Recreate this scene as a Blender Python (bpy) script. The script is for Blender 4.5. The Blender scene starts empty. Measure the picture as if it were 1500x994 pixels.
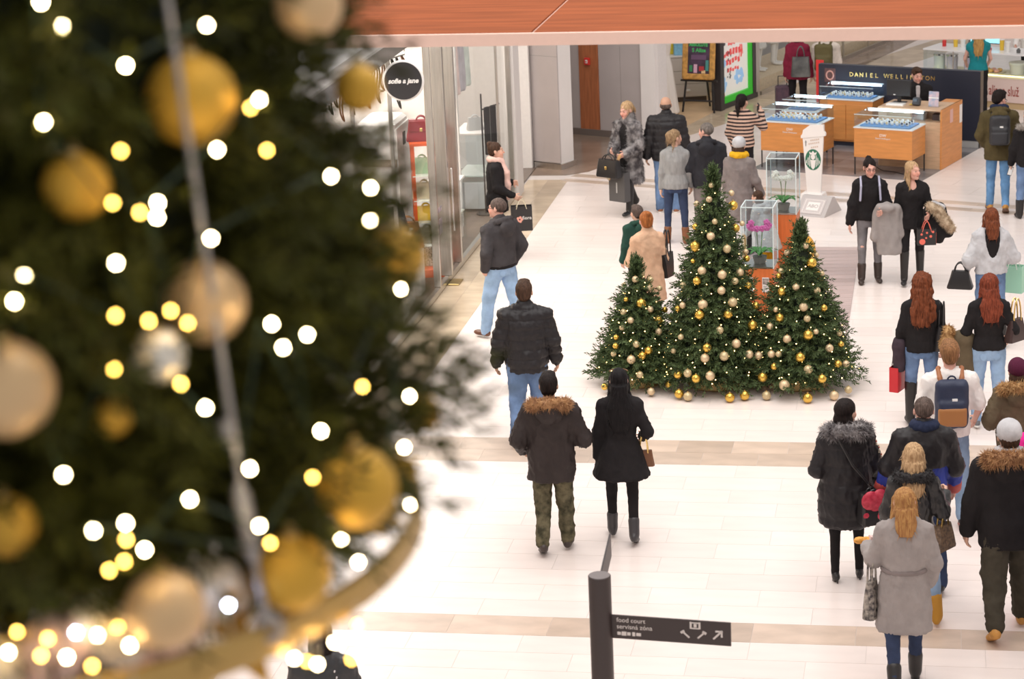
import bpy, math, random
import numpy as np
from mathutils import Matrix, Vector

random.seed(7)
RNG = np.random.default_rng(7)
sc = bpy.context.scene
COL = sc.collection

# ------------------------------------------------------------------ camera
F_PX, PITCH, ROLL, CAM_H, YAW = 3425.76, 0.27947, -0.0440033, 8.212, math.radians(10.8)
def _basis():
    fw = np.array([0, math.cos(PITCH), -math.sin(PITCH)]); up = np.array([0, math.sin(PITCH), math.cos(PITCH)])
    rt = np.array([1.0, 0, 0]); c, s = math.cos(ROLL), math.sin(ROLL)
    rt, up = c * rt + s * up, -s * rt + c * up
    c, s = math.cos(YAW), math.sin(YAW); M = np.array([[c, -s, 0], [s, c, 0], [0, 0, 1.0]])
    return M @ rt, M @ up, M @ fw
RT, UP, FW = _basis()
CAM = np.array([0, 0, CAM_H])
cam = bpy.data.cameras.new('camera'); cam_o = bpy.data.objects.new('camera', cam); COL.objects.link(cam_o)
cam.sensor_fit = 'HORIZONTAL'; cam.sensor_width = 36.0; cam.lens = F_PX / 1500 * 36.0
cam.clip_start = 0.1; cam.clip_end = 400
cam_o.matrix_world = Matrix([[RT[0], UP[0], -FW[0], 0], [RT[1], UP[1], -FW[1], 0], [RT[2], UP[2], -FW[2], CAM_H], [0, 0, 0, 1]])
cam.dof.use_dof = True; cam.dof.focus_distance = 23.5; cam.dof.aperture_fstop = 3.8
sc.camera = cam_o

# ------------------------------------------------------------------ light of the mall: white glazed roof + lamps
w = bpy.data.worlds.new('mall_daylight'); sc.world = w; w.use_nodes = True
w.node_tree.nodes['Background'].inputs[0].default_value = (1.0, 0.955, 0.93, 1)
w.node_tree.nodes['Background'].inputs[1].default_value = 0.60
def area_light(name, loc, size, sizey, energy, col):
    l = bpy.data.lights.new(name, 'AREA'); l.shape = 'RECTANGLE'; l.size = size; l.size_y = sizey; l.energy = energy; l.color = col
    o = bpy.data.objects.new(name, l); COL.objects.link(o); o.location = loc; return o
area_light('atrium_roof_light', (-2.5, 18, 17), 18, 30, 5000, (1.0, 0.95, 0.91))
vs = sc.view_settings
vs.view_transform = 'Standard'; vs.look = 'None'; vs.gamma = 1.0; vs.exposure = 0.0; vs.use_curve_mapping = False

# ------------------------------------------------------------------ pixel helpers (a pixel gives a direction, the distance comes from what is touched)
def ray(px, py): return FW * F_PX + RT * (px - 750) + UP * (497 - py)
def G(px, py, z=0.0):
    d = ray(px, py); return CAM + d * ((z - CAM_H) / d[2])
def GX(px, py, X):
    d = ray(px, py); return CAM + d * (X / d[0])
def GY(px, py, Y):
    d = ray(px, py); return CAM + d * (Y / d[1])
def GD(px, py, D): return CAM + ray(px, py) * (D / F_PX)

# ------------------------------------------------------------------ materials
MATS = {}
def nodes_of(m): return m.node_tree.nodes, m.node_tree.links
def mat(name, col=(.5, .5, .5), rough=.6, metal=0.0, spec=.5, var=0.0, scale=20.0, bump=0.0, bscale=60.0, emit=0.0, ecol=None,
        stretch=None, col2=None, vcol=False, rnd=0.0, sheen=0.0, coat=0.0):
    if name in MATS: return MATS[name]
    m = bpy.data.materials.new(name); m.use_nodes = True; n, l = nodes_of(m); b = n['Principled BSDF']
    b.inputs['Base Color'].default_value = (*col, 1); b.inputs['Roughness'].default_value = rough
    b.inputs['Metallic'].default_value = metal; b.inputs['Specular IOR Level'].default_value = spec
    if sheen: b.inputs['Sheen Weight'].default_value = sheen
    if coat: b.inputs['Coat Weight'].default_value = coat
    tc = n.new('ShaderNodeTexCoord'); src = tc.outputs['Object']
    if stretch:
        mp = n.new('ShaderNodeMapping'); mp.inputs['Scale'].default_value = stretch; l.new(src, mp.inputs[0]); src = mp.outputs[0]
    out = None
    if vcol:
        a = n.new('ShaderNodeVertexColor'); a.layer_name = 'Col'; out = a.outputs[0]
    if var > 0 or col2:
        nz = n.new('ShaderNodeTexNoise'); nz.inputs['Scale'].default_value = scale; nz.inputs['Detail'].default_value = 4
        l.new(src, nz.inputs['Vector'])
        mx = n.new('ShaderNodeMix'); mx.data_type = 'RGBA'
        rp = n.new('ShaderNodeValToRGB'); rp.color_ramp.elements[0].position = .35; rp.color_ramp.elements[1].position = .65
        l.new(nz.outputs[0], rp.inputs[0]); l.new(rp.outputs[0], mx.inputs[0])
        c2 = col2 if col2 else tuple(min(1, c * (1 + var)) for c in col); c1 = col if col2 else tuple(c * (1 - var) for c in col)
        mx.inputs[6].default_value = (*c1, 1); mx.inputs[7].default_value = (*c2, 1); out = mx.outputs[2]
    if rnd > 0:
        g = n.new('ShaderNodeNewGeometry'); oi = n.new('ShaderNodeObjectInfo'); ad = n.new('ShaderNodeMath'); ad.operation = 'ADD'
        l.new(g.outputs['Random Per Island'], ad.inputs[0]); l.new(oi.outputs['Random'], ad.inputs[1])
        fr = n.new('ShaderNodeMath'); fr.operation = 'FRACT'; l.new(ad.outputs[0], fr.inputs[0])
        mr = n.new('ShaderNodeMapRange'); mr.inputs[3].default_value = 1 - rnd; mr.inputs[4].default_value = 1 + rnd * .6; l.new(fr.outputs[0], mr.inputs[0])
        hs = n.new('ShaderNodeHueSaturation'); l.new(mr.outputs[0], hs.inputs['Value'])
        if out: l.new(out, hs.inputs['Color'])
        else: hs.inputs['Color'].default_value = (*col, 1)
        out = hs.outputs[0]
    if out: l.new(out, b.inputs['Base Color'])
    if bump > 0:
        nb = n.new('ShaderNodeTexNoise'); nb.inputs['Scale'].default_value = bscale; nb.inputs['Detail'].default_value = 3; l.new(src, nb.inputs['Vector'])
        bp = n.new('ShaderNodeBump'); bp.inputs['Strength'].default_value = bump; bp.inputs['Distance'].default_value = .01
        l.new(nb.outputs[0], bp.inputs['Height']); l.new(bp.outputs[0], b.inputs['Normal'])
    if emit > 0:
        b.inputs['Emission Color'].default_value = (*(ecol or col), 1); b.inputs['Emission Strength'].default_value = emit
    MATS[name] = m; return m
def glass_mat(name, tint=(1, 1, 1), refl=1.0):
    if name in MATS: return MATS[name]
    m = bpy.data.materials.new(name); m.use_nodes = True; n, l = nodes_of(m)
    n.remove(n['Principled BSDF']); t = n.new('ShaderNodeBsdfTransparent'); t.inputs[0].default_value = (*tint, 1)
    g = n.new('ShaderNodeBsdfGlossy'); g.inputs['Roughness'].default_value = .02
    fr = n.new('ShaderNodeFresnel'); fr.inputs[0].default_value = 1.5; mu = n.new('ShaderNodeMath'); mu.operation = 'MULTIPLY'; mu.inputs[1].default_value = refl
    gb = n.new('ShaderNodeNewGeometry'); iv = n.new('ShaderNodeMath'); iv.operation = 'SUBTRACT'; iv.inputs[0].default_value = 1.0; l.new(gb.outputs['Backfacing'], iv.inputs[1]); m2 = n.new('ShaderNodeMath'); m2.operation = 'MULTIPLY'; l.new(fr.outputs[0], m2.inputs[0]); l.new(iv.outputs[0], m2.inputs[1])
    l.new(m2.outputs[0], mu.inputs[0]); mx = n.new('ShaderNodeMixShader'); l.new(mu.outputs[0], mx.inputs[0]); l.new(t.outputs[0], mx.inputs[1]); l.new(g.outputs[0], mx.inputs[2])
    l.new(mx.outputs[0], n['Material Output'].inputs[0]); MATS[name] = m; return m

# ------------------------------------------------------------------ object helpers
def tag(o, label=None, cat=None, group=None, kind=None):
    if label: o['label'] = label
    if cat: o['category'] = cat
    if group: o['group'] = group
    if kind: o['kind'] = kind
    return o
def empty(name, loc=(0, 0, 0), rz=0.0, label=None, cat=None, group=None):
    o = bpy.data.objects.new(name, None); COL.objects.link(o); o.empty_display_size = .1
    o.location = [float(c) for c in loc]; o.rotation_euler = (0, 0, rz); return tag(o, label, cat, group)
def mesh_np(name, V, quads=None, tris=None, smooth=True, col=None):
    me = bpy.data.meshes.new(name); V = np.asarray(V, np.float32)
    me.vertices.add(len(V)); me.vertices.foreach_set('co', V.ravel())
    nq = 0 if quads is None else len(quads); nt = 0 if tris is None else len(tris)
    idx = np.concatenate([np.asarray(a, np.int32).ravel() for a in (quads, tris) if a is not None and len(a)])
    me.loops.add(len(idx)); me.loops.foreach_set('vertex_index', idx)
    st = np.concatenate([np.arange(nq) * 4, nq * 4 + np.arange(nt) * 3]).astype(np.int32)
    me.polygons.add(nq + nt); me.polygons.foreach_set('loop_start', st)
    me.polygons.foreach_set('use_smooth', np.full(nq + nt, smooth))
    me.update(calc_edges=True)
    if col is not None:
        a = me.color_attributes.new('Col', 'FLOAT_COLOR', 'POINT'); a.data.foreach_set('color', np.concatenate([col, np.ones((len(V), 1))], 1).astype(np.float32).ravel())
    return me
def link(name, me, m=None, parent=None, loc=None, rz=None):
    o = bpy.data.objects.new(name, me); COL.objects.link(o)
    if m is not None and me is not None and not me.materials: me.materials.append(m)
    if parent is not None: o.parent = parent
    if loc is not None: o.location = [float(c) for c in loc]
    if rz is not None: o.rotation_euler = (0, 0, rz)
    return o
class MB:
    """collects simple solids of ONE part"""
    def __init__(s): s.v = []; s.f = []
    def add(s, v, f):
        k = len(s.v); s.v += [tuple(map(float, p)) for p in v]; s.f += [tuple(i + k for i in q) for q in f]; return s
    def box(s, c, d, R=None, taper=1.0, bev=0.0):
        hx, hy, hz = d[0] / 2, d[1] / 2, d[2] / 2; t = taper
        if bev > 0:
            b = min(bev, hx * .9, hy * .9, hz * .9)
            P = []
            for z, i in ((-hz, b), (-hz + b, 0), (hz - b, 0), (hz, b)):
                k = t if z > 0 else 1
                x, y = (hx - i) * k, (hy - i) * k; bb = b
                P += [(-x + bb, -y, z), (x - bb, -y, z), (x, -y + bb, z), (x, y - bb, z), (x - bb, y, z), (-x + bb, y, z), (-x, y - bb, z), (-x, -y + bb, z)]
            Fc = [tuple(reversed(range(8))), tuple(range(24, 32))]
            for r in range(3):
                for i in range(8): j = (i + 1) % 8; Fc.append((r * 8 + i, r * 8 + j, r * 8 + 8 + j, r * 8 + 8 + i))
        else:
            P = [(-hx, -hy, -hz), (hx, -hy, -hz), (hx, hy, -hz), (-hx, hy, -hz), (-hx * t, -hy * t, hz), (hx * t, -hy * t, hz), (hx * t, hy * t, hz), (-hx * t, hy * t, hz)]
            Fc = [(3, 2, 1, 0), (4, 5, 6, 7), (0, 1, 5, 4), (1, 2, 6, 5), (2, 3, 7, 6), (3, 0, 4, 7)]
        P = [Vector(p) for p in P]
        if R is not None: P = [R @ p for p in P]
        return s.add([p + Vector([float(q) for q in c]) for p in P], Fc)
    def lathe(s, prof, c=(0, 0, 0), n=20, sx=1.0, sy=1.0, R=None):
        P = []
        for r, z in prof:
            for i in range(n):
                a = 2 * math.pi * i / n; p = Vector((r * math.cos(a) * sx, r * math.sin(a) * sy, z))
                if R is not None: p = R @ p
                P.append(p + Vector([float(q) for q in c]))
        Fc = [(j * n + i, j * n + (i + 1) % n, (j + 1) * n + (i + 1) % n, (j + 1) * n + i) for j in range(len(prof) - 1) for i in range(n)]
        Fc += [tuple(reversed(range(n))), tuple(range((len(prof) - 1) * n, len(prof) * n))]
        return s.add(P, Fc)
    def tube(s, pts, r, n=8, closed=False):
        pts = [Vector([float(q) for q in p]) for p in pts]; N = len(pts); rr = r if hasattr(r, '__len__') else [r] * N
        prev = None; P = []
        for i, p in enumerate(pts):
            if closed: t = pts[(i + 1) % N] - pts[i - 1]
            else: t = pts[min(i + 1, N - 1)] - pts[max(i - 1, 0)]
            t = t.normalized() if t.length > 1e-9 else Vector((0, 0, 1))
            u = (prev - t * prev.dot(t)) if prev is not None else t.orthogonal()
            if u.length < 1e-6: u = t.orthogonal()
            u.normalize(); v = t.cross(u); prev = u
            for k in range(n):
                a = 2 * math.pi * k / n; P.append(p + (u * math.cos(a) + v * math.sin(a)) * rr[i])
        Fc = []
        for i in range(N if closed else N - 1):
            j = (i + 1) % N
            for k in range(n): m_ = (k + 1) % n; Fc.append((i * n + k, i * n + m_, j * n + m_, j * n + k))
        if not closed: Fc += [tuple(reversed(range(n))), tuple(range((N - 1) * n, N * n))]
        return s.add(P, Fc)
    def prism(s, poly, z0, z1, R=None, c=(0, 0, 0)):
        n = len(poly); P = [Vector((x, y, z0)) for x, y in poly] + [Vector((x, y, z1)) for x, y in poly]
        if R is not None: P = [R @ p for p in P]
        return s.add([p + Vector([float(q) for q in c]) for p in P], [tuple(reversed(range(n))), tuple(range(n, 2 * n))] + [(i, (i + 1) % n, n + (i + 1) % n, n + i) for i in range(n)])
    def sphere(s, c, r, n=12, m=8, sq=(1, 1, 1)):
        prof = [(max(1e-4, r * math.sin(math.pi * j / m)), -r * math.cos(math.pi * j / m)) for j in range(m + 1)]
        k = len(s.v); s.lathe(prof, (0, 0, 0), n)
        for i in range(k, len(s.v)): p = s.v[i]; s.v[i] = (p[0] * sq[0] + c[0], p[1] * sq[1] + c[1], p[2] * sq[2] + c[2])
        return s
    def mesh(s, name, smooth=False):
        me = bpy.data.meshes.new(name); me.from_pydata(s.v, [], s.f); me.update()
        if smooth:
            me.polygons.foreach_set('use_smooth', [True] * len(me.polygons))
            if hasattr(me, 'set_sharp_from_angle'): me.set_sharp_from_angle(angle=math.radians(42))
        return me
    def build(s, name, m, parent=None, smooth=False, loc=None, rz=None): return link(name, s.mesh(name, smooth), m, parent, loc, rz)
def box_part(name, c, d, m, parent=None, bev=0.0, R=None, taper=1.0): return MB().box(c, d, R, taper, bev).build(name, m, parent)
def RX(a): return Matrix.Rotation(a, 3, 'X')
def RY(a): return Matrix.Rotation(a, 3, 'Y')
def RZ(a): return Matrix.Rotation(a, 3, 'Z')
def text_part(name, body, size, m, parent, M4, ext=.002, align='CENTER', shear=0.0, offset=0.0, spacing=1.0, xs=1.0):
    cu = bpy.data.curves.new(name, 'FONT'); cu.body = body; cu.size = size; cu.extrude = ext; cu.align_x = align; cu.align_y = 'CENTER'; cu.shear = shear
    cu.offset = offset; cu.space_character = spacing; cu.resolution_u = 3
    t = bpy.data.objects.new('t', cu); me = bpy.data.meshes.new_from_object(t); bpy.data.objects.remove(t); bpy.data.curves.remove(cu)
    me.transform(M4 @ Matrix.Diagonal((xs, 1, 1, 1))); me.materials.clear(); me.name = name
    return link(name, me, m, parent)
def face_matrix(origin, right, up):
    r = Vector([float(c) for c in right]).normalized(); u = Vector([float(c) for c in up]).normalized(); n = r.cross(u)
    return Matrix(((r.x, u.x, n.x, origin[0]), (r.y, u.y, n.y, origin[1]), (r.z, u.z, n.z, origin[2]), (0, 0, 0, 1)))

# ------------------------------------------------------------------ smooth implicit surfaces (bodies, garments, bags)
_T = np.random.default_rng(3).random((32, 32, 32)).astype(np.float32)
def noise3(P, sc_=1.0, seed=0):
    p = np.asarray(P) * np.asarray(sc_) + seed * 7.31; i = np.floor(p).astype(int); f = p - i; f = f * f * (3 - 2 * f); r = 0
    for a in (0, 1):
        wa = f[..., 0] if a else 1 - f[..., 0]
        for b in (0, 1):
            wb = f[..., 1] if b else 1 - f[..., 1]
            for c in (0, 1):
                wc = f[..., 2] if c else 1 - f[..., 2]
                r = r + wa * wb * wc * _T[(i[..., 0] + a) & 31, (i[..., 1] + b) & 31, (i[..., 2] + c) & 31]
    return r * 2 - 1
A_ = lambda *p: np.array(p, float)
def rc(a, b, ra, rb, k=.03, mode='u'):
    a = np.asarray(a, float); b = np.asarray(b, float); r = max(ra, rb); lo = np.minimum(a, b) - r; hi = np.maximum(a, b) + r; ba = b - a; L = max(ba @ ba, 1e-9)
    def fn(X, Y, Z):
        x, y, z = X - a[0], Y - a[1], Z - a[2]; h = np.clip((x * ba[0] + y * ba[1] + z * ba[2]) / L, 0, 1)
        return np.sqrt((x - ba[0] * h) ** 2 + (y - ba[1] * h) ** 2 + (z - ba[2] * h) ** 2) - (ra + (rb - ra) * h)
    return (mode, fn, lo, hi, k)
def el(c, r, R=None, k=.03, mode='u'):
    c = np.asarray(c, float); r = np.asarray(r, float); m = r.max() if R is not None else r; lo, hi = c - m, c + m
    Ri = None if R is None else np.asarray(R).T
    def fn(X, Y, Z):
        x, y, z = X - c[0], Y - c[1], Z - c[2]
        if Ri is not None: x, y, z = [Ri[i, 0] * x + Ri[i, 1] * y + Ri[i, 2] * z for i in range(3)]
        k0 = np.sqrt((x / r[0]) ** 2 + (y / r[1]) ** 2 + (z / r[2]) ** 2); k1 = np.sqrt((x / r[0] ** 2) ** 2 + (y / r[1] ** 2) ** 2 + (z / r[2] ** 2) ** 2) + 1e-9
        return k0 * (k0 - 1) / k1
    return (mode, fn, lo, hi, k)
def loft(zs, rx, ry, cx=0.0, cy=0.0, k=.03, mode='u', n=2.0):
    zs = np.asarray(zs, float); rx = np.broadcast_to(np.asarray(rx, float), zs.shape); ry = np.broadcast_to(np.asarray(ry, float), zs.shape)
    cx = np.broadcast_to(np.asarray(cx, float), zs.shape); cy = np.broadcast_to(np.asarray(cy, float), zs.shape)
    lo = A_((cx - rx).min(), (cy - ry).min(), zs[0]); hi = A_((cx + rx).max(), (cy + ry).max(), zs[-1])
    def fn(X, Y, Z):
        z1 = Z.ravel(); zc = np.clip(z1, zs[0], zs[-1]); sh = Z.shape
        a, b, c, d = [np.interp(zc, zs, q).reshape(sh) for q in (rx, ry, cx, cy)]
        q = (np.abs((X - c) / a) ** n + np.abs((Y - d) / b) ** n) ** (1 / n)
        return np.maximum((q - 1) * np.minimum(a, b), np.maximum(Z - zs[-1], zs[0] - Z))
    return (mode, fn, lo, hi, k)
def bx(c, hd, R=None, rd=.01, k=.02, mode='u'):
    c = np.asarray(c, float); hd = np.asarray(hd, float); m = np.linalg.norm(hd) if R is not None else hd; lo, hi = c - m, c + m; Ri = None if R is None else np.asarray(R).T
    def fn(X, Y, Z):
        x, y, z = X - c[0], Y - c[1], Z - c[2]
        if Ri is not None: x, y, z = [Ri[i, 0] * x + Ri[i, 1] * y + Ri[i, 2] * z for i in range(3)]
        qx, qy, qz = np.abs(x) - hd[0] + rd, np.abs(y) - hd[1] + rd, np.abs(z) - hd[2] + rd
        return np.sqrt(np.maximum(qx, 0) ** 2 + np.maximum(qy, 0) ** 2 + np.maximum(qz, 0) ** 2) + np.minimum(np.maximum(qx, np.maximum(qy, qz)), 0) - rd
    return (mode, fn, lo, hi, k)
def plane(pt, nrm):   # keeps the side the normal points away from
    pt = np.asarray(pt, float); nrm = np.asarray(nrm, float); nrm = nrm / np.linalg.norm(nrm)
    return ('i', lambda X, Y, Z: (X - pt[0]) * nrm[0] + (Y - pt[1]) * nrm[1] + (Z - pt[2]) * nrm[2], None, None, 0)
def ring(c, rx, ry, r, R=None, k=.02, n=14, a0=0, a1=360, rr=None):
    out = []; c = np.asarray(c, float); R = np.eye(3) if R is None else np.asarray(R)
    P = [c + R @ A_(rx * math.cos(math.radians(a)), ry * math.sin(math.radians(a)), 0) for a in np.linspace(a0, a1, n)]
    q = rr if rr is not None else [r] * n
    return [rc(P[i], P[i + 1], q[i], q[i + 1], k) for i in range(n - 1)]
def chain(pts, rs, k=.03): return [rc(pts[i], pts[i + 1], rs[i], rs[i + 1], k) for i in range(len(pts) - 1)]
def sdf_mesh(ops, h, lo=None, hi=None):
    un = [o for o in ops if o[0] == 'u']
    L = np.min([o[2] for o in un], 0) - 3 * h; Hh = np.max([o[3] for o in un], 0) + 3 * h
    if lo is not None: L = np.maximum(L, lo)
    if hi is not None: Hh = np.minimum(Hh, hi)
    n = np.maximum(np.ceil((Hh - L) / h).astype(int) + 1, 3); ax = [L[i] + h * np.arange(n[i]) for i in range(3)]
    D = np.full(n, .12, np.float32)
    for mode, fn, a, b, k in ops:
        if a is None: s0 = [0, 0, 0]; s1 = list(n)
        else:
            pad = k + 2.5 * h
            s0 = [max(0, int((a[i] - pad - L[i]) / h)) for i in range(3)]; s1 = [min(n[i], int((b[i] + pad - L[i]) / h) + 2) for i in range(3)]
            if any(s1[i] <= s0[i] for i in range(3)): continue
        sl = tuple(slice(s0[i], s1[i]) for i in range(3))
        d = fn(ax[0][sl[0]][:, None, None], ax[1][sl[1]][None, :, None], ax[2][sl[2]][None, None, :]); o = D[sl]
        if mode == 'u':
            if k > 0: hh = np.maximum(k - np.abs(d - o), 0) / k; D[sl] = np.minimum(d, o) - hh * hh * k * .25
            else: D[sl] = np.minimum(d, o)
        elif mode == 's': D[sl] = np.maximum(o, -d)
        else: D[sl] = np.maximum(o, d)
    return surface_nets(D, L, h)
def surface_nets(D, L, h):
    S = D < 0; n = np.array(D.shape)
    c = np.zeros(n - 1, np.uint8)
    for i in (0, 1):
        for j in (0, 1):
            for k in (0, 1): c += S[i:n[0] - 1 + i, j:n[1] - 1 + j, k:n[2] - 1 + k]
    act = np.argwhere((c > 0) & (c < 8))
    idx = np.full(n - 1, -1, np.int64); idx[tuple(act.T)] = np.arange(len(act))
    P = np.zeros((len(act), 3)); cnt = np.zeros(len(act)); cs = [(i, j, k) for i in (0, 1) for j in (0, 1) for k in (0, 1)]
    val = {q: D[act[:, 0] + q[0], act[:, 1] + q[1], act[:, 2] + q[2]].astype(float) for q in cs}
    for q in cs:
        for a in range(3):
            if q[a] == 0:
                q2 = list(q); q2[a] = 1; q2 = tuple(q2); v0, v1 = val[q], val[q2]; m = (v0 < 0) != (v1 < 0)
                t = np.where(m, v0 / np.where(m, v0 - v1, 1), 0); pt = np.tile(np.array(q, float), (len(act), 1)); pt[:, a] = t
                P[m] += pt[m]; cnt[m] += 1
    V = L + (act + P / np.maximum(cnt, 1)[:, None]) * h; Q = []
    for a in range(3):
        b, d = (a + 1) % 3, (a + 2) % 3
        s0 = [slice(None)] * 3; s1 = [slice(None)] * 3; s0[a] = slice(0, -1); s1[a] = slice(1, None)
        A0, A1 = S[tuple(s0)], S[tuple(s1)]; e = np.argwhere(A0 != A1)
        e = e[(e[:, b] > 0) & (e[:, d] > 0) & (e[:, b] < n[b] - 1) & (e[:, d] < n[d] - 1)]
        if not len(e): continue
        def at(ob, od): g = e.copy(); g[:, b] -= ob; g[:, d] -= od; return idx[tuple(g.T)]
        q = np.stack([at(1, 1), at(0, 1), at(0, 0), at(1, 0)], 1); inside = A0[tuple(e.T)]; q[~inside] = q[~inside][:, ::-1]; Q.append(q)
    return V, (np.concatenate(Q) if Q else np.zeros((0, 4), int))
def normals(V, Q):
    fn = np.cross(V[Q[:, 2]] - V[Q[:, 0]], V[Q[:, 3]] - V[Q[:, 1]]); N = np.zeros_like(V)
    for i in range(4): np.add.at(N, Q[:, i], fn)
    return N / (np.linalg.norm(N, axis=1, keepdims=True) + 1e-12)
def spikes(V, Q, n, ln, wd, rng, droop=.3, spread=.6, down=None):
    N = normals(V, Q); i = rng.integers(0, len(V), n); p = V[i] + rng.normal(0, .004, (n, 3)); d = N[i] + rng.normal(0, spread, (n, 3)); d[:, 2] -= droop
    d /= np.linalg.norm(d, axis=1, keepdims=True) + 1e-9; l = ln * rng.uniform(.5, 1.2, (n, 1)); t = np.cross(d, rng.normal(0, 1, (n, 3))); t /= np.linalg.norm(t, axis=1, keepdims=True) + 1e-9
    tip = p + d * l; tip[:, 2] -= droop * l[:, 0] * .4
    W = np.stack([p - t * wd - d * .006, p + t * wd - d * .006, tip], 1).reshape(-1, 3); return W, np.arange(n * 3).reshape(-1, 3)
# ================================================================== SETTING
M_white = mat('white_marble_tile', (.86, .765, .72), .22, spec=.35, var=.025, scale=1.6, rnd=.045, stretch=(1, 3.5, 1))
M_grout = mat('grout', (.66, .60, .57), .8)
M_band = mat('taupe_stone', (.60, .475, .385), .28, var=.10, scale=2.2, rnd=.16, stretch=(1, 2, 1))
M_beige = mat('beige_stone', (.58, .46, .33), .16, var=.12, scale=1.7, rnd=.14, stretch=(2, 1, 1))
M_brown = mat('brown_stone', (.30, .22, .17), .2, var=.15, scale=1.5, rnd=.15)
M_slate = mat('kiosk_slate', (.22, .21, .22), .18, var=.3, scale=1.3, rnd=.12)
M_grey_panel = mat('grey_wall_panel', (.46, .41, .40), .5, var=.03, scale=2)
M_white_panel = mat('white_wall_panel', (.78, .74, .72), .45, var=.02, scale=2)
M_dark_base = mat('dark_skirting', (.16, .13, .115), .35)
M_steel = mat('brushed_steel', (.62, .60, .57), .28, 1.0, var=.08, scale=3, stretch=(30, 30, 1))
M_chrome = mat('chrome', (.8, .79, .77), .1, 1.0)
M_black = mat('black_paint', (.022, .02, .021), .45)
M_glass = glass_mat('shop_glass', (.985, .995, .99), .45)
M_case_glass = glass_mat('case_glass', (.95, .985, 1.0), 1.0)
M_wood_orange = mat('orange_wood', (.62, .235, .062), .4, var=.16, scale=4, stretch=(6, 6, 1.0))
M_wood_red = mat('cherry_wood_floor', (.25, .066, .022), .75, spec=.08, var=.16, scale=1.6, stretch=(1, 9, 1))
M_wood_door = mat('walnut_door', (.40, .135, .055), .42, var=.16, scale=3, stretch=(9, 9, .8))
M_pinkwhite = mat('fascia_paint', (.76, .53, .445), .7, spec=.2, var=.015)

floor = MB().box((0, 35, -.054), (60, 80, .1)).build('floor', M_grout); tag(floor, kind='structure')
def pz(p):
    v = np.asarray(p, float) - CAM; d = v @ FW
    return 750 + F_PX * (v @ RT) / d, 497 - F_PX * (v @ UP) / d, d
def in_frame(p, m=20):
    x, y, d = pz(p); return d > 0 and -m < x < 1500 + m and -m < y < 994 + m
def tile_field(name, m, o, e1, w_, d_, n1, n2, z=0.0, gap=.004, bond=.5, keep=None, limit=300, th=.02, clip=None):
    """tiles on a grid with origin o and first axis e1; the ones that show largest are objects, the rest are joined"""
    e1 = np.array([*e1, 0.0]); e1 /= np.linalg.norm(e1); e2 = np.array([-e1[1], e1[0], 0]); rz = math.atan2(e1[1], e1[0])
    pos = []
    for j in range(n2):
        for i in range(-1, n1):
            u0 = i * w_ + (bond * w_ if j % 2 else 0); u1 = u0 + w_
            u0, u1 = max(u0, 0), min(u1, n1 * w_)
            if u1 - u0 < .02: continue
            c = np.array([*o, 0.0]) + e1 * (u0 + u1) / 2 + e2 * (j + .5) * d_
            if keep is not None and not keep(c): continue
            pos.append((c, u1 - u0))
    vis = sorted([p for p in pos if in_frame(p[0])], key=lambda p: np.linalg.norm(p[0] - CAM))[:limit]
    ids = set(id(p) for p in vis); meshes = {}
    for c, ww in vis:
        k = round(ww, 3)
        if k not in meshes: meshes[k] = MB().box((0, 0, -th / 2), (ww - gap, d_ - gap, th)).mesh(name); meshes[k].materials.append(m)
        link(name, meshes[k], None, floor, (c[0], c[1], z), rz)
    rest = [p for p in pos if id(p) not in ids]
    if rest:
        b = MB(); R = RZ(rz)
        for c, ww in rest: b.box((c[0], c[1], z - th / 2), (ww - gap, d_ - gap, th), R)
        tag(b.build(name + '_field', m, floor), kind='stuff')
def farline(c): return 37.76 - .338 * (c[0] + 5.69)
K20 = math.radians(-20.0); K1 = np.array([math.cos(K20), math.sin(K20)]); K2 = np.array([-K1[1], K1[0]]); KO = np.array([-2.14, 40.97])
def kp(a, b, z=0.0): p = KO + K1 * a + K2 * b; return np.array([p[0], p[1], z])
# white marble between the bands, the taupe bands, beige strip along the shop
BX0 = -6.1
tile_field('floor_tile', M_white, (BX0, 24.22), (1, 0), 1.0, .38, 11, 37, keep=lambda c: c[1] < farline(c) + .3, limit=190)
tile_field('floor_tile', M_white, (BX0, 19.22), (1, 0), 1.0, .382, 11, 11, limit=90)
tile_field('floor_tile', M_white, (BX0, 4.0), (1, 0), 1.0, .37, 11, 40, limit=20)
tile_field('band_tile', M_band, (BX0, 23.42), (1, 0), .6, .4, 19, 2, limit=60)
tile_field('band_tile', M_band, (BX0, 18.80), (1, 0), .9, .42, 13, 1, limit=30)
tile_field('border_tile', M_beige, (-6.1, 4.0), (0, 1), 1.2, .34, 28, 2, limit=60, keep=lambda c: c[1] < 37.9)
# brown alcove floor and the far concourse, laid on the turned grid
tag(MB().prism([(-9.8, 37.9), (-6.2, 37.95), (-5.85, 38.2), (-5.05, 40.0), (-4.9, 40.95), (-7.2, 42.2), (-9.8, 42.2)], 0, .0045).build('floor_alcove', M_brown), kind='structure')
tile_field('concourse_tile', M_white, tuple(kp(-6, -5.1)[:2]), K1, .95, .55, 16, 40, z=.002, limit=120, keep=lambda c: c[1] > farline(c) + .15 and c[0] > -5.0 + (c[1] - 41) * .36)
fb = (-6.1, farline((-6.1, 0)) - .05); fd = (1, -.338)
tile_field('band_tile', M_band, (fb[0], fb[1]), fd, .7, .22, 14, 1, z=.003, limit=30)
tile_field('band_tile', M_band, (fb[0] - .12, fb[1] - .36), fd, .7, .2, 14, 1, z=.003, limit=30)
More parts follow.
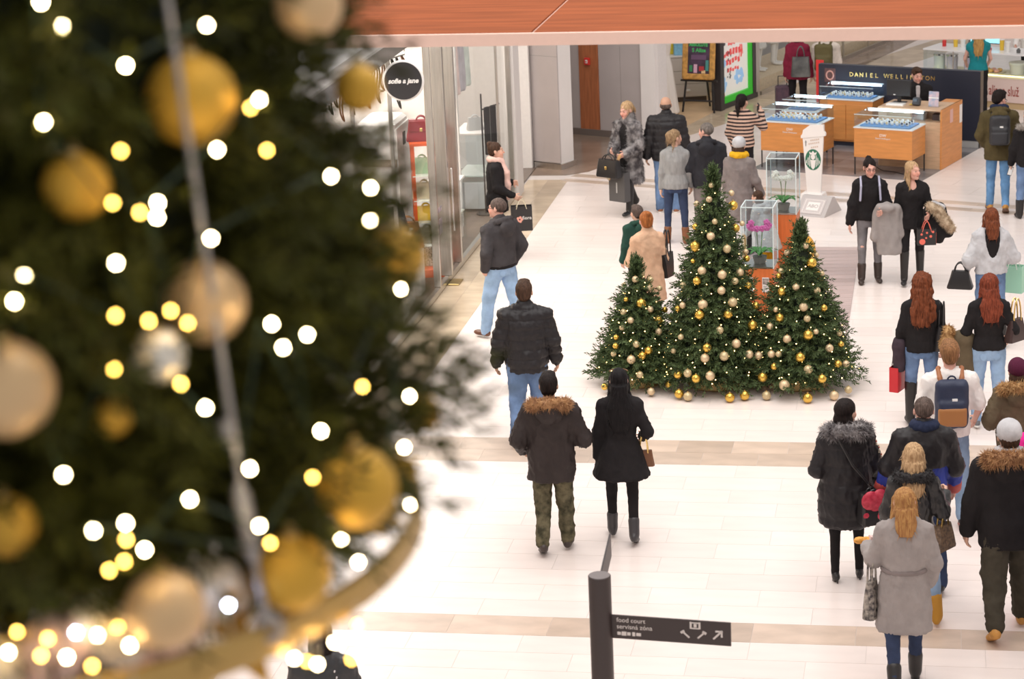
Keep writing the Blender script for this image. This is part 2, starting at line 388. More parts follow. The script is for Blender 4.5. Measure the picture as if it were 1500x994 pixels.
# beige strip that runs along the far shop fronts
s0 = np.array([-4.95, 40.9]); sd = np.array([2.61 - .66, 4.2]); sd = np.array([-2.61 + 4.56, 45.13 - 41.36]); sd /= np.linalg.norm(sd)
tile_field('border_tile', M_beige, (s0[0] + .3, s0[1]), sd, .9, .5, 16, 2, z=.0035, limit=40)
tile_field('alcove_tile', M_brown, tuple(G(1262, 98)[:2]), (.31, .95), .9, .5, 12, 2, z=.0035, limit=30)
# slate floor of the jewellery kiosk
tile_field('slate_tile', M_slate, tuple(kp(-.05, -2.78)[:2]), K1, .6, .6, 5, 5, z=.005, limit=30, bond=0)
# greyish laminate deck under the orchid stands
deck = empty('laminate_deck', (-2.25, 30.5, 0), 0, 'flat mauve grey laminate deck of narrow planks under the orchid stands', 'floor mat')
M_plank = mat('mauve_laminate', (.52, .40, .38), .35, var=.12, scale=2, rnd=.14, stretch=(1, 12, 1))
pm = MB().box((0, 0, .009), (2.2, .192, .01)).mesh('plank'); pm.materials.append(M_plank)
for i in range(25): link('plank', pm, None, deck, (0, -2.4 + i * .198, 0))

# overhead walkway: cherry wood deck with a pale fascia
wk = MB().box((-2, 15.05, 6.03), (26, 2.1, .06)).build('walkway', M_pinkwhite); tag(wk, kind='structure')
MB().box((-2, 13.985, 6.033), (26, .03, .075)).build('fascia', M_pinkwhite, wk)
for x0, x1 in ((-15, -9.0), (-8.99, -2.468), (-2.46, 4.0), (4.01, 10.9)):
    MB().box(((x0 + x1) / 2, 15.05, 6.066), (x1 - x0 - .012, 2.1, .012)).build('deck_panel', M_wood_red, wk)

# side walls far outside the picture that carry the walkway and close the hall
M_hall = mat('hall_wall_paint', (.72, .68, .66), .6, var=.02)
tag(MB().box((-15.1, 30, 4), (.2, 60, 8)).build('wall_left', M_hall), kind='structure')
tag(MB().box((11.0, 30, 4), (.2, 60, 8)).build('wall_right', M_hall), kind='structure')
tag(MB().box((-2, 60.1, 3), (26, .2, 6)).build('wall_back', mat('far_shop_wall', (.55, .50, .47), .5, var=.1, scale=.6)), kind='structure')

# ------------------------------------------------------------------ grey column, panelled wall with the walnut panel
def along(a, b): a = np.asarray(a, float); b = np.asarray(b, float); d = b[:2] - a[:2]; return math.atan2(d[1], d[0]), np.linalg.norm(d)
ca, cb = np.array([-7.08, 38.72]), np.array([-6.34, 38.37]); an, ln = along(ca, cb)
colw = empty('wall_column', (ca[0], ca[1], 0), an); tag(colw, kind='structure')
box_part('column_core', (ln / 2, .21, 2.2), (ln - .02, .38, 4.2), M_white_panel, colw)
box_part('column_cladding', (ln / 2, -.004, 2.17), (ln, .03, 4.1), M_grey_panel, colw)
box_part('column_cladding', (ln / 2, -.006, 1.93), (ln, .028, .008), mat('panel_joint', (.3, .28, .27), .6), colw)
box_part('column_skirting', (ln / 2, .2, .05), (ln + .05, .46, .1), M_steel, colw)
wa, wb = np.array([-6.75, 41.55]), np.array([-4.98, 40.75]); an, ln = along(wa, wb)
pw = empty('wall_panelled', (wa[0], wa[1], 0), an); tag(pw, kind='structure')
box_part('wall_core', (ln / 2 - .6, .22, 2.1), (ln + 1.2, .3, 4.2), M_hall, pw)
def px_on_wall(px, py=197): p = G(px, py); return (p[:2] - wa) @ np.array([math.cos(an), math.sin(an)])
xs = [px_on_wall(q, y) for q, y in ((800, 196), (852, 197), (881, 199), (912, 202), (943, 205))] + [ln]
for i, (m_, z0, pr) in enumerate(((M_grey_panel, .12, .05), (M_wood_door, .02, .07), (M_grey_panel, .12, .05), (M_grey_panel, .12, .05), (M_white_panel, .0, .11))):
    a, b = xs[i], xs[i + 1]; box_part('wood_panel' if i == 1 else 'wall_panel', ((a + b) / 2, .07 - pr / 2, 2.05 + z0 / 2), (b - a - .006, pr, 4.1 - z0), m_, pw)
box_part('skirting', ((xs[0] + xs[4]) / 2, .025, .06), (xs[4] - xs[0], .09, .12), M_dark_base, pw)
# red fire-alarm call point on the walnut panel
fp = np.array([*wa, 0]) + np.array([math.cos(an), math.sin(an), 0]) * ((xs[1] + xs[2]) / 2)
zfa = 1.36
fa = empty('fire_alarm', (fp[0] + math.sin(an) * .0, fp[1], zfa), an, 'small red fire alarm box with white mark on walnut wall panel', 'alarm')
M_red = mat('alarm_red', (.62, .03, .025), .4)
box_part('housing', (0, -.035, 0), (.11, .05, .13), M_red, fa, .008)
box_part('button_plate', (0, -.062, 0), (.05, .008, .06), mat('white_plastic', (.85, .83, .8), .4), fa, .003)
MB().lathe([(.012, 0), (.012, .01)], (0, -.066, 0), 10, R=RX(math.pi / 2)).build('button', M_red, fa)
# ================================================================== LEFT SHOP (glass front in the plane X = -6.78)
SX = -6.78
M_shopwall = mat('shop_beige_wall', (.66, .53, .42), .5, var=.06, scale=1.5)
M_shopwhite = mat('shop_white', (.80, .77, .75), .4, var=.02)
M_shopfloor = mat('shop_dark_floor', (.15, .11, .09), .3, var=.2, scale=3)
sw = MB().box((-9.8, 31.5, 1.9), (.15, 18, 3.8)).build('wall_shop_back', M_shopwall); tag(sw, kind='structure')
tag(MB().box((-8.3, 38.5, 1.9), (2.9, .12, 3.8)).build('wall_shop_end', M_shopwhite), kind='structure')
tag(MB().box((-8.3, 34.2, 1.9), (2.2, .08, 3.8)).build('wall_shop_divider', M_shopwhite), kind='structure')
tag(MB().box((-8.28, 31, .012), (2.96, 15, .024)).build('floor_shop', M_shopfloor), kind='structure')
tag(MB().box((-8.28, 24, 3.9), (3.2, 32, .2)).build('ceiling_shop', M_shopwhite), kind='structure')
tag(MB().box((-8.3, 16.2, 1.9), (2.9, 15, 3.8)).build('wall_shop_near', M_shopwhite), kind='structure')
area_light('shop_ceiling_lamp', (-8.2, 31, 3.75), 2.4, 11, 520, (1, .95, .88))
ft = empty('window_1', (SX, 0, 0)); tag(ft, kind='structure')
ypos = [24.0, 26.2, 28.1, 30.3, 30.95, 31.7, 33.4, 35.2, 36.2, 36.3]
for i in range(len(ypos) - 1):
    a, b = ypos[i], ypos[i + 1]
    if i in (8,): continue
    box_part('pane', (0, (a + b) / 2, 1.9), (.012, b - a - .03, 3.56), M_glass, ft)
for y, wd, dp in ((26.2, .03, .05), (28.1, .03, .05), (30.3, .05, .10), (30.95, .09, .16), (31.7, .08, .14), (35.2, .02, .04), (36.2, .05, .08)):
    box_part('mullion', (0, y, 1.9), (dp, wd, 3.6), M_steel, ft, .006)
box_part('bottom_rail', (0, 30.3, .05), (.07, 12.6, .09), M_steel, ft, .006)
box_part('door_handle', (.10, 31.08, 1.15), (.03, .03, .9), M_chrome, ft, .008)
box_part('floor_spring', (.12, 30.9, .012), (.16, .3, .02), mat('brass_plate', (.6, .47, .22), .3, 1.0), ft, .004)
tag(MB().box((SX, 36.5, 1.9), (.16, .5, 3.8)).build('wall_pilaster', M_white_panel), kind='structure')
tag(MB().box((SX, 30.5, 3.78), (.3, 15.5, .2)).build('trim_1', M_steel), kind='structure')
# round projecting sign
bp_ = GX(551, 133, SX); sp = GY(591, 118, bp_[1]); rad = 29.5 / F_PX * ((sp - CAM) @ FW)
sg = empty('round_sign', sp, math.radians(6), 'round black projecting sign with white rim and white lettering on steel arm', 'sign')
MB().lathe([(rad * .93, -.03), (rad * .93, .03)], n=40, R=RX(math.pi / 2)).build('sign_face', mat('sign_black', (.035, .033, .036), .3), sg)
M_signw = mat('sign_white', (.86, .84, .82), .35)
MB().tube([(rad * .95 * math.cos(a), 0, rad * .95 * math.sin(a)) for a in np.linspace(0, 2 * math.pi, 41)[:-1]], rad * .09, 8, True).build('rim', M_signw, sg, True)
text_part('lettering', 'sofie a jane', rad * .335, M_signw, sg, face_matrix((0, -.034, 0), (1, 0, 0), (0, 0, 1)), .003, shear=.25, offset=rad * .014)
MB().tube([(-rad, 0, -.12), (bp_[0] - sp[0] + .02, 0, -.12)], .014, 8).lathe([(.04, 0), (.04, .02)], (bp_[0] - sp[0] + .03, 0, -.12), 12, R=RY(math.pi / 2)).build('bracket_arm', M_chrome, sg, True)
# --- bags
def handbag(name, label, cat, loc, rz, wt, wb, hgt, dep, m, hand=.12, hm=None, group=None, flap=False, clasp=None, tall=None):
    t = empty(name, loc, rz, label, cat, group)
    P = []
    for z, w2, d2 in ((0, wb / 2, dep / 2), (hgt * .08, wb / 2 * 1.03, dep / 2 * 1.03), (hgt * .6, (wb * .4 + wt * .6) / 2, dep / 2 * .85), (hgt, wt / 2, dep / 2 * .45)):
        b = min(d2 * .5, .02); P.append([(-w2 + b, -d2, z), (w2 - b, -d2, z), (w2, -d2 + b, z), (w2, d2 - b, z), (w2 - b, d2, z), (-w2 + b, d2, z), (-w2, d2 - b, z), (-w2, -d2 + b, z)])
    b = MB(); Fc = [tuple(reversed(range(8))), tuple(range(24, 32))] + [(r * 8 + i, r * 8 + (i + 1) % 8, r * 8 + 8 + (i + 1) % 8, r * 8 + 8 + i) for r in range(3) for i in range(8)]
    b.add(sum(P, []), Fc).build('bag_body', m, t, True)
    hh = tall or hand
    for s in (-1, 1):
        pts = [(hand * math.cos(a), s * dep * .2, hgt - .03 + hh * 1.1 * math.sin(a)) for a in np.linspace(0, math.pi, 11)]
        MB().tube(pts, .009, 6).build('handle', hm or m, t, True)
    if flap: MB().box((0, -dep * .42, hgt * .72), (wt * .96, .02, hgt * .5), RX(-.12), bev=.006).build('flap', m, t)
    if clasp: MB().box((0, -dep * .5, hgt * .55), (.04, .02, .05), bev=.004).build('clasp', clasp, t)
    return t
def shopping_bag(name, label, loc, rz, wd, hg, dp, m, rope, tilt=0.0, group=None, cat='bag'):
    t = empty(name, loc, rz, label, cat, group); t.rotation_euler = (0, tilt, rz)
    b = MB(); th = .004
    for s in (-1, 1): b.box((0, s * dp / 2, hg / 2), (wd, th, hg)); b.box((s * wd / 2, 0, hg / 2), (th, dp, hg))
    b.box((0, 0, .003), (wd, dp, .006)); b.build('bag_body', m, t)
    for s in (-1, 1):
        MB().tube([(x, s * dp / 2, hg - .04 + .14 * (1 - (x / (wd * .25)) ** 2)) for x in np.linspace(-wd * .25, wd * .25, 9)], .005, 5).build('handle', rope, t, True)
    return t
M_burg = mat('burgundy_leather', (.20, .012, .022), .35)
M_cream = mat('cream_leather', (.74, .66, .48), .45); M_blackl = mat('black_leather', (.015, .014, .015), .32, bump=.15, bscale=90)
M_yel = mat('yellow_leather', (.72, .50, .04), .45); M_orange = mat('orange_red_lacquer', (.62, .09, .015), .35)
M_greenbag = mat('mint_leather', (.38, .55, .36), .4); M_taupebag = mat('taupe_leather', (.30, .24, .19), .5); M_brownl = mat('brown_leather', (.17, .07, .03), .4)
M_pinkbag = mat('pink_leather', (.80, .48, .46), .45); M_goldm = mat('gold_metal', (.80, .58, .22), .25, 1.0)
# orange-red display stand with glass shelves just behind the glass
st = empty('display_stand', (-7.12, 31.35, .024), math.radians(15), 'orange red display stand with glass shelves behind shop window', 'display stand')
for x in (-.16, .16):
    for y in (-.22, .22): box_part('upright', (x, y, .95), (.045, .045, 1.9), M_orange, st)
box_part('base', (0, 0, .06), (.42, .56, .12), M_orange, st, .006); box_part('top', (0, 0, 1.9), (.40, .54, .04), M_orange, st)
M_shelf = mat('glass_shelf', (.75, .80, .74), .1, spec=.6)
for z in (.45, .78, 1.1, 1.45): box_part('shelf', (0, 0, z), (.36, .5, .012), M_shelf, st)
S0 = np.array([-7.12, 31.35, .024])
handbag('handbag', 'burgundy leather handbag with gold clasp on top of orange red stand', 'handbag', S0 + A_(0, -.06, 1.922), math.radians(10), .34, .42, .30, .18, M_burg, .07, clasp=M_goldm, flap=True)
handbag('handbag', 'small mint green handbag on the top shelf of orange red stand', 'handbag', S0 + A_(-.02, -.05, 1.458), math.radians(12), .24, .28, .22, .12, M_greenbag, .06)
handbag('handbag', 'cream handbag on the upper middle shelf of orange red stand', 'handbag', S0 + A_(.0, -.08, 1.108), math.radians(10), .30, .34, .22, .13, M_cream, .06)
handbag('handbag', 'yellow handbag on the lower middle shelf of orange red stand', 'handbag', S0 + A_(.0, -.05, .788), math.radians(14), .27, .30, .2, .13, M_yel, .06)
handbag('handbag', 'snakeskin patterned handbag on the lowest shelf of orange red stand', 'handbag', S0 + A_(.0, -.05, .458), math.radians(10), .28, .3, .22, .13, mat('snake', (.55, .5, .36), .5, col2=(.12, .12, .08), scale=60), .06)
handbag('handbag', 'tall patterned tote standing on the base of orange red stand', 'handbag', S0 + A_(.0, -.02, .122), math.radians(10), .26, .3, .26, .12, mat('snake2', (.66, .63, .52), .5, col2=(.2, .22, .15), scale=50), .05)
# white cabinet
cb_ = empty('cabinet', (-7.75, 31.6, .024), 0, 'tall white cabinet with rounded top and dark handles in handbag shop', 'cabinet')
box_part('body', (0, 0, 1.1), (.55, .8, 2.2), M_shopwhite, cb_, .05)
for y in (-.2, .2): box_part('door', (.285, y, 1.1), (.02, .38, 2.0), M_shopwhite, cb_, .004); box_part('handle', (.305, y * .2, 1.9), (.02, .02, .18), M_black, cb_)
box_part('ledge', (.02, -.41, 1.62), (.52, .03, .1), M_taupebag, cb_)
# plinths with bags in the near window
def plinth(loc, d, label, m=None):
    t = empty('display_plinth', loc, 0, label, 'plinth'); box_part('column', (0, 0, d[2] / 2), d, m or M_shopwhite, t, .008)
    box_part('top_plate', (0, 0, d[2] + .01), (d[0] + .03, d[1] + .03, .02), M_shelf, t); return d[2] + .02
zt = plinth((-7.2, 29.6, .024), (.42, .42, 1.0), 'white display plinth carrying a black rounded handbag')
handbag('handbag', 'black rounded handbag on white plinth by cabinet', 'handbag', (-7.2, 29.6, .024 + zt), math.radians(25), .3, .42, .34, .18, M_blackl, .12)
zt = plinth((-7.15, 30.25, .024), (.34, .34, .62), 'low white display plinth carrying a dark patterned bag')
handbag('handbag', 'dark green and orange patterned bag on low white plinth', 'handbag', (-7.15, 30.25, .024 + zt), math.radians(25), .3, .4, .36, .18, mat('jungle', (.05, .06, .03), .6, col2=(.45, .16, .04), scale=9), .1)
zt = plinth((-7.1, 29.0, .024), (.34, .34, .45), 'short white display plinth with taupe bag')
handbag('handbag', 'taupe leather bag on short white plinth', 'handbag', (-7.1, 29.0, .024 + zt), math.radians(20), .26, .34, .28, .16, M_taupebag, .1)
mq = empty('folded_scarf', (-7.62, 30.0, .024), .3, 'pale pink and white folded scarf over wooden peg stand in shop window', 'scarf')
MB().tube([(0, 0, .02), (0, 0, .9)], .02, 8).lathe([(.14, 0), (.14, .02)], n=16).build('peg_stand', M_brownl, mq, True)
V, Q = sdf_mesh([el((0, 0, .88), (.12, .09, .07)), loft([.25, .5, .85], [.12, .11, .08], [.05, .05, .05], cy=-.05)], .015)
V += normals(V, Q) * (noise3(V, (30, 30, 6)) * .01)[:, None]; link('scarf_cloth', mesh_np('scarf_cloth', V, Q), mat('pale_pink_cloth', (.80, .68, .68), .8, bump=.2), mq)
# rail of dark necklaces/belts under the ceiling
rl = empty('belt_rail', (-7.25, 28.9, 3.05), math.radians(70), 'high rail with dark belts and chains hanging in handbag shop', 'rail')
MB().tube([(-.9, 0, .35), (.9, 0, .35)], .012, 6).tube([(-.9, 0, .35), (-.9, 0, .74)], .008, 6).tube([(.9, 0, .35), (.9, 0, .74)], .008, 6).build('rod', M_chrome, rl, True)
for i in range(15):
    x = -.84 + i * .12; L_ = random.uniform(.35, .75)
    MB().tube([(x + .03 * math.sin(a) * 1.0, .02 * math.cos(3 * a), .35 - L_ * (1 - math.cos(a)) / 2) for a in np.linspace(0, 2 * math.pi, 17)], .012, 5).build('belt', (M_blackl, M_blackl, M_brownl, M_burg)[i % 4], rl, True)
# --- right hand bay: glass display with pale garments
def pedestal_glass(loc, d, label):
    t = empty('glass_table', loc, 0, label, 'display table')
    box_part('top', (0, 0, d[2] - .015), (d[0], d[1], .03), M_shopwhite, t, .005)
    for s in (-1, 1): box_part('side_panel', (0, s * (d[1] / 2 - .01), d[2] / 2 - .015), (d[0] - .02, .015, d[2] - .03), M_case_glass, t)
    box_part('shelf', (0, 0, d[2] * .45), (d[0] - .04, d[1] - .05, .02), M_shelf, t); box_part('drawer', (.0, 0, d[2] * .2), (d[0] * .8, d[1] * .9, d[2] * .34), M_shopwhite, t, .005)
    box_part('drawer_handle', (d[0] * .4 + .01, 0, d[2] * .25), (.02, .02, .12), M_black, t)
pedestal_glass((-7.25, 33.0, .024), (.5, 1.0, .95), 'glass and white display table behind open shop door')
pedestal_glass((-7.25, 35.6, .024), (.5, .9, 1.25), 'taller glass and white display table at the end of shop window')
handbag('handbag', 'white handbag with brown handles on glass display table', 'handbag', (-7.2, 32.9, .975), .4, .3, .34, .24, .14, M_shopwhite, .08, M_brownl)
handbag('handbag', 'pink handbag with dark handles on glass display table', 'handbag', (-7.3, 33.25, .975), .4, .24, .26, .22, .12, M_pinkbag, .08, M_brownl)
handbag('handbag', 'silver grey handbag on the taller glass table', 'handbag', (-7.2, 35.45, 1.275), .4, .22, .26, .2, .12, mat('silver_leather', (.5, .5, .5), .35), .06)
plinth((-7.05, 32.2, .024), (.3, .45, .42), 'low slanted grey plinth beside the steel door post', mat('grey_plinth', (.55, .53, .52), .4))
for i, (c, lb) in enumerate((((.72, .66, .62), 'pale beige'), ((.66, .68, .70), 'silver grey'), ((.74, .58, .56), 'dusty pink'), ((.45, .42, .47), 'mauve grey'), ((.60, .66, .62), 'grey green'))):
    g = empty('hanging_dress', (-7.3, 33.5 + i * .42, 3.55), math.radians(75), lb + ' dress hanging high in the shop window', 'dress', 'dresses hanging in the shop window')
    V, Q = sdf_mesh([loft([-1.55, -.9, -.45, -.15, -.08], [.26, .20, .15, .19, .07], [.06, .06, .06, .06, .04]), rc((-.17, 0, -.16), (-.24, 0, -.5), .05, .045), rc((.17, 0, -.16), (.24, 0, -.5), .05, .045)], .02)
    V += normals(V, Q) * (noise3(V, (22, 22, 3), i) * .014)[:, None]; link('cloth', mesh_np('cloth', V, Q), mat('dress%d' % i, c, .8, var=.12, scale=6), g)
    MB().tube([(-.17, 0, -.12), (0, 0, -.03), (.17, 0, -.12)], .008, 5).tube([(0, 0, -.03), (0, 0, .25)], .006, 5).build('hanger', M_chrome, g, True)
bl = empty('trousers_rack', (-7.0, 35.0, .024), math.radians(60), 'slim black rack with black trousers draped over its arm in shop window', 'rack')
MB().tube([(0, 0, .02), (0, 0, 1.9)], .014, 6).tube([(0, 0, 1.65), (.42, 0, 1.68)], .012, 6).lathe([(.15, 0), (.15, .02)], n=16).build('rack_frame', M_black, bl, True)
box_part('trouser_leg', (.12, 0, 1.3), (.13, .05, .75), mat('black_cloth', (.02, .02, .022), .8), bl, .02); box_part('trouser_leg', (.27, 0, 1.38), (.13, .05, .6), MATS['black_cloth'], bl, .02)
# stickers on the door
for z, hh in ((1.12, .07), (.88, .22)):
    tag(MB().box((SX + .012, 30.62, z), (.004, .22, hh)).build('door_sticker', mat('sticker%d' % (hh * 100), (.12, .13, .15), .5, col2=(.55, .42, .45), scale=25)), ('small dark opening hours sticker' if hh < .1 else 'square dark notice sticker with pictures') + ' on glass shop door', 'sticker')

# ================================================================== FAR SHOPS (easel shop, lit poster window, glass front beyond)
pa, pb = G(1056, 161)[:2], G(1107, 141.5)[:2]; an, ln = along(pa, pb); fs = empty('window_2', (pa[0], pa[1], 0), an); tag(fs, kind='structure')
M_frame_dk = mat('dark_frame', (.035, .03, .032), .35); M_green = mat('green_led_frame', (.02, .32, .02), .4, emit=.22, ecol=(.05, .8, .03))
box_part('post', (-.06, .02, 1.7), (.16, .2, 3.4), M_frame_dk, fs, .008); box_part('post', (ln + .02, .02, 1.7), (.14, .14, 3.4), M_steel, fs, .008); box_part('post', (ln - .12, .03, 1.7), (.12, .14, 3.4), M_frame_dk, fs)
box_part('sill', (ln / 2, .02, .05), (ln, .14, .1), M_frame_dk, fs)
box_part('led_frame', (ln / 2 - .05, .0, .16), (ln - .12, .06, .12), M_green, fs); box_part('led_frame', (ln - .24, .0, 1.75), (.11, .06, 3.1), M_green, fs)
pm_ = mat('lit_poster', (.86, .84, .80), .5, emit=.2, ecol=(1, .97, .92)); pw_ = ln - .3
po = empty('poster', (pa[0], pa[1], 0), an, 'bright backlit poster with red lettering and blue flowers in green framed window', 'poster')
box_part('sheet', (pw_ / 2 + .02, .03, 1.75), (pw_, .03, 3.05), pm_, po)
M_pr = mat('poster_red', (.75, .09, .09), .5, emit=.3); M_pb = mat('poster_blue', (.32, .52, .75), .5, emit=.35); M_pk = mat('poster_ink', (.16, .15, .17), .5); M_pgreen = mat('poster_green', (.35, .7, .15), .5, emit=.3)
rp = random.Random(4)
def blob(x, z, r, m, nm, n=9, squash=1.0): MB().prism([(x + r * rp.uniform(.6, 1.2) * math.cos(a), (z + r * squash * rp.uniform(.6, 1.2) * math.sin(a))) for a in np.linspace(0, 2 * math.pi, n + 1)[:-1]], .0, .004, RX(math.pi / 2), (0, .012, 0)).build(nm, m, po)
for (x, z, w_, hh) in ((.55, 1.34, .6, .12), (.5, 1.18, .3, .06), (.58, 1.02, .6, .13), (.55, .86, .6, .10), (.55, .70, .5, .07), (.9, 1.0, .12, .22), (.2, 1.0, .2, .08), (.12, .25, .15, .05)):
    for k in range(5): box_part('print_stroke', (x - w_ / 2 + w_ * (k + .5) / 5, .010, z + rp.uniform(-.02, .02)), (w_ / 5 * .7, .004, hh * rp.uniform(.7, 1.1)), M_pr, po, 0, RY(rp.uniform(-.3, .3)))
for a in np.linspace(0, 2 * math.pi, 7)[:-1]: blob(.80 + .13 * math.cos(a), .52 + .09 * math.sin(a), .08, M_pb, 'flower_petal')
for a in np.linspace(0, 2 * math.pi, 6)[:-1]: blob(.16 + .09 * math.cos(a), .45 + .09 * math.sin(a), .06, M_pb, 'flower_petal')
for k in range(16): blob(rp.uniform(.06, .5), rp.uniform(.3, 1.4), rp.uniform(.015, .04), M_pk, 'print_mark', 6)
blob(pw_ - .1, 1.22, .06, M_pgreen, 'print_mark', 6, 1.6); blob(.2, .85, .08, M_pb, 'print_mark')
# glass front beyond the poster
ga, gb = G(1114, 139.5)[:2], np.array([-1.1, 51.8]); an2, ln2 = along(ga, gb); gf = empty('window_3', (ga[0], ga[1], 0), an2); tag(gf, kind='structure')
for i in range(5): box_part('pane', (ln2 * (i + .5) / 5, 0, 1.75), (ln2 / 5 - .02, .012, 3.4), M_glass, gf); box_part('mullion', (ln2 * (i + 1) / 5, 0, 1.75), (.03, .04, 3.4), M_steel, gf)
box_part('bottom_rail', (ln2 / 2, 0, .04), (ln2, .06, .08), M_steel, gf)
bwl = MB().box((ln2 / 2, 1.7, 1.8), (ln2 + 2, .1, 3.6)).build('wall_far_shop', mat('far_shop_grey', (.42, .41, .41), .5, var=.15, scale=1)); bwl.parent = gf
box_part('display_platform', (ln2 / 2, .7, .13), (ln2, 1.1, .26), mat('platform_wood', (.66, .53, .38), .5, var=.1), gf)
for x, c, kind_, lb in ((.45, (.03, .03, .035), 1, 'slim black trousers'), (1.2, (.70, .69, .68), 0, 'pale grey coat'), (2.0, (.8, .79, .78), 0, 'white dress')):
    p = np.array([*ga, 0]) + np.array([math.cos(an2) * x - math.sin(an2) * .6, math.sin(an2) * x + math.cos(an2) * .6, .26])
    t = empty('mannequin', p, an2 + math.pi, 'shop mannequin dressed in ' + lb + ' behind far glass front', 'mannequin')
    legs = chain([(-.09, 0, .9), (-.09, .02, .48), (-.08, -.02, .08)], [.09, .06, .045]) + chain([(.09, 0, .9), (.09, .04, .48), (.09, .02, .08)], [.09, .06, .045]) + [loft([.86, 1.05], [.15, .13], [.1, .09])]
    bodyops = legs + [loft([1.0, 1.15, 1.35, 1.45, 1.5], [.13, .12, .17, .15, .05], [.09, .09, .11, .09, .05]), rc((0, 0, 1.45), (0, 0, 1.58), .045, .045), el((0, .01, 1.68), (.075, .095, .115))] + chain([(-.18, 0, 1.42), (-.24, 0, 1.15), (-.23, .08, .9)], [.05, .04, .03]) + chain([(.18, 0, 1.42), (.24, 0, 1.15), (.23, .08, .9)], [.05, .04, .03]) + [el((-.08, .08, .03), (.04, .12, .03)), el((.09, .12, .03), (.04, .12, .03))]
    V, Q = sdf_mesh(bodyops, .022); link('figure', mesh_np('figure', V, Q), mat('mannequin_white', (.78, .76, .74), .4), t)
    gops = [o for o in legs] if kind_ else [loft([.45, .9, 1.1, 1.35, 1.47, 1.52], [.24, .2, .17, .2, .18, .07], [.17, .15, .13, .15, .12, .07])] + chain([(-.18, 0, 1.42), (-.25, 0, 1.15), (-.24, .08, .92)], [.075, .065, .055]) + chain([(.18, 0, 1.42), (.25, 0, 1.15), (.24, .08, .92)], [.075, .065, .055])
    V, Q = sdf_mesh(gops, .022); V += normals(V, Q) * (.016 if kind_ else .006); link('outfit', mesh_np('outfit', V, Q), mat('mq_' + lb, c, .8, var=.1), t)
# easel shop interior
tag(MB().box((0, 0, 0), (2.2, .1, 3.4)).build('wall_easel_shop', mat('easel_shop_wall', (.80, .76, .72), .5), None, False, (-5.5, 46.3, 1.7), math.radians(-12)), kind='structure')
tag(MB().box((0, 0, 0), (.1, 4.2, 3.4)).build('wall_easel_shop_side', MATS['easel_shop_wall'], None, False, (-6.2, 43.6, 1.7), math.radians(-10)), kind='structure')
tag(MB().prism([(-4.95, 40.9), (-4.15, 43.8), (-3.3, 46.6), (-6.6, 46.6), (-6.0, 41.6)], 0, .006).build('floor_easel_shop', mat('warm_shop_floor', (.70, .48, .28), .35, var=.1, scale=2)), kind='structure')
cab = G(1008, 150); cbd = empty('drawer_cabinet', (cab[0] - .05, cab[1] + .25, .006), math.radians(14), 'light grey drawer cabinet with white knobs behind the easel', 'cabinet')
M_draw = mat('drawer_grey', (.60, .55, .51), .45)
box_part('body', (0, 0, .48), (.75, .4, .78), M_draw, cbd, .006); box_part('plinth', (0, .0, .045), (.72, .38, .09), mat('plinth_brown', (.06, .04, .03), .5), cbd); box_part('top', (0, 0, .885), (.8, .44, .03), M_shopwhite, cbd, .004)
for i in range(3):
    z = .22 + i * .25; d = box_part('drawer', (0, -.206, z), (.72, .016, .235), M_draw, cbd, .004); MB().sphere((0, -.23, z), .035, 10, 6, (1.3, .6, .8)).build('knob', M_shopwhite, d, True)
cx_, cy_ = cab[0] - .05, cab[1] + .25
for dx, c, s, nm, lb, ct in ((-.22, (.80, .62, .05), (.3, .12, .28), 'carton', 'yellow carton on the drawer cabinet', 'box'), (-.12, (.25, .55, .78), (.2, .14, .2), 'gift_box', 'light blue and green gift box on the drawer cabinet', 'box'), (.14, (.85, .84, .82), (.22, .16, .16), 'carton', 'white carton on the drawer cabinet', 'box')):
    t = empty(nm, (cx_ + dx, cy_ + dx * .25 + (.08 if c[0] > .79 and c[2] < .1 else -.08), .908), math.radians(14), lb, ct); box_part('box_body', (0, 0, s[2] / 2), s, mat('cx%d' % int(c[0] * 100 + c[2] * 7), c, .5, var=.1), t, .004); box_part('lid', (0, 0, s[2] + .012), (s[0] + .012, s[1] + .012, .024), MATS['cx%d' % int(c[0] * 100 + c[2] * 7)], t, .003)
# hanging white gown
gp = G(973, 168)
gw = empty('dress_form', (gp[0], gp[1], .006), math.radians(150), 'dress form in a long white gown at easel shop entrance', 'dress form')
V, Q = sdf_mesh([loft([.03, .3, .9, 1.12, 1.35, 1.47, 1.56], [.30, .26, .19, .14, .18, .15, .05], [.26, .22, .15, .11, .13, .1, .05])], .022)
a_ = np.arctan2(V[:, 1], V[:, 0]); V += normals(V, Q) * (np.sin(a_ * 14) * .012 * np.clip((1.1 - V[:, 2]), 0, 1))[:, None]
link('gown', mesh_np('gown', V, Q), mat('white_gown', (.84, .80, .76), .7), gw); MB().lathe([(.05, 1.54), (.052, 1.62), (.03, 1.66), (.012, 1.7)], n=14).build('neck_block', mat('form_wood', (.55, .36, .22), .5), gw, True)
sc2 = empty('scarf_on_form', (gp[0], gp[1], .0), math.radians(150), 'pink patterned scarf around the neck of the dress form', 'scarf')
V, Q = sdf_mesh(ring((0, 0, 1.53), .085, .08, .035, k=.01), .014); link('scarf_loop', mesh_np('scarf_loop', V, Q), mat('pink_pattern', (.75, .3, .25), .8, col2=(.8, .7, .6), scale=30), sc2)
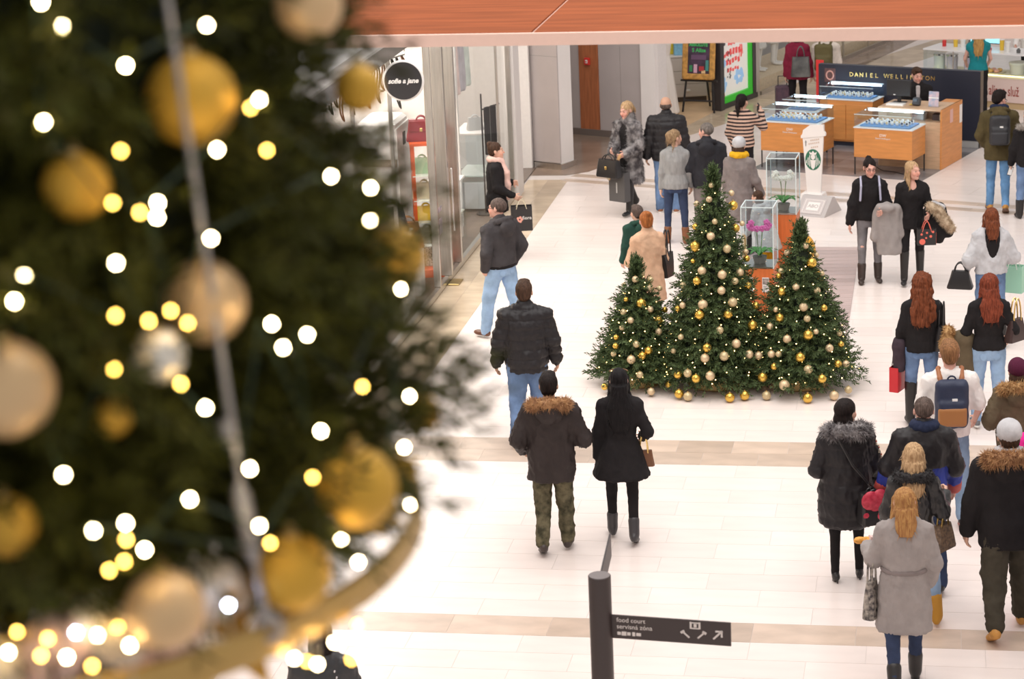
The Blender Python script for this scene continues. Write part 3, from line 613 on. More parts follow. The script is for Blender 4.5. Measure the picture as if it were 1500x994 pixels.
# easel with framed chalkboard
ep = (G(1005, 162) + G(1049, 165)) / 2; ez = empty('easel', (ep[0], ep[1] + .05, 0), math.radians(-14), 'black wooden easel standing in the shop doorway', 'easel')
for x in (-.3, .3): MB().tube([(x * 1.05, -.16, .0), (x * .6, .06, 1.5)], .022, 6).build('leg', M_black, ez)
MB().tube([(0, .5, .0), (0, .1, 1.45)], .022, 6).build('leg', M_black, ez); MB().tube([(-.29, -.13, .22), (.29, -.13, .22)], .018, 6).build('crossbar', M_black, ez); MB().tube([(-.36, -.10, .60), (.36, -.10, .60)], .022, 6).build('ledge', M_black, ez)
cb2 = empty('chalkboard', (ep[0], ep[1] + .05, 0), math.radians(-14), 'chalkboard with green lettering in an ornate golden wooden frame on easel', 'chalkboard'); R_ = RX(-.14)
tf = Matrix.Translation((0, -.125, .63)) @ R_.to_4x4()
M_gframe = mat('gold_wood_frame', (.62, .33, .09), .4, var=.25, scale=14)
def on(b, nm, m): me = b.mesh(nm); me.transform(tf); return link(nm, me, m, cb2)
BW, BH = .64, .80
on(MB().box((0, 0, BH / 2), (BW - .1, .03, BH - .1)), 'board', mat('chalkboard_black', (.03, .028, .035), .7, col2=(.09, .05, .10), scale=5))
for s in (-1, 1): on(MB().box((s * (BW / 2 - .05), -.012, BH / 2), (.11, .06, BH), bev=.02), 'frame_side', M_gframe); on(MB().box((0, -.014, BH / 2 + s * (BH / 2 - .05)), (BW, .06, .11), bev=.02), 'frame_side', M_gframe)
M_chalk = mat('green_chalk', (.08, .55, .16), .8)
text_part('lettering', 'ABSOLUTE', .088, M_chalk, cb2, tf @ face_matrix((-.01, -.018, .645), (1, 0, 0), (0, 0, 1)), .002, offset=.004, xs=.86)
text_part('lettering', 'S Alize', .10, M_chalk, cb2, tf @ face_matrix((0, -.018, .54), (1, 0, 0), (0, 0, 1)), .002, offset=.003)
for x, z, w_, hh, c in ((-.06, .2, .07, .16, (.75, .45, .6)), (.06, .2, .1, .09, (.5, .05, .06)), (-.15, .2, .06, .12, (.06, .3, .13)), (.17, .26, .06, .2, (.08, .3, .28)), (.1, .14, .08, .06, (.8, .55, .3)), (0, .41, .3, .09, (.16, .09, .17))):
    on(MB().box((x, -.018, z), (w_, .006, hh), bev=.002), 'chalk_drawing', mat('chalk%d' % int(c[0] * 1000), c, .8))
# ================================================================== JEWELLERY KIOSK (turned grid K1/K2)
M_navy = mat('kiosk_navy', (.022, .024, .040), .45); M_oak = mat('light_oak', (.60, .40, .25), .45, var=.1, scale=4, stretch=(1, 1, 8)); M_led = mat('white_led', (.9, .95, 1), .5, emit=14.0, ecol=(.72, .88, 1))
M_cushion = mat('blue_cushion', (.16, .33, .62), .7); M_watch = mat('watch_white', (.85, .84, .82), .3); M_orange_panel = mat('orange_case_panel', (.66, .27, .075), .42, var=.08, scale=3, stretch=(1, 1, 8))
wl = empty('kiosk_wall', kp(0, 0), K20, 'dark navy back wall of the jewellery kiosk with gold spaced lettering', 'kiosk wall')
box_part('panel', (1.475, .06, .72), (2.95, .12, 1.2), M_navy, wl, .004); box_part('plinth', (1.475, .06, .06), (2.9, .10, .12), mat('grey_plinth2', (.42, .41, .40), .5), wl)
box_part('end_cap', (2.955, .06, .66), (.012, .13, 1.32), mat('bronze_trim', (.16, .13, .11), .4, .6), wl)
def klet(s, a, z, size): text_part('lettering', s, size, M_goldm, wl, face_matrix((a, -.004, z), (1, 0, 0), (0, 0, 1)), .006, spacing=1.0, offset=.002)
for i, ch in enumerate('DANIEL'): klet(ch, .62 + i * .093, 1.16, .105)
for i, ch in enumerate('WELLINGTON'): klet(ch, 1.27 + i * .093, 1.16, .105)
pc = empty('wall_picture', kp(.22, -.004, 1.13), K20, 'small framed picture of rose gold wreath on navy kiosk wall', 'picture')
box_part('backing', (0, 0, 0), (.2, .012, .24), mat('pic_dark', (.12, .06, .06), .4), pc)
MB().tube([(.065 * math.cos(a), -.008, .075 * math.sin(a)) for a in np.linspace(0, 2 * math.pi, 15)[:-1]], .014, 6, True).build('wreath', mat('rose_gold', (.75, .42, .36), .3, .6), pc, True)
def watches(t, x0, x1, y0, y1, z, n, rows):
    box_part('cushion', ((x0 + x1) / 2, (y0 + y1) / 2, z + .02), (x1 - x0, y1 - y0, .04), M_cushion, t, .01)
def show_case(a0, b0, w_, d_, zb, zt, zg, label, legs=True, doors=False, logo=True, nrow=2, ncol=9):
    t = empty('display_case', kp(a0, b0), K20, label, 'display case')
    if doors:
        box_part('body', (w_ / 2, d_ / 2, (zb + zt) / 2), (w_, d_, zt - zb), M_orange_panel, t, .004)
        for i in (0, 1): box_part('door', (w_ * (.25 + .5 * i), -.008, (zb + zt) / 2 - .02), (w_ / 2 - .012, .016, zt - zb - .1), M_orange_panel, t, .003)
    else: box_part('body', (w_ / 2, d_ / 2, (zb + zt) / 2), (w_, d_, zt - zb), M_orange_panel, t, .004)
    box_part('deck', (w_ / 2, d_ / 2, zt + .008), (w_ + .02, d_ + .02, .016), M_shopwhite, t, .002)
    for s in (0, 1):
        box_part('glass_side', (w_ / 2, .004 + s * (d_ - .008), (zt + zg) / 2 + .008), (w_, .006, zg - zt - .016), M_case_glass, t); box_part('glass_end', (.004 + s * (w_ - .008), d_ / 2, (zt + zg) / 2 + .008), (.006, d_ - .02, zg - zt - .016), M_case_glass, t)
    box_part('glass_top', (w_ / 2, d_ / 2, zg), (w_, d_, .006), M_case_glass, t)
    for s in (0, 1): box_part('edge_strip', (w_ / 2, .006 + s * (d_ - .012), zg + .006), (w_, .012, .008), mat('glass_edge', (.72, .82, .83), .2), t)
    box_part('light_strip', (w_ / 2, d_ - .03, zg - .02), (w_ - .06, .025, .02), M_led, t)
    if legs:
        for x in (.012, w_ - .012):
            for y in (.012, d_ - .012): box_part('leg', (x, y, zb / 2), (.018, .018, zb), M_black, t)
    else: box_part('plinth', (w_ / 2, d_ / 2, zb / 2), (w_ - .06, d_ - .06, zb), M_navy, t)
    if logo:
        text_part('logo', 'DW', .065, M_watch, t, face_matrix((w_ / 2, -.003, zt - .1), (1, 0, 0), (0, 0, 1)), .002); text_part('lettering', 'Daniel Wellington', .035, M_watch, t, face_matrix((w_ / 2, -.003, zt - .15), (1, 0, 0), (0, 0, 1)), .0015)
    return t
def fill(a0, b0, w_, d_, zt, n, rows, lb, rr):
    tr = empty('watch_tray', kp(a0, b0, zt + .0165), K20, 'blue velvet tray full of watch stands in the ' + lb, 'tray', 'watch trays in the kiosk cases')
    box_part('cushion', (w_ / 2, d_ / 2, .012), (w_ - .14, d_ - .16, .024), M_cushion, tr, .006)
    for j in range(rows):
        for i in range(n):
            x = .11 + (w_ - .22) * (i + .5) / n; y = .12 + (d_ - .24) * (j + .5) / rows
            o = empty('wrist_watch', kp(a0 + x, b0 + y, zt + .041), K20 + rr.uniform(-.2, .2), 'wrist watch on white cuff stand in the ' + lb, 'watch', 'watches in the ' + lb)
            link('stand', WST, None, o); link('dial', WDL[rr.randrange(3)], None, o)
WST = MB().box((0, .012, .03), (.045, .03, .06), RX(-.35), .8, .006).mesh('stand'); WST.materials.append(M_watch)
WDL = []
for c in ((.82, .82, .80), (.04, .05, .09), (.65, .5, .25)):
    me = MB().lathe([(.017, 0), (.017, .007), (.014, .008)], (0, -.012, .04), 10, R=RX(math.pi / 2 - .35)).mesh('dial'); me.materials.append(mat('dial%d' % int(c[0] * 100), c, .25, .3)); WDL.append(me)
rr = random.Random(11)
show_case(.05, -2.58, 1.05, .62, .29, .77, .99, 'orange wooden display case on thin black legs behind the coffee cup standee'); fill(.05, -2.58, 1.05, .62, .77, 9, 3, 'case behind the cup standee', rr)
show_case(1.72, -2.6, 1.0, .6, .29, .77, .99, 'orange wooden display case on thin black legs in front of the till counter'); fill(1.72, -2.6, 1.0, .6, .77, 9, 3, 'case before the till', rr)
show_case(.24, -.52, .98, .5, .08, .80, 1.02, 'display cabinet with two orange doors and bright glass top against navy wall', False, True, False); fill(.24, -.52, .98, .5, .80, 9, 3, 'cabinet against navy wall', rr)
show_case(.02, -1.62, .62, .5, .29, .77, .97, 'small glass display case standing between the leggy case and the wall cabinet', True, False, False); fill(.02, -1.62, .62, .5, .77, 5, 2, 'small middle case', rr)
ct = empty('till_counter', kp(1.85, -1.85), K20, 'oak till counter with orange end panel and open shelf', 'counter')
box_part('front_panel', (.54, .02, .38), (1.06, .03, .76), M_oak, ct); box_part('front_panel', (.29, .02, .87), (.56, .03, .2), M_oak, ct); box_part('shelf', (.54, .3, .765), (1.05, .55, .02), M_oak, ct); box_part('top', (.54, .35, .98), (1.1, .72, .03), M_oak, ct, .004)
box_part('back_panel', (.8, .4, .87), (.55, .02, .19), M_oak, ct); box_part('end_panel', (1.085, .48, .50), (.025, .98, .99), M_orange_panel, ct); box_part('end_panel', (.01, .35, .49), (.025, .7, .96), M_oak, ct)
box_part('base', (.54, .4, .03), (1.04, .7, .06), M_navy, ct); box_part('side_top', (.95, .85, .98), (.28, .28, .03), M_orange_panel, ct)
sg2 = empty('side_notice', kp(2.948, -1.2, .78), K20, 'white notices stuck on the orange end panel of till counter', 'notice')
box_part('sheet', (0, .25, .0), (.004, .12, .3), M_watch, sg2); box_part('sheet', (0, -.2, .04), (.004, .14, .22), mat('notice_pink', (.75, .45, .4), .6), sg2)
mo = empty('monitor', kp(2.05, -1.45, .995), K20 + math.pi * 0, 'black flat till monitor seen from behind on the counter', 'monitor')
box_part('screen_housing', (0, 0, .25), (.42, .035, .27), M_black, mo, .008); box_part('neck', (0, .02, .08), (.06, .03, .14), M_black, mo); box_part('foot', (0, .03, .008), (.22, .16, .016), M_black, mo, .004); box_part('logo', (-.07, -.02, .14), (.04, .004, .012), M_watch, mo)
pt = empty('paper_stack', kp(2.08, -1.66, .995), K20, 'stack of white paper on the till counter in front of monitor', 'paper'); box_part('sheets', (0, 0, .015), (.30, .14, .03), M_watch, pt); box_part('top_sheet', (.01, .004, .0315), (.29, .13, .003), M_watch, pt, R=RZ(.06))
tm = empty('card_terminal', kp(2.42, -1.6, .995), K20 - .2, 'dark card terminal on the till counter beside paper stack', 'card terminal'); box_part('housing', (0, 0, .07), (.13, .1, .14), mat('terminal_grey', (.05, .055, .065), .4), tm, .02, RX(-.3)); box_part('screen', (0, -.05, .1), (.08, .006, .05), mat('terminal_screen', (.03, .06, .1), .2), tm, 0, RX(-.3)); box_part('card', (-.09, -.02, .02), (.05, .08, .006), M_yel, tm)
lf = empty('leaflet_stand', kp(2.72, -1.62, .995), K20, 'clear acrylic stand with blue and pink watch leaflet on till counter', 'leaflet stand'); box_part('acrylic', (0, .012, .13), (.18, .006, .26), M_case_glass, lf, 0, RX(-.1)); box_part('leaflet', (0, 0, .13), (.17, .004, .25), mat('leaflet_blue', (.30, .38, .52), .4, col2=(.7, .5, .52), scale=12), lf, 0, RX(-.1)); box_part('foot', (0, .02, .006), (.18, .1, .01), M_case_glass, lf); box_part('white_band', (0, -.004, .15), (.17, .004, .02), M_watch, lf, 0, RX(-.1))
bxs = empty('white_box', kp(2.45, -1.6, .776), K20, 'white gift box on the open shelf of till counter', 'box'); box_part('box_body', (0, 0, .04), (.24, .16, .08), M_watch, bxs, .004); box_part('lid', (0, 0, .09), (.25, .17, .025), M_watch, bxs, .004)
bx2 = empty('card_box', kp(2.78, -1.58, .776), K20, 'dark brown box of cards on the open shelf of till counter', 'box'); box_part('box_body', (0, 0, .05), (.16, .12, .10), mat('cardbox_brown', (.08, .05, .045), .5), bx2, .004); box_part('cards', (.06, -.03, .055), (.02, .08, .1), M_cream, bx2)
fe = empty('red_banner', kp(-.12, .35, 0), K20, 'narrow red banner stand behind the left end of navy kiosk wall', 'banner'); box_part('banner_sheet', (0, 0, .95), (.14, .02, .75), mat('banner_red', (.75, .03, .03), .5), fe); box_part('pole', (0, .02, .65), (.02, .02, 1.3), M_chrome, fe); box_part('foot', (0, .02, .01), (.3, .2, .02), M_steel, fe)
cbl = tag(MB().tube([kp(1.9 + .5 * t_, -2.35 + .1 * math.sin(t_ * 3), .28 - .27 * math.sin(math.pi * min(1, t_ * .9 + .1)) if t_ < .5 else .012 + .0 * t_) for t_ in np.linspace(0, 1.4, 15)], .006, 5).build('power_cable', mat('cable_black', (.01, .01, .012), .5)), 'thin black power cable drooping under the case before the till', 'cable')

# ================================================================== FOOD STALL at the far right
sa, sb = G(1351, 103, .6)[:2], G(1500, 163)[:2]; s_an = math.radians(-27); sO = G(1440, 157)[:2]
sdv = np.array([math.cos(s_an), math.sin(s_an)]); sO = sO - sdv * 1.25
stl = empty('food_stall', (sO[0], sO[1], 0), s_an, 'pale pink food stall counter with dark red lettering and glass display', 'stall'); SW = 4.6
box_part('front_panel', (SW / 2, .02, .345), (SW, .04, .44), mat('stall_pink', (.74, .58, .53), .45), stl); box_part('kick_panel', (SW / 2, .05, .06), (SW, .04, .12), mat('stall_tan', (.55, .40, .22), .5), stl)
box_part('counter_slab', (SW / 2, .36, .58), (SW, .74, .03), mat('stall_cream', (.82, .74, .5), .4), stl); box_part('carcass', (SW / 2, .4, .3), (SW - .04, .66, .54), M_shopwhite, stl)
box_part('display_glass', (SW / 2, .02, .80), (SW, .008, .4), M_case_glass, stl); box_part('top_slab', (SW / 2, .36, 1.01), (SW, .7, .025), mat('stall_top', (.80, .78, .78), .25), stl); box_part('end_glass', (.006, .36, .80), (.008, .66, .4), M_case_glass, stl)
for x in (.62, 1.2, 2.4, 3.5): box_part('glass_joint', (x, .02, .80), (.02, .014, .4), M_steel, stl)
box_part('warm_lamp', (SW / 2, .06, .605), (SW - .1, .02, .015), mat('stall_warm_led', (1, .9, .4), .5, emit=3, ecol=(1, .85, .35)), stl)
text_part('lettering', 'aliaco služ', .27, mat('stall_letter_red', (.33, .055, .04), .5), stl, face_matrix((1.36, -.003, .33), (1, 0, 0), (0, 0, 1)), .003, 'LEFT', xs=.55)
stR = Matrix.Rotation(s_an, 3, 'Z')
def sp_(x, y, z): v = stR @ Vector((x, y, 0)); return (sO[0] + v.x, sO[1] + v.y, z)
for x, w_, c, lb in ((1.75, .34, (.72, .70, .68), 'large pale grey'), (2.42, .28, (.66, .62, .30), 'yellow green'), (2.08, .22, (.70, .68, .36), 'small yellow'), (2.8, .3, (.7, .7, .6), 'cream')):
    t = empty('food_tub', sp_(x, .28 if 'large' not in lb else .42, .597), s_an, lb + ' lidded food tub behind the stall glass', 'food tub'); MB().lathe([(w_ * .42, 0), (w_ * .5, .16 * w_ / .3)], n=18).build('tub', mat('tub%s' % lb[:5], c, .5), t, True); MB().lathe([(w_ * .53, .16 * w_ / .3), (w_ * .53, .19 * w_ / .3), (w_ * .3, .2 * w_ / .3)], n=18).build('lid', M_watch, t, True)
for x, c, lb in ((.2, (.55, .6, .62), 'clear glass'), (.46, (.42, .40, .52), 'violet tinted'), (.82, (.36, .33, .50), 'purple tinted')):
    t = empty('ice_cream_tub', sp_(x, .3, .597), s_an, lb + ' cylindrical container in the end of the stall glass', 'container'); MB().lathe([(.10, 0), (.11, .26), (.115, .27)], n=18).build('cylinder', mat('cyl%s' % lb[:3], c, .25), t, True); MB().lathe([(.118, .27), (.118, .30), (.03, .31)], n=18).build('lid', M_chrome, t, True)
t = empty('cake_tray', sp_(1.28, .3, .597), s_an, 'tray of pink and orange pastries behind the stall glass', 'tray'); box_part('tray_plate', (0, 0, .01), (.42, .3, .02), M_cream, t)
for i in range(6): MB().sphere(((i % 3 - 1) * .12, (i // 3 - .5) * .13, .055), .055, 10, 6, (1, 1, .65)).build('pastry', mat('pastry%d' % (i % 2), ((.75, .38, .3), (.72, .42, .12))[i % 2], .6), t, True)
rr2 = random.Random(5)
for i in range(12):
    x = .25 + i * .2 + rr2.uniform(-.03, .03); c = ((.6, .03, .03), (.75, .5, .05), (.8, .78, .74), (.1, .1, .1), (.75, .3, .1))[i % 5]; hh = rr2.uniform(.08, .2)
    nm, lbl = (('bottle', 'bottle'), ('jar', 'jar'), ('paper_cup', 'cup'), ('bottle', 'bottle'), ('jar', 'jar'))[i % 5]; cn = ('red', 'yellow', 'white', 'black', 'orange')[i % 5]
    t = empty(nm, sp_(x, .3 + rr2.uniform(-.12, .12), 1.023), 0, cn + ' ' + lbl + ' on top of the food stall', lbl, cn + ' ' + lbl + 's on the food stall')
    prof = [(.035, 0), (.04, hh * .6), (.02, hh * .8), (.018, hh)] if lbl == 'bottle' else [(.038, 0), (.045, hh)]
    MB().lathe(prof, n=12).build('vessel', mat('ves' + cn, c, .4), t, True); MB().lathe([(prof[-1][0] + .005, hh), (prof[-1][0] + .005, hh + .02)], n=12).build('lid', M_watch, t)
scn = empty('menu_screen', sp_(.95, .66, 1.023), s_an, 'bright light blue menu screen on top of the food stall', 'screen'); box_part('stand', (0, 0, .04), (.1, .06, .08), M_black, scn); box_part('panel', (0, -.01, .19), (.62, .03, .24), mat('screen_blue', (.25, .65, .8), .3, emit=.9, ecol=(.35, .8, .95)), scn); box_part('bezel', (0, .01, .19), (.66, .02, .28), M_black, scn)
M_trunk = mat('stem_green', (.12, .22, .06), .6)

# ================================================================== COFFEE CUP STANDEE
cpp = G(1192, 300); cp = empty('cup_standee', (cpp[0], cpp[1], 0), math.radians(-14), 'tall white paper cup shaped standee with green round emblem on white base', 'standee')
M_cup = mat('cup_white', (.84, .79, .76), .5); M_sg = mat('emblem_green', (.03, .16, .09), .5)
def flat(poly, y0, y1, nm, m, par): # poly in x,z
    b = MB(); n = len(poly); P = [(x, y0, z) for x, z in poly] + [(x, y1, z) for x, z in poly]; b.add(P, [tuple(range(n)), tuple(reversed(range(n, 2 * n)))] + [(i, n + i, n + (i + 1) % n, (i + 1) % n) for i in range(n)]); return b.build(nm, m, par)
flat([(-.10, .20), (.12, .20), (.165, 1.10), (-.165, 1.06)], -.02, .02, 'cup_body', M_cup, cp)
flat([(-.19, 1.05), (.20, 1.10), (.20, 1.14), (.175, 1.17), (.17, 1.27), (-.06, 1.25), (-.155, 1.18), (-.165, 1.12), (-.19, 1.09)], -.03, .03, 'cup_lid', M_cup, cp)
RC = .135; cz = .72; EL = lambda rx, rz, cx=0, c_=.72, n=24: [(cx + rx * math.cos(a), c_ + rz * math.sin(a)) for a in np.linspace(0, 2 * math.pi, n + 1)[:-1]]
flat(EL(.125, .165), -.0225, -.018, 'emblem_disc', M_sg, cp); flat(EL(.034, .045, 0, .765), -.0245, -.018, 'emblem_figure', M_cup, cp)
flat([(-.05, .80), (-.06, .845), (-.025, .825), (0, .86), (.025, .825), (.06, .845), (.05, .80)], -.0245, -.018, 'emblem_figure', M_cup, cp)
for sd in (-1, 1):
    for k in range(3): x0 = sd * (.045 + .026 * k); flat([(x0, .80 - .04 * k), (x0 + sd * .012, .78 - .04 * k), (x0 + sd * .014, .62 + .02 * k), (x0 + sd * .002, .60 + .03 * k)][::sd], -.0245, -.018, 'emblem_figure', M_cup, cp)
flat([(-.04, .715), (.04, .715), (.03, .60), (0, .565), (-.03, .60)], -.0245, -.018, 'emblem_figure', M_cup, cp)
M_inkg = mat('ink_grey', (.25, .24, .23), .6)
for s in ('arrow',): flat([(-.12, .93), (-.108, .93), (-.108, 1.0), (-.095, .985), (-.114, 1.02), (-.133, .985), (-.12, 1.0)], -.026, -.021, 'arrow', M_inkg, cp)
for i, (x0, z, n_) in enumerate(((-.03, 1.02, 5), (-.06, .965, 6), (-.02, .91, 4))):
    for k in range(n_): box_part('print_mark', (x0 + k * .03, -.0225, z + .006 * k), (.02, .003, .022), mat('print_tan', (.62, .48, .40), .6), cp)
base = empty('standee_base', (cpp[0] + .05, cpp[1] - .5, 0), math.radians(-24), 'pale grey wedge shaped floor sign with framed white print beside the cup standee', 'floor sign')
b = MB(); b.add([(-.2, -.3, 0), (.3, -.3, 0), (.3, .3, 0), (-.2, .3, 0), (-.2, -.02, .26), (.3, -.02, .26), (.3, .05, .26), (-.2, .05, .26)], [(3, 2, 1, 0), (0, 1, 5, 4), (4, 5, 6, 7), (2, 3, 7, 6), (0, 4, 7, 3), (1, 2, 6, 5)]).build('wedge', mat('wedge_grey', (.50, .46, .45), .5), base)
sl = face_matrix((.05, -.165, .129), (1, 0, 0), (0, .28, .26))
def onsl(w_, h_, z, m, nm): me = MB().box((0, 0, z), (w_, h_, .004)).mesh(nm); me.transform(sl); link(nm, me, m, base)
onsl(.36, .28, .003, mat('wedge_panel', (.58, .53, .52), .5), 'panel'); onsl(.20, .15, .006, M_cup, 'print')
text_part('print_lettering', 'ABO', .085, mat('wedge_ink', (.5, .46, .45), .5), base, sl @ Matrix.Translation((0, 0, .009)), .001, offset=.002)
for s in (-1, 1):
    me = MB().box((0, s * .115, .006), (.3, .006, .003)).mesh('line'); me.transform(sl); link('frame_line', me, M_cup, base); me = MB().box((s * .15, 0, .006), (.006, .23, .003)).mesh('line'); me.transform(sl); link('frame_line', me, M_cup, base)
# foot plate that carries the cup
box_part('foot_block', (0, 0, .10), (.42, .3, .2), M_cup, cp, .01, taper=.8)

# ================================================================== ORCHID STANDS
def orchid_stand(x, y, rz, lb, petal, posters=False):
    t = empty('orchid_stand', (x, y, .014), rz, 'orange wooden plinth with glass showcase holding the ' + lb + ' orchid', 'showcase'); W, Dp, zp, zg = .40, .40, .84, 1.62
    box_part('plinth', (0, 0, zp / 2), (W, Dp, zp), mat('plinth_orange', (.68, .17, .045), .45, var=.1, scale=3, stretch=(8, 8, 1)), t, .004); box_part('rim', (0, 0, zp + .01), (W + .01, Dp + .01, .02), M_steel, t)
    for s in (-1, 1):
        box_part('glass_side', (0, s * (Dp / 2 - .004), (zp + zg) / 2 + .01), (W, .006, zg - zp - .02), M_case_glass, t); box_part('glass_side', (s * (W / 2 - .004), 0, (zp + zg) / 2 + .01), (.006, Dp - .02, zg - zp - .02), M_case_glass, t)
        for q in (-1, 1): box_part('edge_bar', (s * W / 2, q * Dp / 2, (zp + zg) / 2), (.012, .012, zg - zp), MATS['glass_edge'], t)
        box_part('edge_bar', (0, s * Dp / 2, zg), (W, .012, .012), MATS['glass_edge'], t); box_part('edge_bar', (s * W / 2, 0, zg), (.012, Dp, .012), MATS['glass_edge'], t)
    box_part('glass_top', (0, 0, zg), (W, Dp, .006), M_case_glass, t)
    if posters:
        for s in (-1, 1):
            p = box_part('notice', (s * .10, -Dp / 2 - .003, .63), (.085, .005, .19), mat('notice_white', (.84, .80, .78), .5), t); box_part('photo', (s * .10, -Dp / 2 - .007, .675), (.07, .004, .075), mat('photo_dark', (.10, .09, .09), .5, col2=(.5, .42, .38), scale=30), p)
            for k in range(3): box_part('print_line', (s * .10 - .005, -Dp / 2 - .007, .61 - k * .02), (.045, .003, .007), M_inkg, p)
    o = empty('orchid', (x, y, .014 + zp + .022), rz, lb + ' orchid with two arched stems growing in glass showcase', 'orchid')
    MB().lathe([(.07, 0), (.09, .08), (.092, .09)], n=16).build('pot', mat('orchid_pot', (.16, .14, .12), .5), o, True)
    M_leaf = mat('orchid_leaf', (.06, .20, .04), .4); M_pet = mat('petal_' + lb[:4], petal, .6)
    for k in range(9):
        a = k * 2.4; L_ = .17 + .03 * (k % 3); pts = [(r_ * math.cos(a), r_ * math.sin(a), .09 + .09 * math.sin(r_ / L_ * 2.4)) for r_ in np.linspace(.01, L_, 6)]
        b = MB(); wv = [.015, .03, .034, .03, .02, .003]; P = []
        for (px_, py_, pz_), w_ in zip(pts, wv): nx, ny = -math.sin(a) * w_, math.cos(a) * w_; P += [(px_ + nx, py_ + ny, pz_ + .006), (px_, py_, pz_ - .004), (px_ - nx, py_ - ny, pz_ + .006)]
        b.add(P, [(i * 3 + j, i * 3 + j + 1, i * 3 + j + 4, i * 3 + j + 3) for i in range(5) for j in (0, 1)]).build('leaf', M_leaf, o, True)
    for q, s in enumerate((-1, 1)):
        pts = [(s * (.02 + .10 * t_ ** 2), -.02 * s + .05 * t_ * (1 if q else -1), .08 + .46 * math.sin(t_ * 1.75) / math.sin(1.75) * (1 if t_ < .9 else .99)) for t_ in np.linspace(0, 1, 10)]
        MB().tube(pts, .005, 5).build('stem', M_trunk, o, True); MB().tube([(s * .02, 0, .05), (s * .03, 0, .5)], .003, 4).build('support_cane', M_steel, o)
        for k in range(5):
            p = pts[5 + k]; p = (p[0] + s * .02 * (k % 3 - 1), p[1] - .015 * (k % 2), p[2] - .03 * (k % 3)); b = MB(); ph = k * 1.3
            for j in range(5):
                a = ph + j * 2 * math.pi / 5; r_ = .030; cx2, cz2 = p[0] + r_ * .75 * math.cos(a) + s * .015 * (k % 2), p[2] - .02 + r_ * .75 * math.sin(a); b.sphere((cx2, p[1] - .02, cz2), r_ * .72, 8, 5, (1, .25, 1))
            b.sphere((p[0] + s * .015 * (k % 2), p[1] - .035, p[2] - .02), .014, 6, 4).build('blossom', M_pet, o, True)
orchid_stand(-2.245, 28.65, math.radians(-4), 'pink', (.72, .16, .42), True)
orchid_stand(-2.14, 31.6, math.radians(-4), 'white', (.84, .80, .72))

# ================================================================== DIRECTION SIGN POST
spx = GD(878, 842, 14.5); R_p = .071; zt = float(spx[2])
dp_ = empty('direction_sign', (spx[0], spx[1], 0), 0, 'black cylindrical direction post with dark sign blades reading food court', 'sign post')
M_sb = mat('signpost_brownblack', (.032, .021, .020), .4); M_sw = mat('sign_print', (.62, .56, .53), .5)
MB().lathe([(R_p * 1.6, 0), (R_p * 1.6, .012), (R_p, .013), (R_p, zt - .003), (R_p - .003, zt)], n=32).build('post', M_sb, dp_, True)
MB().lathe([(R_p - .004, zt), (R_p - .005, zt + .002)], n=32).build('cap', mat('cap_grey', (.20, .18, .18), .4), dp_)
def blade(ang, z, L_, hgt, txt=False):
    t = MB().box((R_p + L_ / 2 - .01, 0, z), (L_, .012, hgt)); me = t.mesh('sign_blade'); me.transform(Matrix.Rotation(ang, 4, 'Z')); o = link('sign_blade', me, M_sb, dp_)
    M4 = Matrix.Rotation(ang, 4, 'Z') @ face_matrix((0, -.0065, z), (1, 0, 0), (0, 0, 1))
    if txt:
        def T(s, x, y, sz): text_part('lettering', s, sz, M_sw, o, M4 @ Matrix.Translation((x, y, 0)), .001, 'LEFT')
        T('food court', R_p + .03, hgt * .30, .042); T('servisná zóna', R_p + .03, hgt * .02, .042)
        def B(x, y, w_, h_, a=0): me = MB().box((0, 0, 0), (w_, h_, .002)).mesh('pictogram'); me.transform(M4 @ Matrix.Translation((x, y, .001)) @ Matrix.Rotation(a, 4, 'Z')); link('pictogram', me, M_sw, o)
        for k, w_ in enumerate((.022, .03, .022, .018, .03)): B(R_p + .045 + k * .031, -hgt * .27, w_, .02 + .006 * (k % 2))
        bx0 = R_p + .50
        B(bx0, .045, .012, .045); B(bx0 + .055, .045, .012, .045); B(bx0 + .028, .025, .05, .007); B(bx0 + .028, .062, .05, .007); B(bx0 + .028, .044, .018, .022); B(bx0 - .032, -.018, .06, .010, -.75); B(bx0 - .052, -.002, .026, .016, .6); B(bx0 + .065, -.018, .06, .010, .75); B(bx0 + .085, .0, .026, .016, -.5)
        ax_ = bx0 + .165; B(ax_, -.012, .07, .011, math.pi / 4); B(ax_ + .012, .015, .045, .011); B(ax_ + .028, .0, .011, .045)
bl_a = math.radians(-5.5)
blade(bl_a, zt - .335, .76, .155, True); blade(math.radians(93), zt - .10, .72, .155); blade(math.radians(95.5), zt - .28, .36, .155)
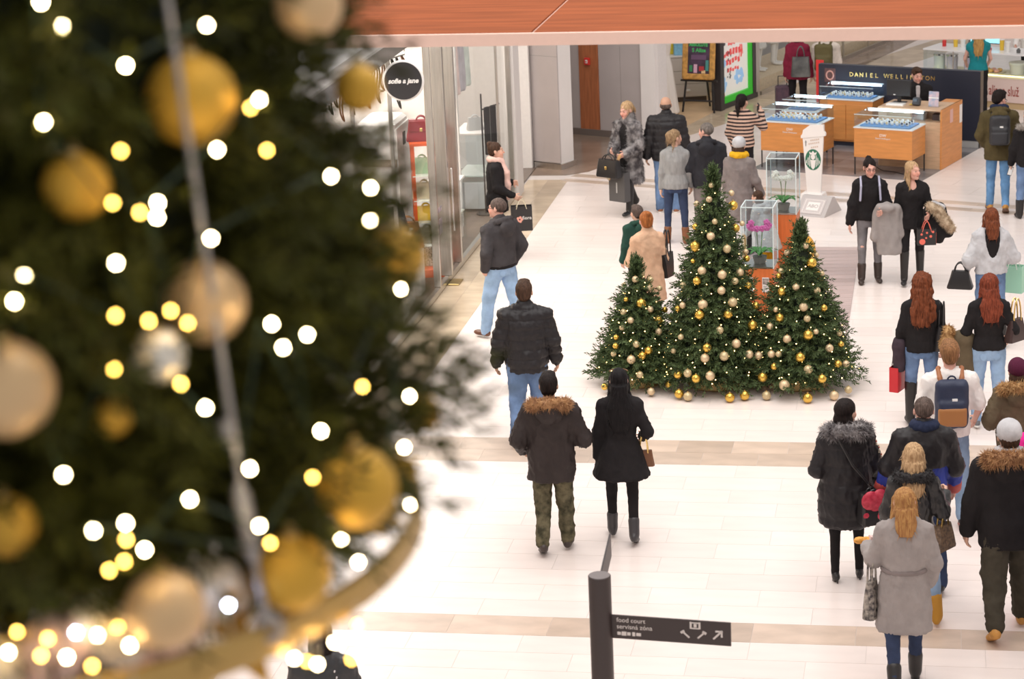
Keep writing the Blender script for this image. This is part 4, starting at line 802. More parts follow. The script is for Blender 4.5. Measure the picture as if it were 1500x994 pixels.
# ================================================================== CHRISTMAS TREES
def fir_needles(P, D, L_, m, nl, nw, rng):
    n = len(P); D = D / np.linalg.norm(D, axis=1, keepdims=True)
    A = np.cross(D, rng.normal(0, 1, (n, 3))); A /= np.linalg.norm(A, axis=1, keepdims=True); B = np.cross(D, A)
    t = (np.arange(m) + .5) / m; L_ = np.broadcast_to(L_, (n,)) * rng.uniform(.7, 1.25, n)
    th = rng.uniform(0, 2 * np.pi, (n, 1)) + np.arange(m)[None] * 2.4
    base = P[:, None] + D[:, None] * (L_[:, None] * t)[..., None]
    rad = A[:, None] * np.cos(th)[..., None] + B[:, None] * np.sin(th)[..., None]
    fwd = (.55 + .9 * t ** 3)[None, :, None]; nd = D[:, None] * fwd + rad * (.95 - .4 * t ** 2)[None, :, None]; nd /= np.linalg.norm(nd, axis=2, keepdims=True)
    ln = nl * rng.uniform(.75, 1.2, (n, m, 1)); side = np.cross(nd, rad + D[:, None] * .01); side /= np.linalg.norm(side, axis=2, keepdims=True) + 1e-9
    mid = base + nd * ln * .45; tip = base + nd * ln
    V = np.stack([base, mid - side * nw, tip, mid + side * nw], 2).reshape(-1, 3); return V, np.arange(len(V)).reshape(-1, 4)
class Fir:
    def __init__(s, x, y, z0, H, R0, pw=.9): s.x, s.y, s.z0, s.H, s.R0, s.pw = x, y, z0, H, R0, pw
    def R(s, z): return s.R0 * np.clip(1 - (z - s.z0) / s.H, .0, 1) ** s.pw
    def hit(s, px, py, f=.93, zmin=None):
        d = ray(px, py); d = d / np.linalg.norm(d); h0 = math.hypot(s.x, s.y); best = None
        for t in np.linspace(max(.5, h0 - 1.6), h0 + 3.5, 1600):
            p = CAM + d * t; g = math.hypot(p[0] - s.x, p[1] - s.y) - s.R(max(p[2], s.z0)) * f
            if best is None or g < best[0]: best = (g, p)
            if g < 0: return p
        return best[1]
def whorl_twigs(T, n, rng, zlo, zhi, L_, inner=.55, face=None, droop=.1, scal=.10, per=.22):
    z = zlo + (zhi - zlo) * (1 - np.sqrt(rng.random(n * 2))) if T.pw > 0 else None
    a = rng.uniform(0, 2 * np.pi, n * 2)
    if face is not None:
        k = rng.random(n * 2) < np.where(np.cos(a - face) > -.2, 1, .25); z, a = z[k], a[k]
    z, a = z[:n], a[:n]; fr = inner + (1 - inner) * rng.random(len(z)) ** .6
    sc_ = 1 + scal * np.cos((z - zlo) / per * 2 * np.pi) + scal * .8 * np.cos(a * 9 + z * 17)
    r = T.R(z) * fr * sc_ - L_ * .55; r = np.maximum(r, .01)
    P = np.stack([T.x + r * np.cos(a), T.y + r * np.sin(a), z], 1)
    D = np.stack([np.cos(a), np.sin(a), rng.normal(-droop, .3, len(z))], 1) + rng.normal(0, .38, (len(z), 3)); return P, D
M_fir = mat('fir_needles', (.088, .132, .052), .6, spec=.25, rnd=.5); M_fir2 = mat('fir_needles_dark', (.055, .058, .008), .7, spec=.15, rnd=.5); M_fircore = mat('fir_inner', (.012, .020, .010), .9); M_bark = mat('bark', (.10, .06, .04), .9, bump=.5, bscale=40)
M_bg = mat('bauble_shiny_gold', (.78, .50, .10), .22, .85, bump=.03, bscale=8); M_bc = mat('bauble_champagne', (.74, .57, .36), .38, .55, var=.1, scale=90, bump=.25, bscale=220); M_bp = mat('bauble_cream', (.80, .70, .48), .35, .35, col2=(.42, .27, .08), scale=38)
M_mgold = mat('bauble_cap', (.70, .52, .22), .3, 1.0); M_bulb = mat('warm_bulb', (1, .8, .5), .4, emit=11, ecol=(1, .62, .22)); M_wire = mat('green_wire', (.01, .03, .015), .6)
BALL = {}
for k, m_ in (('g', M_bg), ('c', M_bc), ('p', M_bp)):
    me = MB().sphere((0, 0, 0), 1.0, 16, 11).mesh('ball', True); me.materials.append(m_); BALL[k] = me
CAPM = MB().lathe([(.22, .93), (.23, 1.1), (.12, 1.13), (.05, 1.14)], n=10).tube([(.09 * math.cos(a), 0, 1.22 + .09 * math.sin(a)) for a in np.linspace(0, 2 * math.pi, 9)[:-1]], .02, 4, True).mesh('cap', True); CAPM.materials.append(M_mgold)
KIND = {'g': 'shiny gold', 'c': 'matt champagne', 'p': 'cream and gold patterned'}
def bauble(p, r, k, where, group, H=2.0):
    f = p[2] / H; br = 'the top branches' if f > .62 else 'the upper branches' if f > .42 else 'the middle branches' if f > .24 else 'the low branches' if p[2] > r + .02 else 'floor-touching twigs'; sz = 'large ' if r > .052 else 'small ' if r < .038 else ''
    lb = sz + KIND[k] + ' bauble on ' + br + ' of ' + where; o = empty('bauble', p, random.uniform(0, 6), lb, 'bauble', lb.replace('bauble', 'baubles'))
    o.scale = (r, r, r); link('ball', BALL[k], None, o); link('cap', CAPM, None, o); return o
def floor_tree(label, where, x, y, H, R0, ntw, seed, planter_r, balls):
    rng = np.random.default_rng(seed); T = Fir(x, y, .12, H - .12, R0, .82)
    t = empty('christmas_tree', (x, y, 0), 0, label, 'tree')
    off = np.array([x, y, 0]); P, D = whorl_twigs(T, ntw, rng, .135, H * .97, .13, droop=.08)
    n2 = int(ntw * .07); zs = H * rng.uniform(.86, 1.0, n2); P2 = np.stack([x + rng.normal(0, .012, n2), y + rng.normal(0, .012, n2), zs], 1); D2 = np.stack([rng.normal(0, .35, n2), rng.normal(0, .35, n2), np.full(n2, 1.0)], 1)
    V, Q = fir_needles(np.concatenate([P, P2]) - off, np.concatenate([D, D2]), .13, 16, .045, .0076, rng); tag(link('foliage', mesh_np('foliage', V, Q, smooth=False), M_fir, t), kind='stuff')
    MB().lathe([(.05, .0), (.04, H * .5), (.012, H * .93), (.004, H)], n=10).build('trunk', M_bark, t, True)
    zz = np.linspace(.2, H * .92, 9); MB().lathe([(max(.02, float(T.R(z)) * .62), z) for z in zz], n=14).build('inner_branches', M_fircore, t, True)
    pl = empty('tree_planter', (x, y, 0), 0, 'round gold planter under ' + where, 'planter')
    MB().lathe([(planter_r * .92, .0), (planter_r, .02), (planter_r, .20), (planter_r * .93, .21), (planter_r * .92, .17)], n=32).build('tub', mat('planter_gold', (.58, .40, .17), .35, .6), pl, True); MB().lathe([(planter_r * .9, .15), (planter_r * .9, .16)], n=24).build('soil', M_fircore, pl)
    for bx_, by_, k, r_ in balls:
        p = T.hit(bx_, by_, 1.06); dist = (p - CAM) @ FW
        rad = r_ / F_PX * dist; p[2] = max(p[2], rad + .004); bauble(p, rad, k, where, 'baubles on ' + where, H)
    ls = empty('fairy_lights', (x, y, 0), 0, 'string of tiny warm fairy lights wound around ' + where, 'fairy lights')
    nb = int(ntw * .05); zb = .16 + (H * .97 - .16) * (1 - np.sqrt(1 - (np.arange(nb) + .5) / nb)); ab = np.arange(nb) * .61 + rng.normal(0, .2, nb); rb = T.R(zb) * rng.uniform(.86, 1.03, nb)
    b = MB()
    for z, a, r_ in zip(zb, ab, rb): b.sphere((r_ * math.cos(a), r_ * math.sin(a), z), .0068, 6, 4)
    tag(b.build('bulb_cluster', M_bulb, ls, True), kind='stuff'); MB().tube([(r_ * .96 * math.cos(a), r_ * .96 * math.sin(a), z) for z, a, r_ in zip(zb, ab, rb)], .0025, 3).build('wire', M_wire, ls)
    return T
c3 = lambda L_: [(870 + a / 3.823, 360 + b / 3.823, k, r_ / 3.823) for a, b, k, r_ in L_]
c2_ = lambda L_: [(900 + a / 4.142, 250 + b / 4.142, k, r_ / 4.142) for a, b, k, r_ in L_]
BL = c3([(232, 187, 'c', 20), (270, 155, 'p', 17), (317, 190, 'p', 18), (311, 235, 'c', 20), (368, 238, 'p', 16), (265, 322, 'g', 28), (316, 356, 'c', 18), (397, 357, 'g', 17), (435, 400, 'g', 20), (206, 417, 'c', 19), (361, 416, 'g', 24), (165, 370, 'p', 18), (157, 457, 'p', 16), (362, 480, 'c', 20), (237, 551, 'p', 20), (305, 586, 'g', 23), (271, 615, 'g', 23), (209, 636, 'c', 25), (257, 721, 'p', 20), (125, 512, 'g', 16), (122, 560, 'g', 18), (110, 605, 'p', 16), (320, 815, 'c', 22), (60, 788, 'g', 20), (420, 776, 'g', 20), (461, 545, 'c', 16), (170, 220, 'p', 15), (180, 300, 'g', 14)])
BM = c3([(745, 18, 'p', 23), (568, 10, 'g', 25), (850, 32, 'c', 16), (855, 70, 'g', 20), (605, 139, 'c', 25), (718, 161, 'c', 26), (818, 147, 'c', 22), (577, 197, 'g', 24), (790, 197, 'p', 20), (500, 220, 'p', 18), (714, 250, 'c', 24), (863, 222, 'g', 20), (610, 328, 'c', 28), (777, 315, 'p', 27), (497, 332, 'c', 18), (470, 352, 'g', 18), (592, 386, 'g', 28), (751, 384, 'g', 25), (907, 334, 'g', 22), (888, 444, 'g', 28), (705, 472, 'p', 22), (797, 547, 'c', 26), (634, 570, 'g', 26), (622, 628, 'c', 26), (729, 617, 'p', 27), (525, 713, 'p', 24), (572, 742, 'g', 26), (470, 720, 'g', 24), (651, 727, 'c', 27), (477, 827, 'g', 27), (527, 842, 'p', 26), (761, 851, 'g', 28), (844, 836, 'g', 28), (870, 607, 'c', 24), (922, 614, 'c', 24), (487, 510, 'p', 17), (445, 588, 'p', 15)]) + \
     c2_([(589, 88, 'p', 18), (710, 135, 'c', 18), (575, 174, 'c', 20), (720, 210, 'g', 30), (500, 200, 'c', 18), (609, 308, 'p', 18), (735, 348, 'g', 27), (585, 397, 'c', 26), (493, 340, 'g', 22), (490, 455, 'g', 30), (683, 472, 'p', 25), (795, 490, 'c', 17), (775, 320, 'c', 16), (477, 548, 'g', 15)])
BR = c3([(1185, 0, 'c', 18), (1082, 38, 'c', 18), (1220, 95, 'g', 29), (1246, 52, 'c', 15), (1132, 230, 'c', 20), (1052, 257, 'g', 24), (1250, 250, 'p', 20), (1035, 168, 'g', 17), (1048, 140, 'p', 16), (1277, 155, 'p', 15), (1174, 342, 'c', 25), (1288, 347, 'g', 20), (1020, 357, 'c', 16), (1041, 402, 'g', 25), (1194, 407, 'p', 20), (987, 450, 'c', 20), (1200, 499, 'g', 29), (1243, 480, 'c', 16), (1082, 521, 'c', 24), (1319, 572, 'c', 23), (1383, 550, 'g', 18), (994, 606, 'c', 22), (1034, 606, 'p', 18), (1156, 624, 'g', 28), (1009, 675, 'g', 20), (1200, 692, 'p', 26), (1277, 743, 'g', 26), (1367, 661, 'g', 22), (1411, 660, 'c', 20), (1066, 779, 'c', 30), (1197, 857, 'g', 29), (1345, 843, 'c', 27), (1425, 805, 'p', 22), (1375, 490, 'p', 16), (945, 735, 'g', 28), (967, 858, 'p', 26)])
q = G(1050, 562); floor_tree('tallest dark green christmas tree, middle of the three on the floor', 'the tallest floor tree', q[0], q[1], 2.50, .70, 4300, 21, .34, BM)
q = G(937, 560); floor_tree('smallest dark green christmas tree on the floor beside the woman in a beige coat', 'the smallest floor tree', q[0], q[1], 1.42, .56, 2300, 22, .27, BL)
q = G(1174, 563); floor_tree('mid sized dark green christmas tree on the floor beside the laminate deck', 'the mid sized floor tree', q[0], q[1], 1.86, .68, 3200, 23, .32, BR)

# ================================================================== HANGING TREE close to the camera
HX, HY, ZR, RR_ = -1.349, 2.917, 7.069, .643
HT = Fir(HX, HY, ZR + .02, 3.7, .668, .85)
ht_ = empty('hanging_tree', (HX, HY, ZR), 0, 'large dark green christmas tree hanging from steel wires on a golden hoop', 'tree')
rng = np.random.default_rng(5); face = math.atan2(-HY, -HX); off = np.array([HX, HY, ZR])
def on_hoop(px, py):
    best = min(np.linspace(0, 2 * math.pi, 721), key=lambda a: (lambda s_: (s_[0] - px) ** 2 + (s_[1] - py) ** 2)(pz((HX + RR_ * math.cos(a), HY + RR_ * math.sin(a), ZR + .02)))); return np.array([HX + RR_ * math.cos(best), HY + RR_ * math.sin(best), ZR + .02])
w0 = on_hoop(386, 905); d0 = (w0 - CAM) @ FW; w1 = GD(245, 0, d0 - .14); w2 = w0 + (w1 - w0) * 1.9
P, D = whorl_twigs(HT, 5200, rng, ZR + .13, ZR + 1.75, .13, inner=.62, face=face + .5, droop=.1, scal=.07, per=.3)
a_ = rng.uniform(0, 2 * np.pi, 900); r_ = rng.uniform(.30, .50, 900); P = np.concatenate([P, np.stack([HX + r_ * np.cos(a_), HY + r_ * np.sin(a_), ZR + rng.uniform(.01, .16, 900)], 1)]); D = np.concatenate([D, np.stack([np.cos(a_), np.sin(a_), rng.normal(-.5, .3, 900)], 1)])
# branches are pushed aside where the wire runs
wd_ = (w1 - w0) / np.linalg.norm(w1 - w0); mid_ = P + D / np.linalg.norm(D, axis=1, keepdims=True) * .09; rel_ = mid_ - w0; ax_ = rel_ @ wd_; per_ = rel_ - ax_[:, None] * wd_; cd_ = CAM - (w0 + w1) / 2; cd_ /= np.linalg.norm(cd_); sd_ = np.cross(wd_, cd_); keep_ = ~((np.abs(per_ @ sd_) < .055) & (per_ @ cd_ > -.07)); P, D = P[keep_], D[keep_]
V, Q = fir_needles(P - off, D, .13, 21, .038, .0038, rng); tag(link('foliage', mesh_np('foliage', V, Q, smooth=False), M_fir2, ht_), kind='stuff')
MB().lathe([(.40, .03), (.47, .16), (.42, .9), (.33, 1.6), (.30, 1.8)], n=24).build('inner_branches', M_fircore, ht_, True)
M_hoop = mat('hoop_gold', (.50, .33, .11), .42, .55)
pr = [(RR_ - .002, -.021), (RR_, -.018), (RR_, .018), (RR_ - .002, .021), (RR_ - .014, .021), (RR_ - .016, .018), (RR_ - .016, -.018), (RR_ - .014, -.021)]
b = MB(); n_ = 72; b.add([(r_ * math.cos(2 * math.pi * i / n_), r_ * math.sin(2 * math.pi * i / n_), z) for i in range(n_) for r_, z in pr], [(i * 8 + k, ((i + 1) % n_) * 8 + k, ((i + 1) % n_) * 8 + (k + 1) % 8, i * 8 + (k + 1) % 8) for i in range(n_) for k in range(8)]).build('hoop', M_hoop, ht_, True)
MB().tube([(.44 * math.cos(a), .44 * math.sin(a), .0) for a in np.linspace(0, 2 * math.pi, 49)[:-1]], .012, 8, True).build('inner_hoop', M_hoop, ht_, True)
for k in range(8): a = k * math.pi / 4 + .2; MB().tube([(.05 * math.cos(a), .05 * math.sin(a), .03), (RR_ * .98 * math.cos(a), RR_ * .98 * math.sin(a), .0)], .008, 6).build('spoke', M_hoop, ht_, True)
MB().lathe([(.03, .0), (.03, 1.8)], n=10).build('trunk', M_bark, ht_)
# steel wire in front of the tree, made fast to the hoop with a turnbuckle
wr_ = empty('suspension_wire', w0, 0, 'grey steel suspension wire with turnbuckle in front of the hanging tree', 'wire'); M_wr = mat('wire_steel', (.42, .40, .40), .4, .7)
tb = GD(361, 765, d0 - .024) - w0
MB().tube([(0, 0, 0), tuple(tb), tuple(w1 - w0), tuple(w2 - w0)], .0045, 8).build('cable', M_wr, wr_, True); u = tb / np.linalg.norm(tb)
MB().tube([tuple(tb - u * .05), tuple(tb - u * .035), tuple(tb + u * .035), tuple(tb + u * .05)], [.006, .012, .012, .006], 10).build('turnbuckle', M_wr, wr_, True); MB().tube([tuple(tb + u * .10), tuple(tb + u * .13)], [.009, .009], 8).build('ferrule', M_wr, wr_, True); MB().tube([tuple(.016 * np.array([math.cos(a), 0, math.sin(a)])) for a in np.linspace(0, 2 * math.pi, 11)[:-1]], .005, 6, True).build('eye_bolt', M_wr, wr_, True)
M_hg = mat('hang_gold', (.66, .38, .045), .55, .35, bump=.2, bscale=300); M_hp = mat('hang_pale', (.70, .48, .26), .42, .4); M_hs = mat('hang_silver', (.80, .76, .68), .35, .5)
HB = {}
for k, m_ in (('g', M_hg), ('c', M_hp), ('p', M_hs)): me = MB().sphere((0, 0, 0), 1.0, 32, 20).mesh('ball', True); me.materials.append(m_); HB[k] = me
for bx_, by_, r_, k, f in ((280, 146, 68, 'g', .92), (452, 8, 50, 'c', 1.08), (300, 442, 62, 'c', .90), (8, 568, 74, 'c', 1.02), (523, 714, 60, 'g', 1.04), (242, 892, 60, 'c', .98), (428, 838, 58, 'g', .96), (112, 272, 50, 'g', .92), (525, 130, 36, 'g', 1.05), (580, 375, 44, 'g', 1.03), (618, 605, 28, 'g', .97), (232, 520, 40, 'p', 1.0), (10, 770, 46, 'g', .95), (165, 610, 30, 'g', .88), (590, 690, 22, 'g', .96)):
    p = HT.hit(bx_, by_, f); rad = r_ / F_PX * ((p - CAM) @ FW)
    lb = {'g': 'glittering gold', 'c': 'pale satin gold', 'p': 'silver white'}[k]
    hz_ = p[2] - ZR; br = 'just above the golden hoop of' if hz_ < .16 else 'on the lower branches of' if hz_ < .36 else 'on the middle branches of' if hz_ < .62 else 'on the high branches of'; lb = ('small ' if rad < .038 else 'big ' if rad > .052 else '') + lb + ' bauble ' + br + ' the hanging tree'
    o = empty('bauble', p, 0, lb, 'bauble', lb.replace('bauble', 'baubles')); o.scale = (rad,) * 3; link('ball', HB[k], None, o); link('cap', CAPM, None, o)
LT = [(91, 39), (303, 37), (184, 96), (64, 179), (380, 146), (367, 158), (177, 221), (318, 219), (391, 220), (485, 258), (542, 322), (170, 385), (230, 318), (205, 311), (231, 297), (165, 297), (309, 349), (35, 405), (21, 441), (587, 423), (398, 474), (415, 509), (218, 470), (169, 462), (301, 597), (600, 580), (531, 566), (265, 562), (167, 540), (470, 631), (592, 655), (366, 686), (458, 699), (278, 731), (137, 777), (184, 766), (600, 740), (500, 788), (525, 823), (380, 770), (396, 795), (93, 695), (250, 455), (275, 473), (185, 790), (212, 805), (182, 822), (160, 835), (60, 3), (543, 275), (450, 490)]
DIM = {5, 6, 8, 13, 15, 22, 23, 26, 27, 28, 32, 42, 43, 44, 46, 47, 40}
MV = {}
for nm, ec, es in (('hot', (1, .76, .40), 110), ('warm', (1, .58, .10), 34), ('cold', (.62, .72, 1), 110)):
    me = MB().sphere((0, 0, 0), .0030, 8, 6).mesh('bulb', True); me.materials.append(mat('bulb_' + nm, (1, .9, .7), .4, emit=es, ecol=ec)); MV[nm] = me
fl = empty('fairy_lights', (HX, HY, ZR), 0, 'string of glowing fairy lights wound around the hanging tree', 'fairy lights'); pts_ = []
for i, (x_, y_) in enumerate(LT):
    p = HT.hit(x_, y_, 1.05) - off; o = link('bulb', MV['warm' if i in DIM else 'hot'], None, fl, p); pts_.append(p)
srt = sorted(pts_, key=lambda p: (round(p[2] / .16), math.atan2(p[1], p[0]) * (1 if int(round(p[2] / .16)) % 2 else -1))); MB().tube([tuple(p * np.array([.97, .97, 1])) for p in srt], .002, 4).build('wire', M_wire, fl)
fl2 = empty('light_curtain', (HX, HY, ZR), 0, 'short strings of white and warm lights dangling below the golden hoop', 'fairy lights')
for x_, y_, nm in ((335, 886, 'cold'), (111, 926, 'cold'), (142, 930, 'hot'), (98, 962, 'hot'), (190, 945, 'hot'), (12, 955, 'hot'), (490, 938, 'hot'), (430, 950, 'hot'), (465, 972, 'hot'), (523, 898, 'warm'), (450, 968, 'warm'), (70, 935, 'warm'), (172, 918, 'warm'), (25, 925, 'warm'), (135, 975, 'warm'), (515, 965, 'warm'), (60, 960, 'warm')):
    h = on_hoop(x_, y_ - 25); k = .985 if y_ < 960 or x_ > 300 else .96
    p = np.array([HX, HY, ZR]) + (h - np.array([HX, HY, ZR])) * np.array([k, k, 1]); dd = (p - CAM) @ FW; p2 = GD(x_, y_, dd) - off; p2[2] = min(p2[2], -.03)
    if x_ < 350: p2 = G(x_, y_, ZR + .06) - off
    link('bulb', MV[nm], None, fl2, p2)
    MB().tube([tuple(p2), (p2[0], p2[1], 0.0)], .0015, 4).build('drop_wire', mat('clear_wire', (.5, .45, .38), .4), fl2)
# crystal-like strips and ribbon lying inside the hoop
rb = empty('ribbon', (HX, HY, ZR), 0, 'cream and pink satin ribbon gathered inside the golden hoop', 'ribbon'); a0 = math.atan2(G(60, 900, ZR)[1] - HY, G(60, 900, ZR)[0] - HX)
for k in range(5):
    V, Q = sdf_mesh(chain([(.55 * math.cos(a0 + d_), .55 * math.sin(a0 + d_), .03 + .03 * math.sin(d_ * 14 + k)) for d_ in np.linspace(-.28 + k * .13, -.12 + k * .13, 6)], [.02, .035, .03, .04, .03, .02], .01), .012)
    link('ribbon_loop', mesh_np('ribbon_loop', V, Q), (mat('ribbon_cream', (.80, .70, .58), .5), mat('ribbon_pink', (.70, .50, .48), .5))[k % 2], rb)

# gilded leaves tucked between hoop and branches
M_gleaf = mat('gilded_leaf', (.66, .40, .08), .4, .6); lf_ = MB()
for k in range(4):
    w_ = [.004, .016, .020, .014, .002]; b_ = [(x_ * .03, s_ * w_[x_], .012 * math.sin(x_ * .8)) for x_ in range(5) for s_ in (-1, 1)]
lf_.add(b_, [(2 * i, 2 * i + 2, 2 * i + 3, 2 * i + 1) for i in range(4)]); lme = lf_.mesh('leaf', True); lme.materials.append(M_gleaf)
gl = empty('gilded_garland', (HX, HY, ZR), 0, 'garland of gilded leaves lying along the golden hoop under the branches', 'garland')
for k in range(120):
    a = k * 2 * math.pi / 120 + rng.normal(0, .03); r_ = rng.uniform(.42, .53); o = link('leaf', lme, None, gl, (r_ * math.cos(a), r_ * math.sin(a), rng.uniform(-.01, .05))); o.rotation_euler = (rng.normal(0, .5), rng.normal(0, .5), a + rng.normal(0, .9))
MB().tube([(.53 * math.cos(a), .53 * math.sin(a), .012) for a in np.linspace(0, 2 * math.pi, 61)[:-1]], .006, 5, True).build('garland_wire', M_gleaf, gl)
# ================================================================== PEOPLE
SKIN = {'light': (.66, .40, .30), 'tan': (.56, .32, .22), 'pink': (.70, .39, .31)}
M_skin = mat('skin', (.6, .4, .3), .55, vcol=True, spec=.35)
def cloth(name, col, rough=.85, var=.12, scale=9, bump=.25, bscale=120, **k): return mat('cloth_' + name, col, rough, var=var, scale=scale, bump=bump, bscale=bscale, spec=.2, **k)
def hairm(name, col, col2=None): return mat('hair_' + name, col, .6, scale=26, col2=col2 or tuple(c * .45 for c in col), stretch=(3, 3, .35), bump=.5, bscale=60, spec=.18)
def dirv(f, o, s): f, o = math.radians(f), math.radians(o); return A_(s * math.sin(o), math.sin(f) * math.cos(o), -math.cos(f) * math.cos(o))
def npR(m): return np.array(m)
ARM = {'down': (4, 9, 14, 3), 'swingf': (18, 8, 34, 2), 'swingb': (-22, 10, -8, 8), 'pocket': (-16, 20, 26, -14), 'bent': (-4, 12, 78, -22), 'front': (12, 10, 95, -42), 'carry': (8, 14, 70, -8), 'crook': (-10, 16, 62, 2), 'phone': (30, 20, 150, 4), 'outdown': (10, 26, 18, 20)}
STAND = ((1, 0, 3), (-1, -2, 3))
WALKL = ((20, 10, 2), (-10, -28, 2)); WALKR = ((-10, -28, 2), (20, 10, 2)); STEP = ((8, 2, 3), (-6, -18, 3)); STEPR = ((-6, -18, 3), (8, 2, 3))
HS = 1.07
class Person:
    lr = (.09, .065, .05)
    def __init__(s, label, h, yaw, head=None, feet=None, arms=('down', 'down'), legs=STAND, w=1.0, fem=False, turn=0, nod=0, tilt=0, lean=0, skin='light', hairc=(.1, .06, .04), seed=0, group=None, z0=0.0, lips=None, hands=(1, 1)):
        s.S = h / 1.75; s.w, s.fem, s.seed = w, fem, seed; s.rng = np.random.default_rng(seed + 100); s.lean = math.tan(math.radians(lean)); s.hairc = hairc; s.skin = SKIN[skin]; s.lips = lips; s.hands = hands
        s.hw = .088 if not fem else .095; s.shw = (.188 if not fem else .165) * (.5 + .5 * w)
        hips, low = [], 0; s.leg = []
        for sd, (f1, f2, o) in zip((-1, 1), legs):
            hp = A_(sd * s.hw, 0, .93); kn = hp + .44 * dirv(f1, o, sd); an_ = kn + .41 * dirv(f2, o * .5, sd); pit = max(0, -f2 * 1.15 - 2) if f2 < -6 else (-(f2 - 4) * .9 if f2 > 8 else 0)
            fwd = A_(sd * math.sin(math.radians(6)), math.cos(math.radians(6)), 0); p = math.radians(pit)
            heel = an_ + fwd * (-.05 * math.cos(p) - .08 * math.sin(p)) + A_(0, 0, -.08 * math.cos(p) + .05 * math.sin(p)); ball = an_ + fwd * (.15 * math.cos(p) - .08 * math.sin(p)) + A_(0, 0, -.08 * math.cos(p) - .15 * math.sin(p))
            low = min(low, heel[2], ball[2]) if s.leg else min(heel[2], ball[2]); s.leg.append([hp, kn, an_, fwd, pit])
        s.dz = -low
        for L_ in s.leg:
            for i in range(3): L_[i] = L_[i] + A_(0, 0, s.dz)
        s.arm = []
        for sd, a in zip((-1, 1), arms):
            a = ARM[a] if isinstance(a, str) else a; sh = s.T(A_(sd * s.shw, -.005, 1.385)); e = sh + .285 * dirv(a[0], a[1], sd); wr = e + .25 * dirv(a[2], a[3], sd); s.arm.append([sh, e, wr, sd])
        s.hc = s.T(A_(0, .018, 1.632)); s.HR = npR(RZ(math.radians(turn)) @ RX(math.radians(-nod)) @ RY(math.radians(tilt)))
        if head is not None: base = G(head[0], head[1], h)
        else: base = G(*feet)
        a = math.radians(yaw); s.yaw = a; s.RZ = npR(RZ(a)); hl = s.hc * s.S if head is not None else A_(0, 0, 0)
        if head is not None: base = base - s.RZ @ A_(hl[0], hl[1] - .0, 0)
        s.pos = A_(base[0], base[1], z0)
        s.root = empty('person', s.pos, a, label, 'person', group); s.top_o = None
    def T(s, p): p = np.array(p, float); p[1] += s.lean * (p[2] - .95); p[2] += s.dz; return p
    def world(s, p): return s.pos + s.RZ @ (np.asarray(p) * s.S)
    def H(s, p): return s.hc + s.HR @ (np.asarray(p, float) * HS)
    def hel(s, c, r, k=.02, mode='u', R=None): return el(s.H(c), np.asarray(r) * HS, s.HR if R is None else s.HR @ npR(R), k, mode)
    def hrc(s, a, b, ra, rb, k=.015): return rc(s.H(a), s.H(b), ra * HS, rb * HS, k)
    def emit(s, name, V, Q, m, parent=None, T3=None, col=None):
        V = V * s.S; o = link(name, mesh_np(name, V, Q, T3, col=col), m, parent or s.root)
        return o
    def ry(s, z): return np.interp(z, *([.80, .95, 1.08, 1.22, 1.34, 1.43, 1.48], ([.15, .165, .142, .158, .172, .135, .06] if not s.fem else [.155, .168, .125, .14, .150, .115, .055]))) * s.w
    def rd(s, z): return np.interp(z, [.80, .95, 1.08, 1.22, 1.34, 1.43, 1.48], [.105, .118, .104, .117, .122, .09, .055] if not s.fem else [.11, .12, .095, .115, .118, .08, .05]) * s.w
    def tloft(s, zs, rx, ry, cy=0.0, k=.03, n=2.0):
        zs = np.asarray(zs, float); return loft(zs + s.dz, rx, ry, 0.0, np.asarray(cy) + s.lean * (zs - .95), k, n=n)
    def headops(s):
        f = s.fem; j = .9 if f else 1.0
        o = [rc(s.T((0, -.02, 1.44)), s.hc + A_(0, -.02, -.06), .05 if f else .058, .046 if f else .054, .02)]
        o += [s.hel((0, -.015, .028), (.075, .095, .086)), s.hel((0, .026, -.035), (.060 * j, .068, .082)), s.hel((0, .04, -.08), (.042 * j, .048, .036), .03), s.hel((0, .082, -.1), (.018, .018, .016), .02)]
        o += [s.hrc((0, .092, .006), (0, .110, -.030), .008, .0125, .012), s.hel((0, .093, -.063), (.023, .011, .010), .01), s.hel((0, .083, .022), (.048, .014, .010), .02)]
        for sd in (-1, 1): o += [s.hel((sd * .033, .104, .0), (.016, .016, .010), 0, 's'), s.hel((sd * .031, .080, -.001), (.014, .012, .011), .004), s.hel((sd * .076, -.008, -.008), (.010, .020, .031), .008), s.hel((sd * .034, .072, -.035), (.024, .02, .022), .03)]
        return o
    def handops(s, arm, curl=25):
        sh, e, wr, sd = arm; d = wr - e; d /= np.linalg.norm(d); n = s.hn if hasattr(s, 'hn') else A_(-sd, .15, 0); n = n - d * (n @ d)
        if np.linalg.norm(n) < .2: n = A_(0, 0, -1.0) - d * (-d[2])
        n /= np.linalg.norm(n); t = np.cross(d, n) * (1 if np.cross(d, n)[1] > 0 or abs(np.cross(d, n)[1]) < .2 and np.cross(d, n)[2] > 0 else -1)
        o = [rc(e, wr, .036, .026, .02), rc(wr, wr + d * .03, .026, .027, .01), bx(wr + d * .062, (.040, .015, .042), np.stack([t, n, d], 1), .013, .015)]
        c = math.radians(curl)
        for q, L_, spr in ((.031, .068, .10), (.0105, .077, .03), (-.0105, .072, -.04), (-.031, .056, -.12)):
            b = wr + d * .098 + t * q; d1 = d * math.cos(c) + n * math.sin(c) + t * spr; d2 = d * math.cos(2.1 * c) + n * math.sin(2.1 * c) + t * spr
            o += [rc(b - d * .02, b + d1 * L_ * .5, .0092, .0086, .004), rc(b + d1 * L_ * .5, b + d1 * L_ * .5 + d2 * L_ * .5, .0086, .0075, .003)]
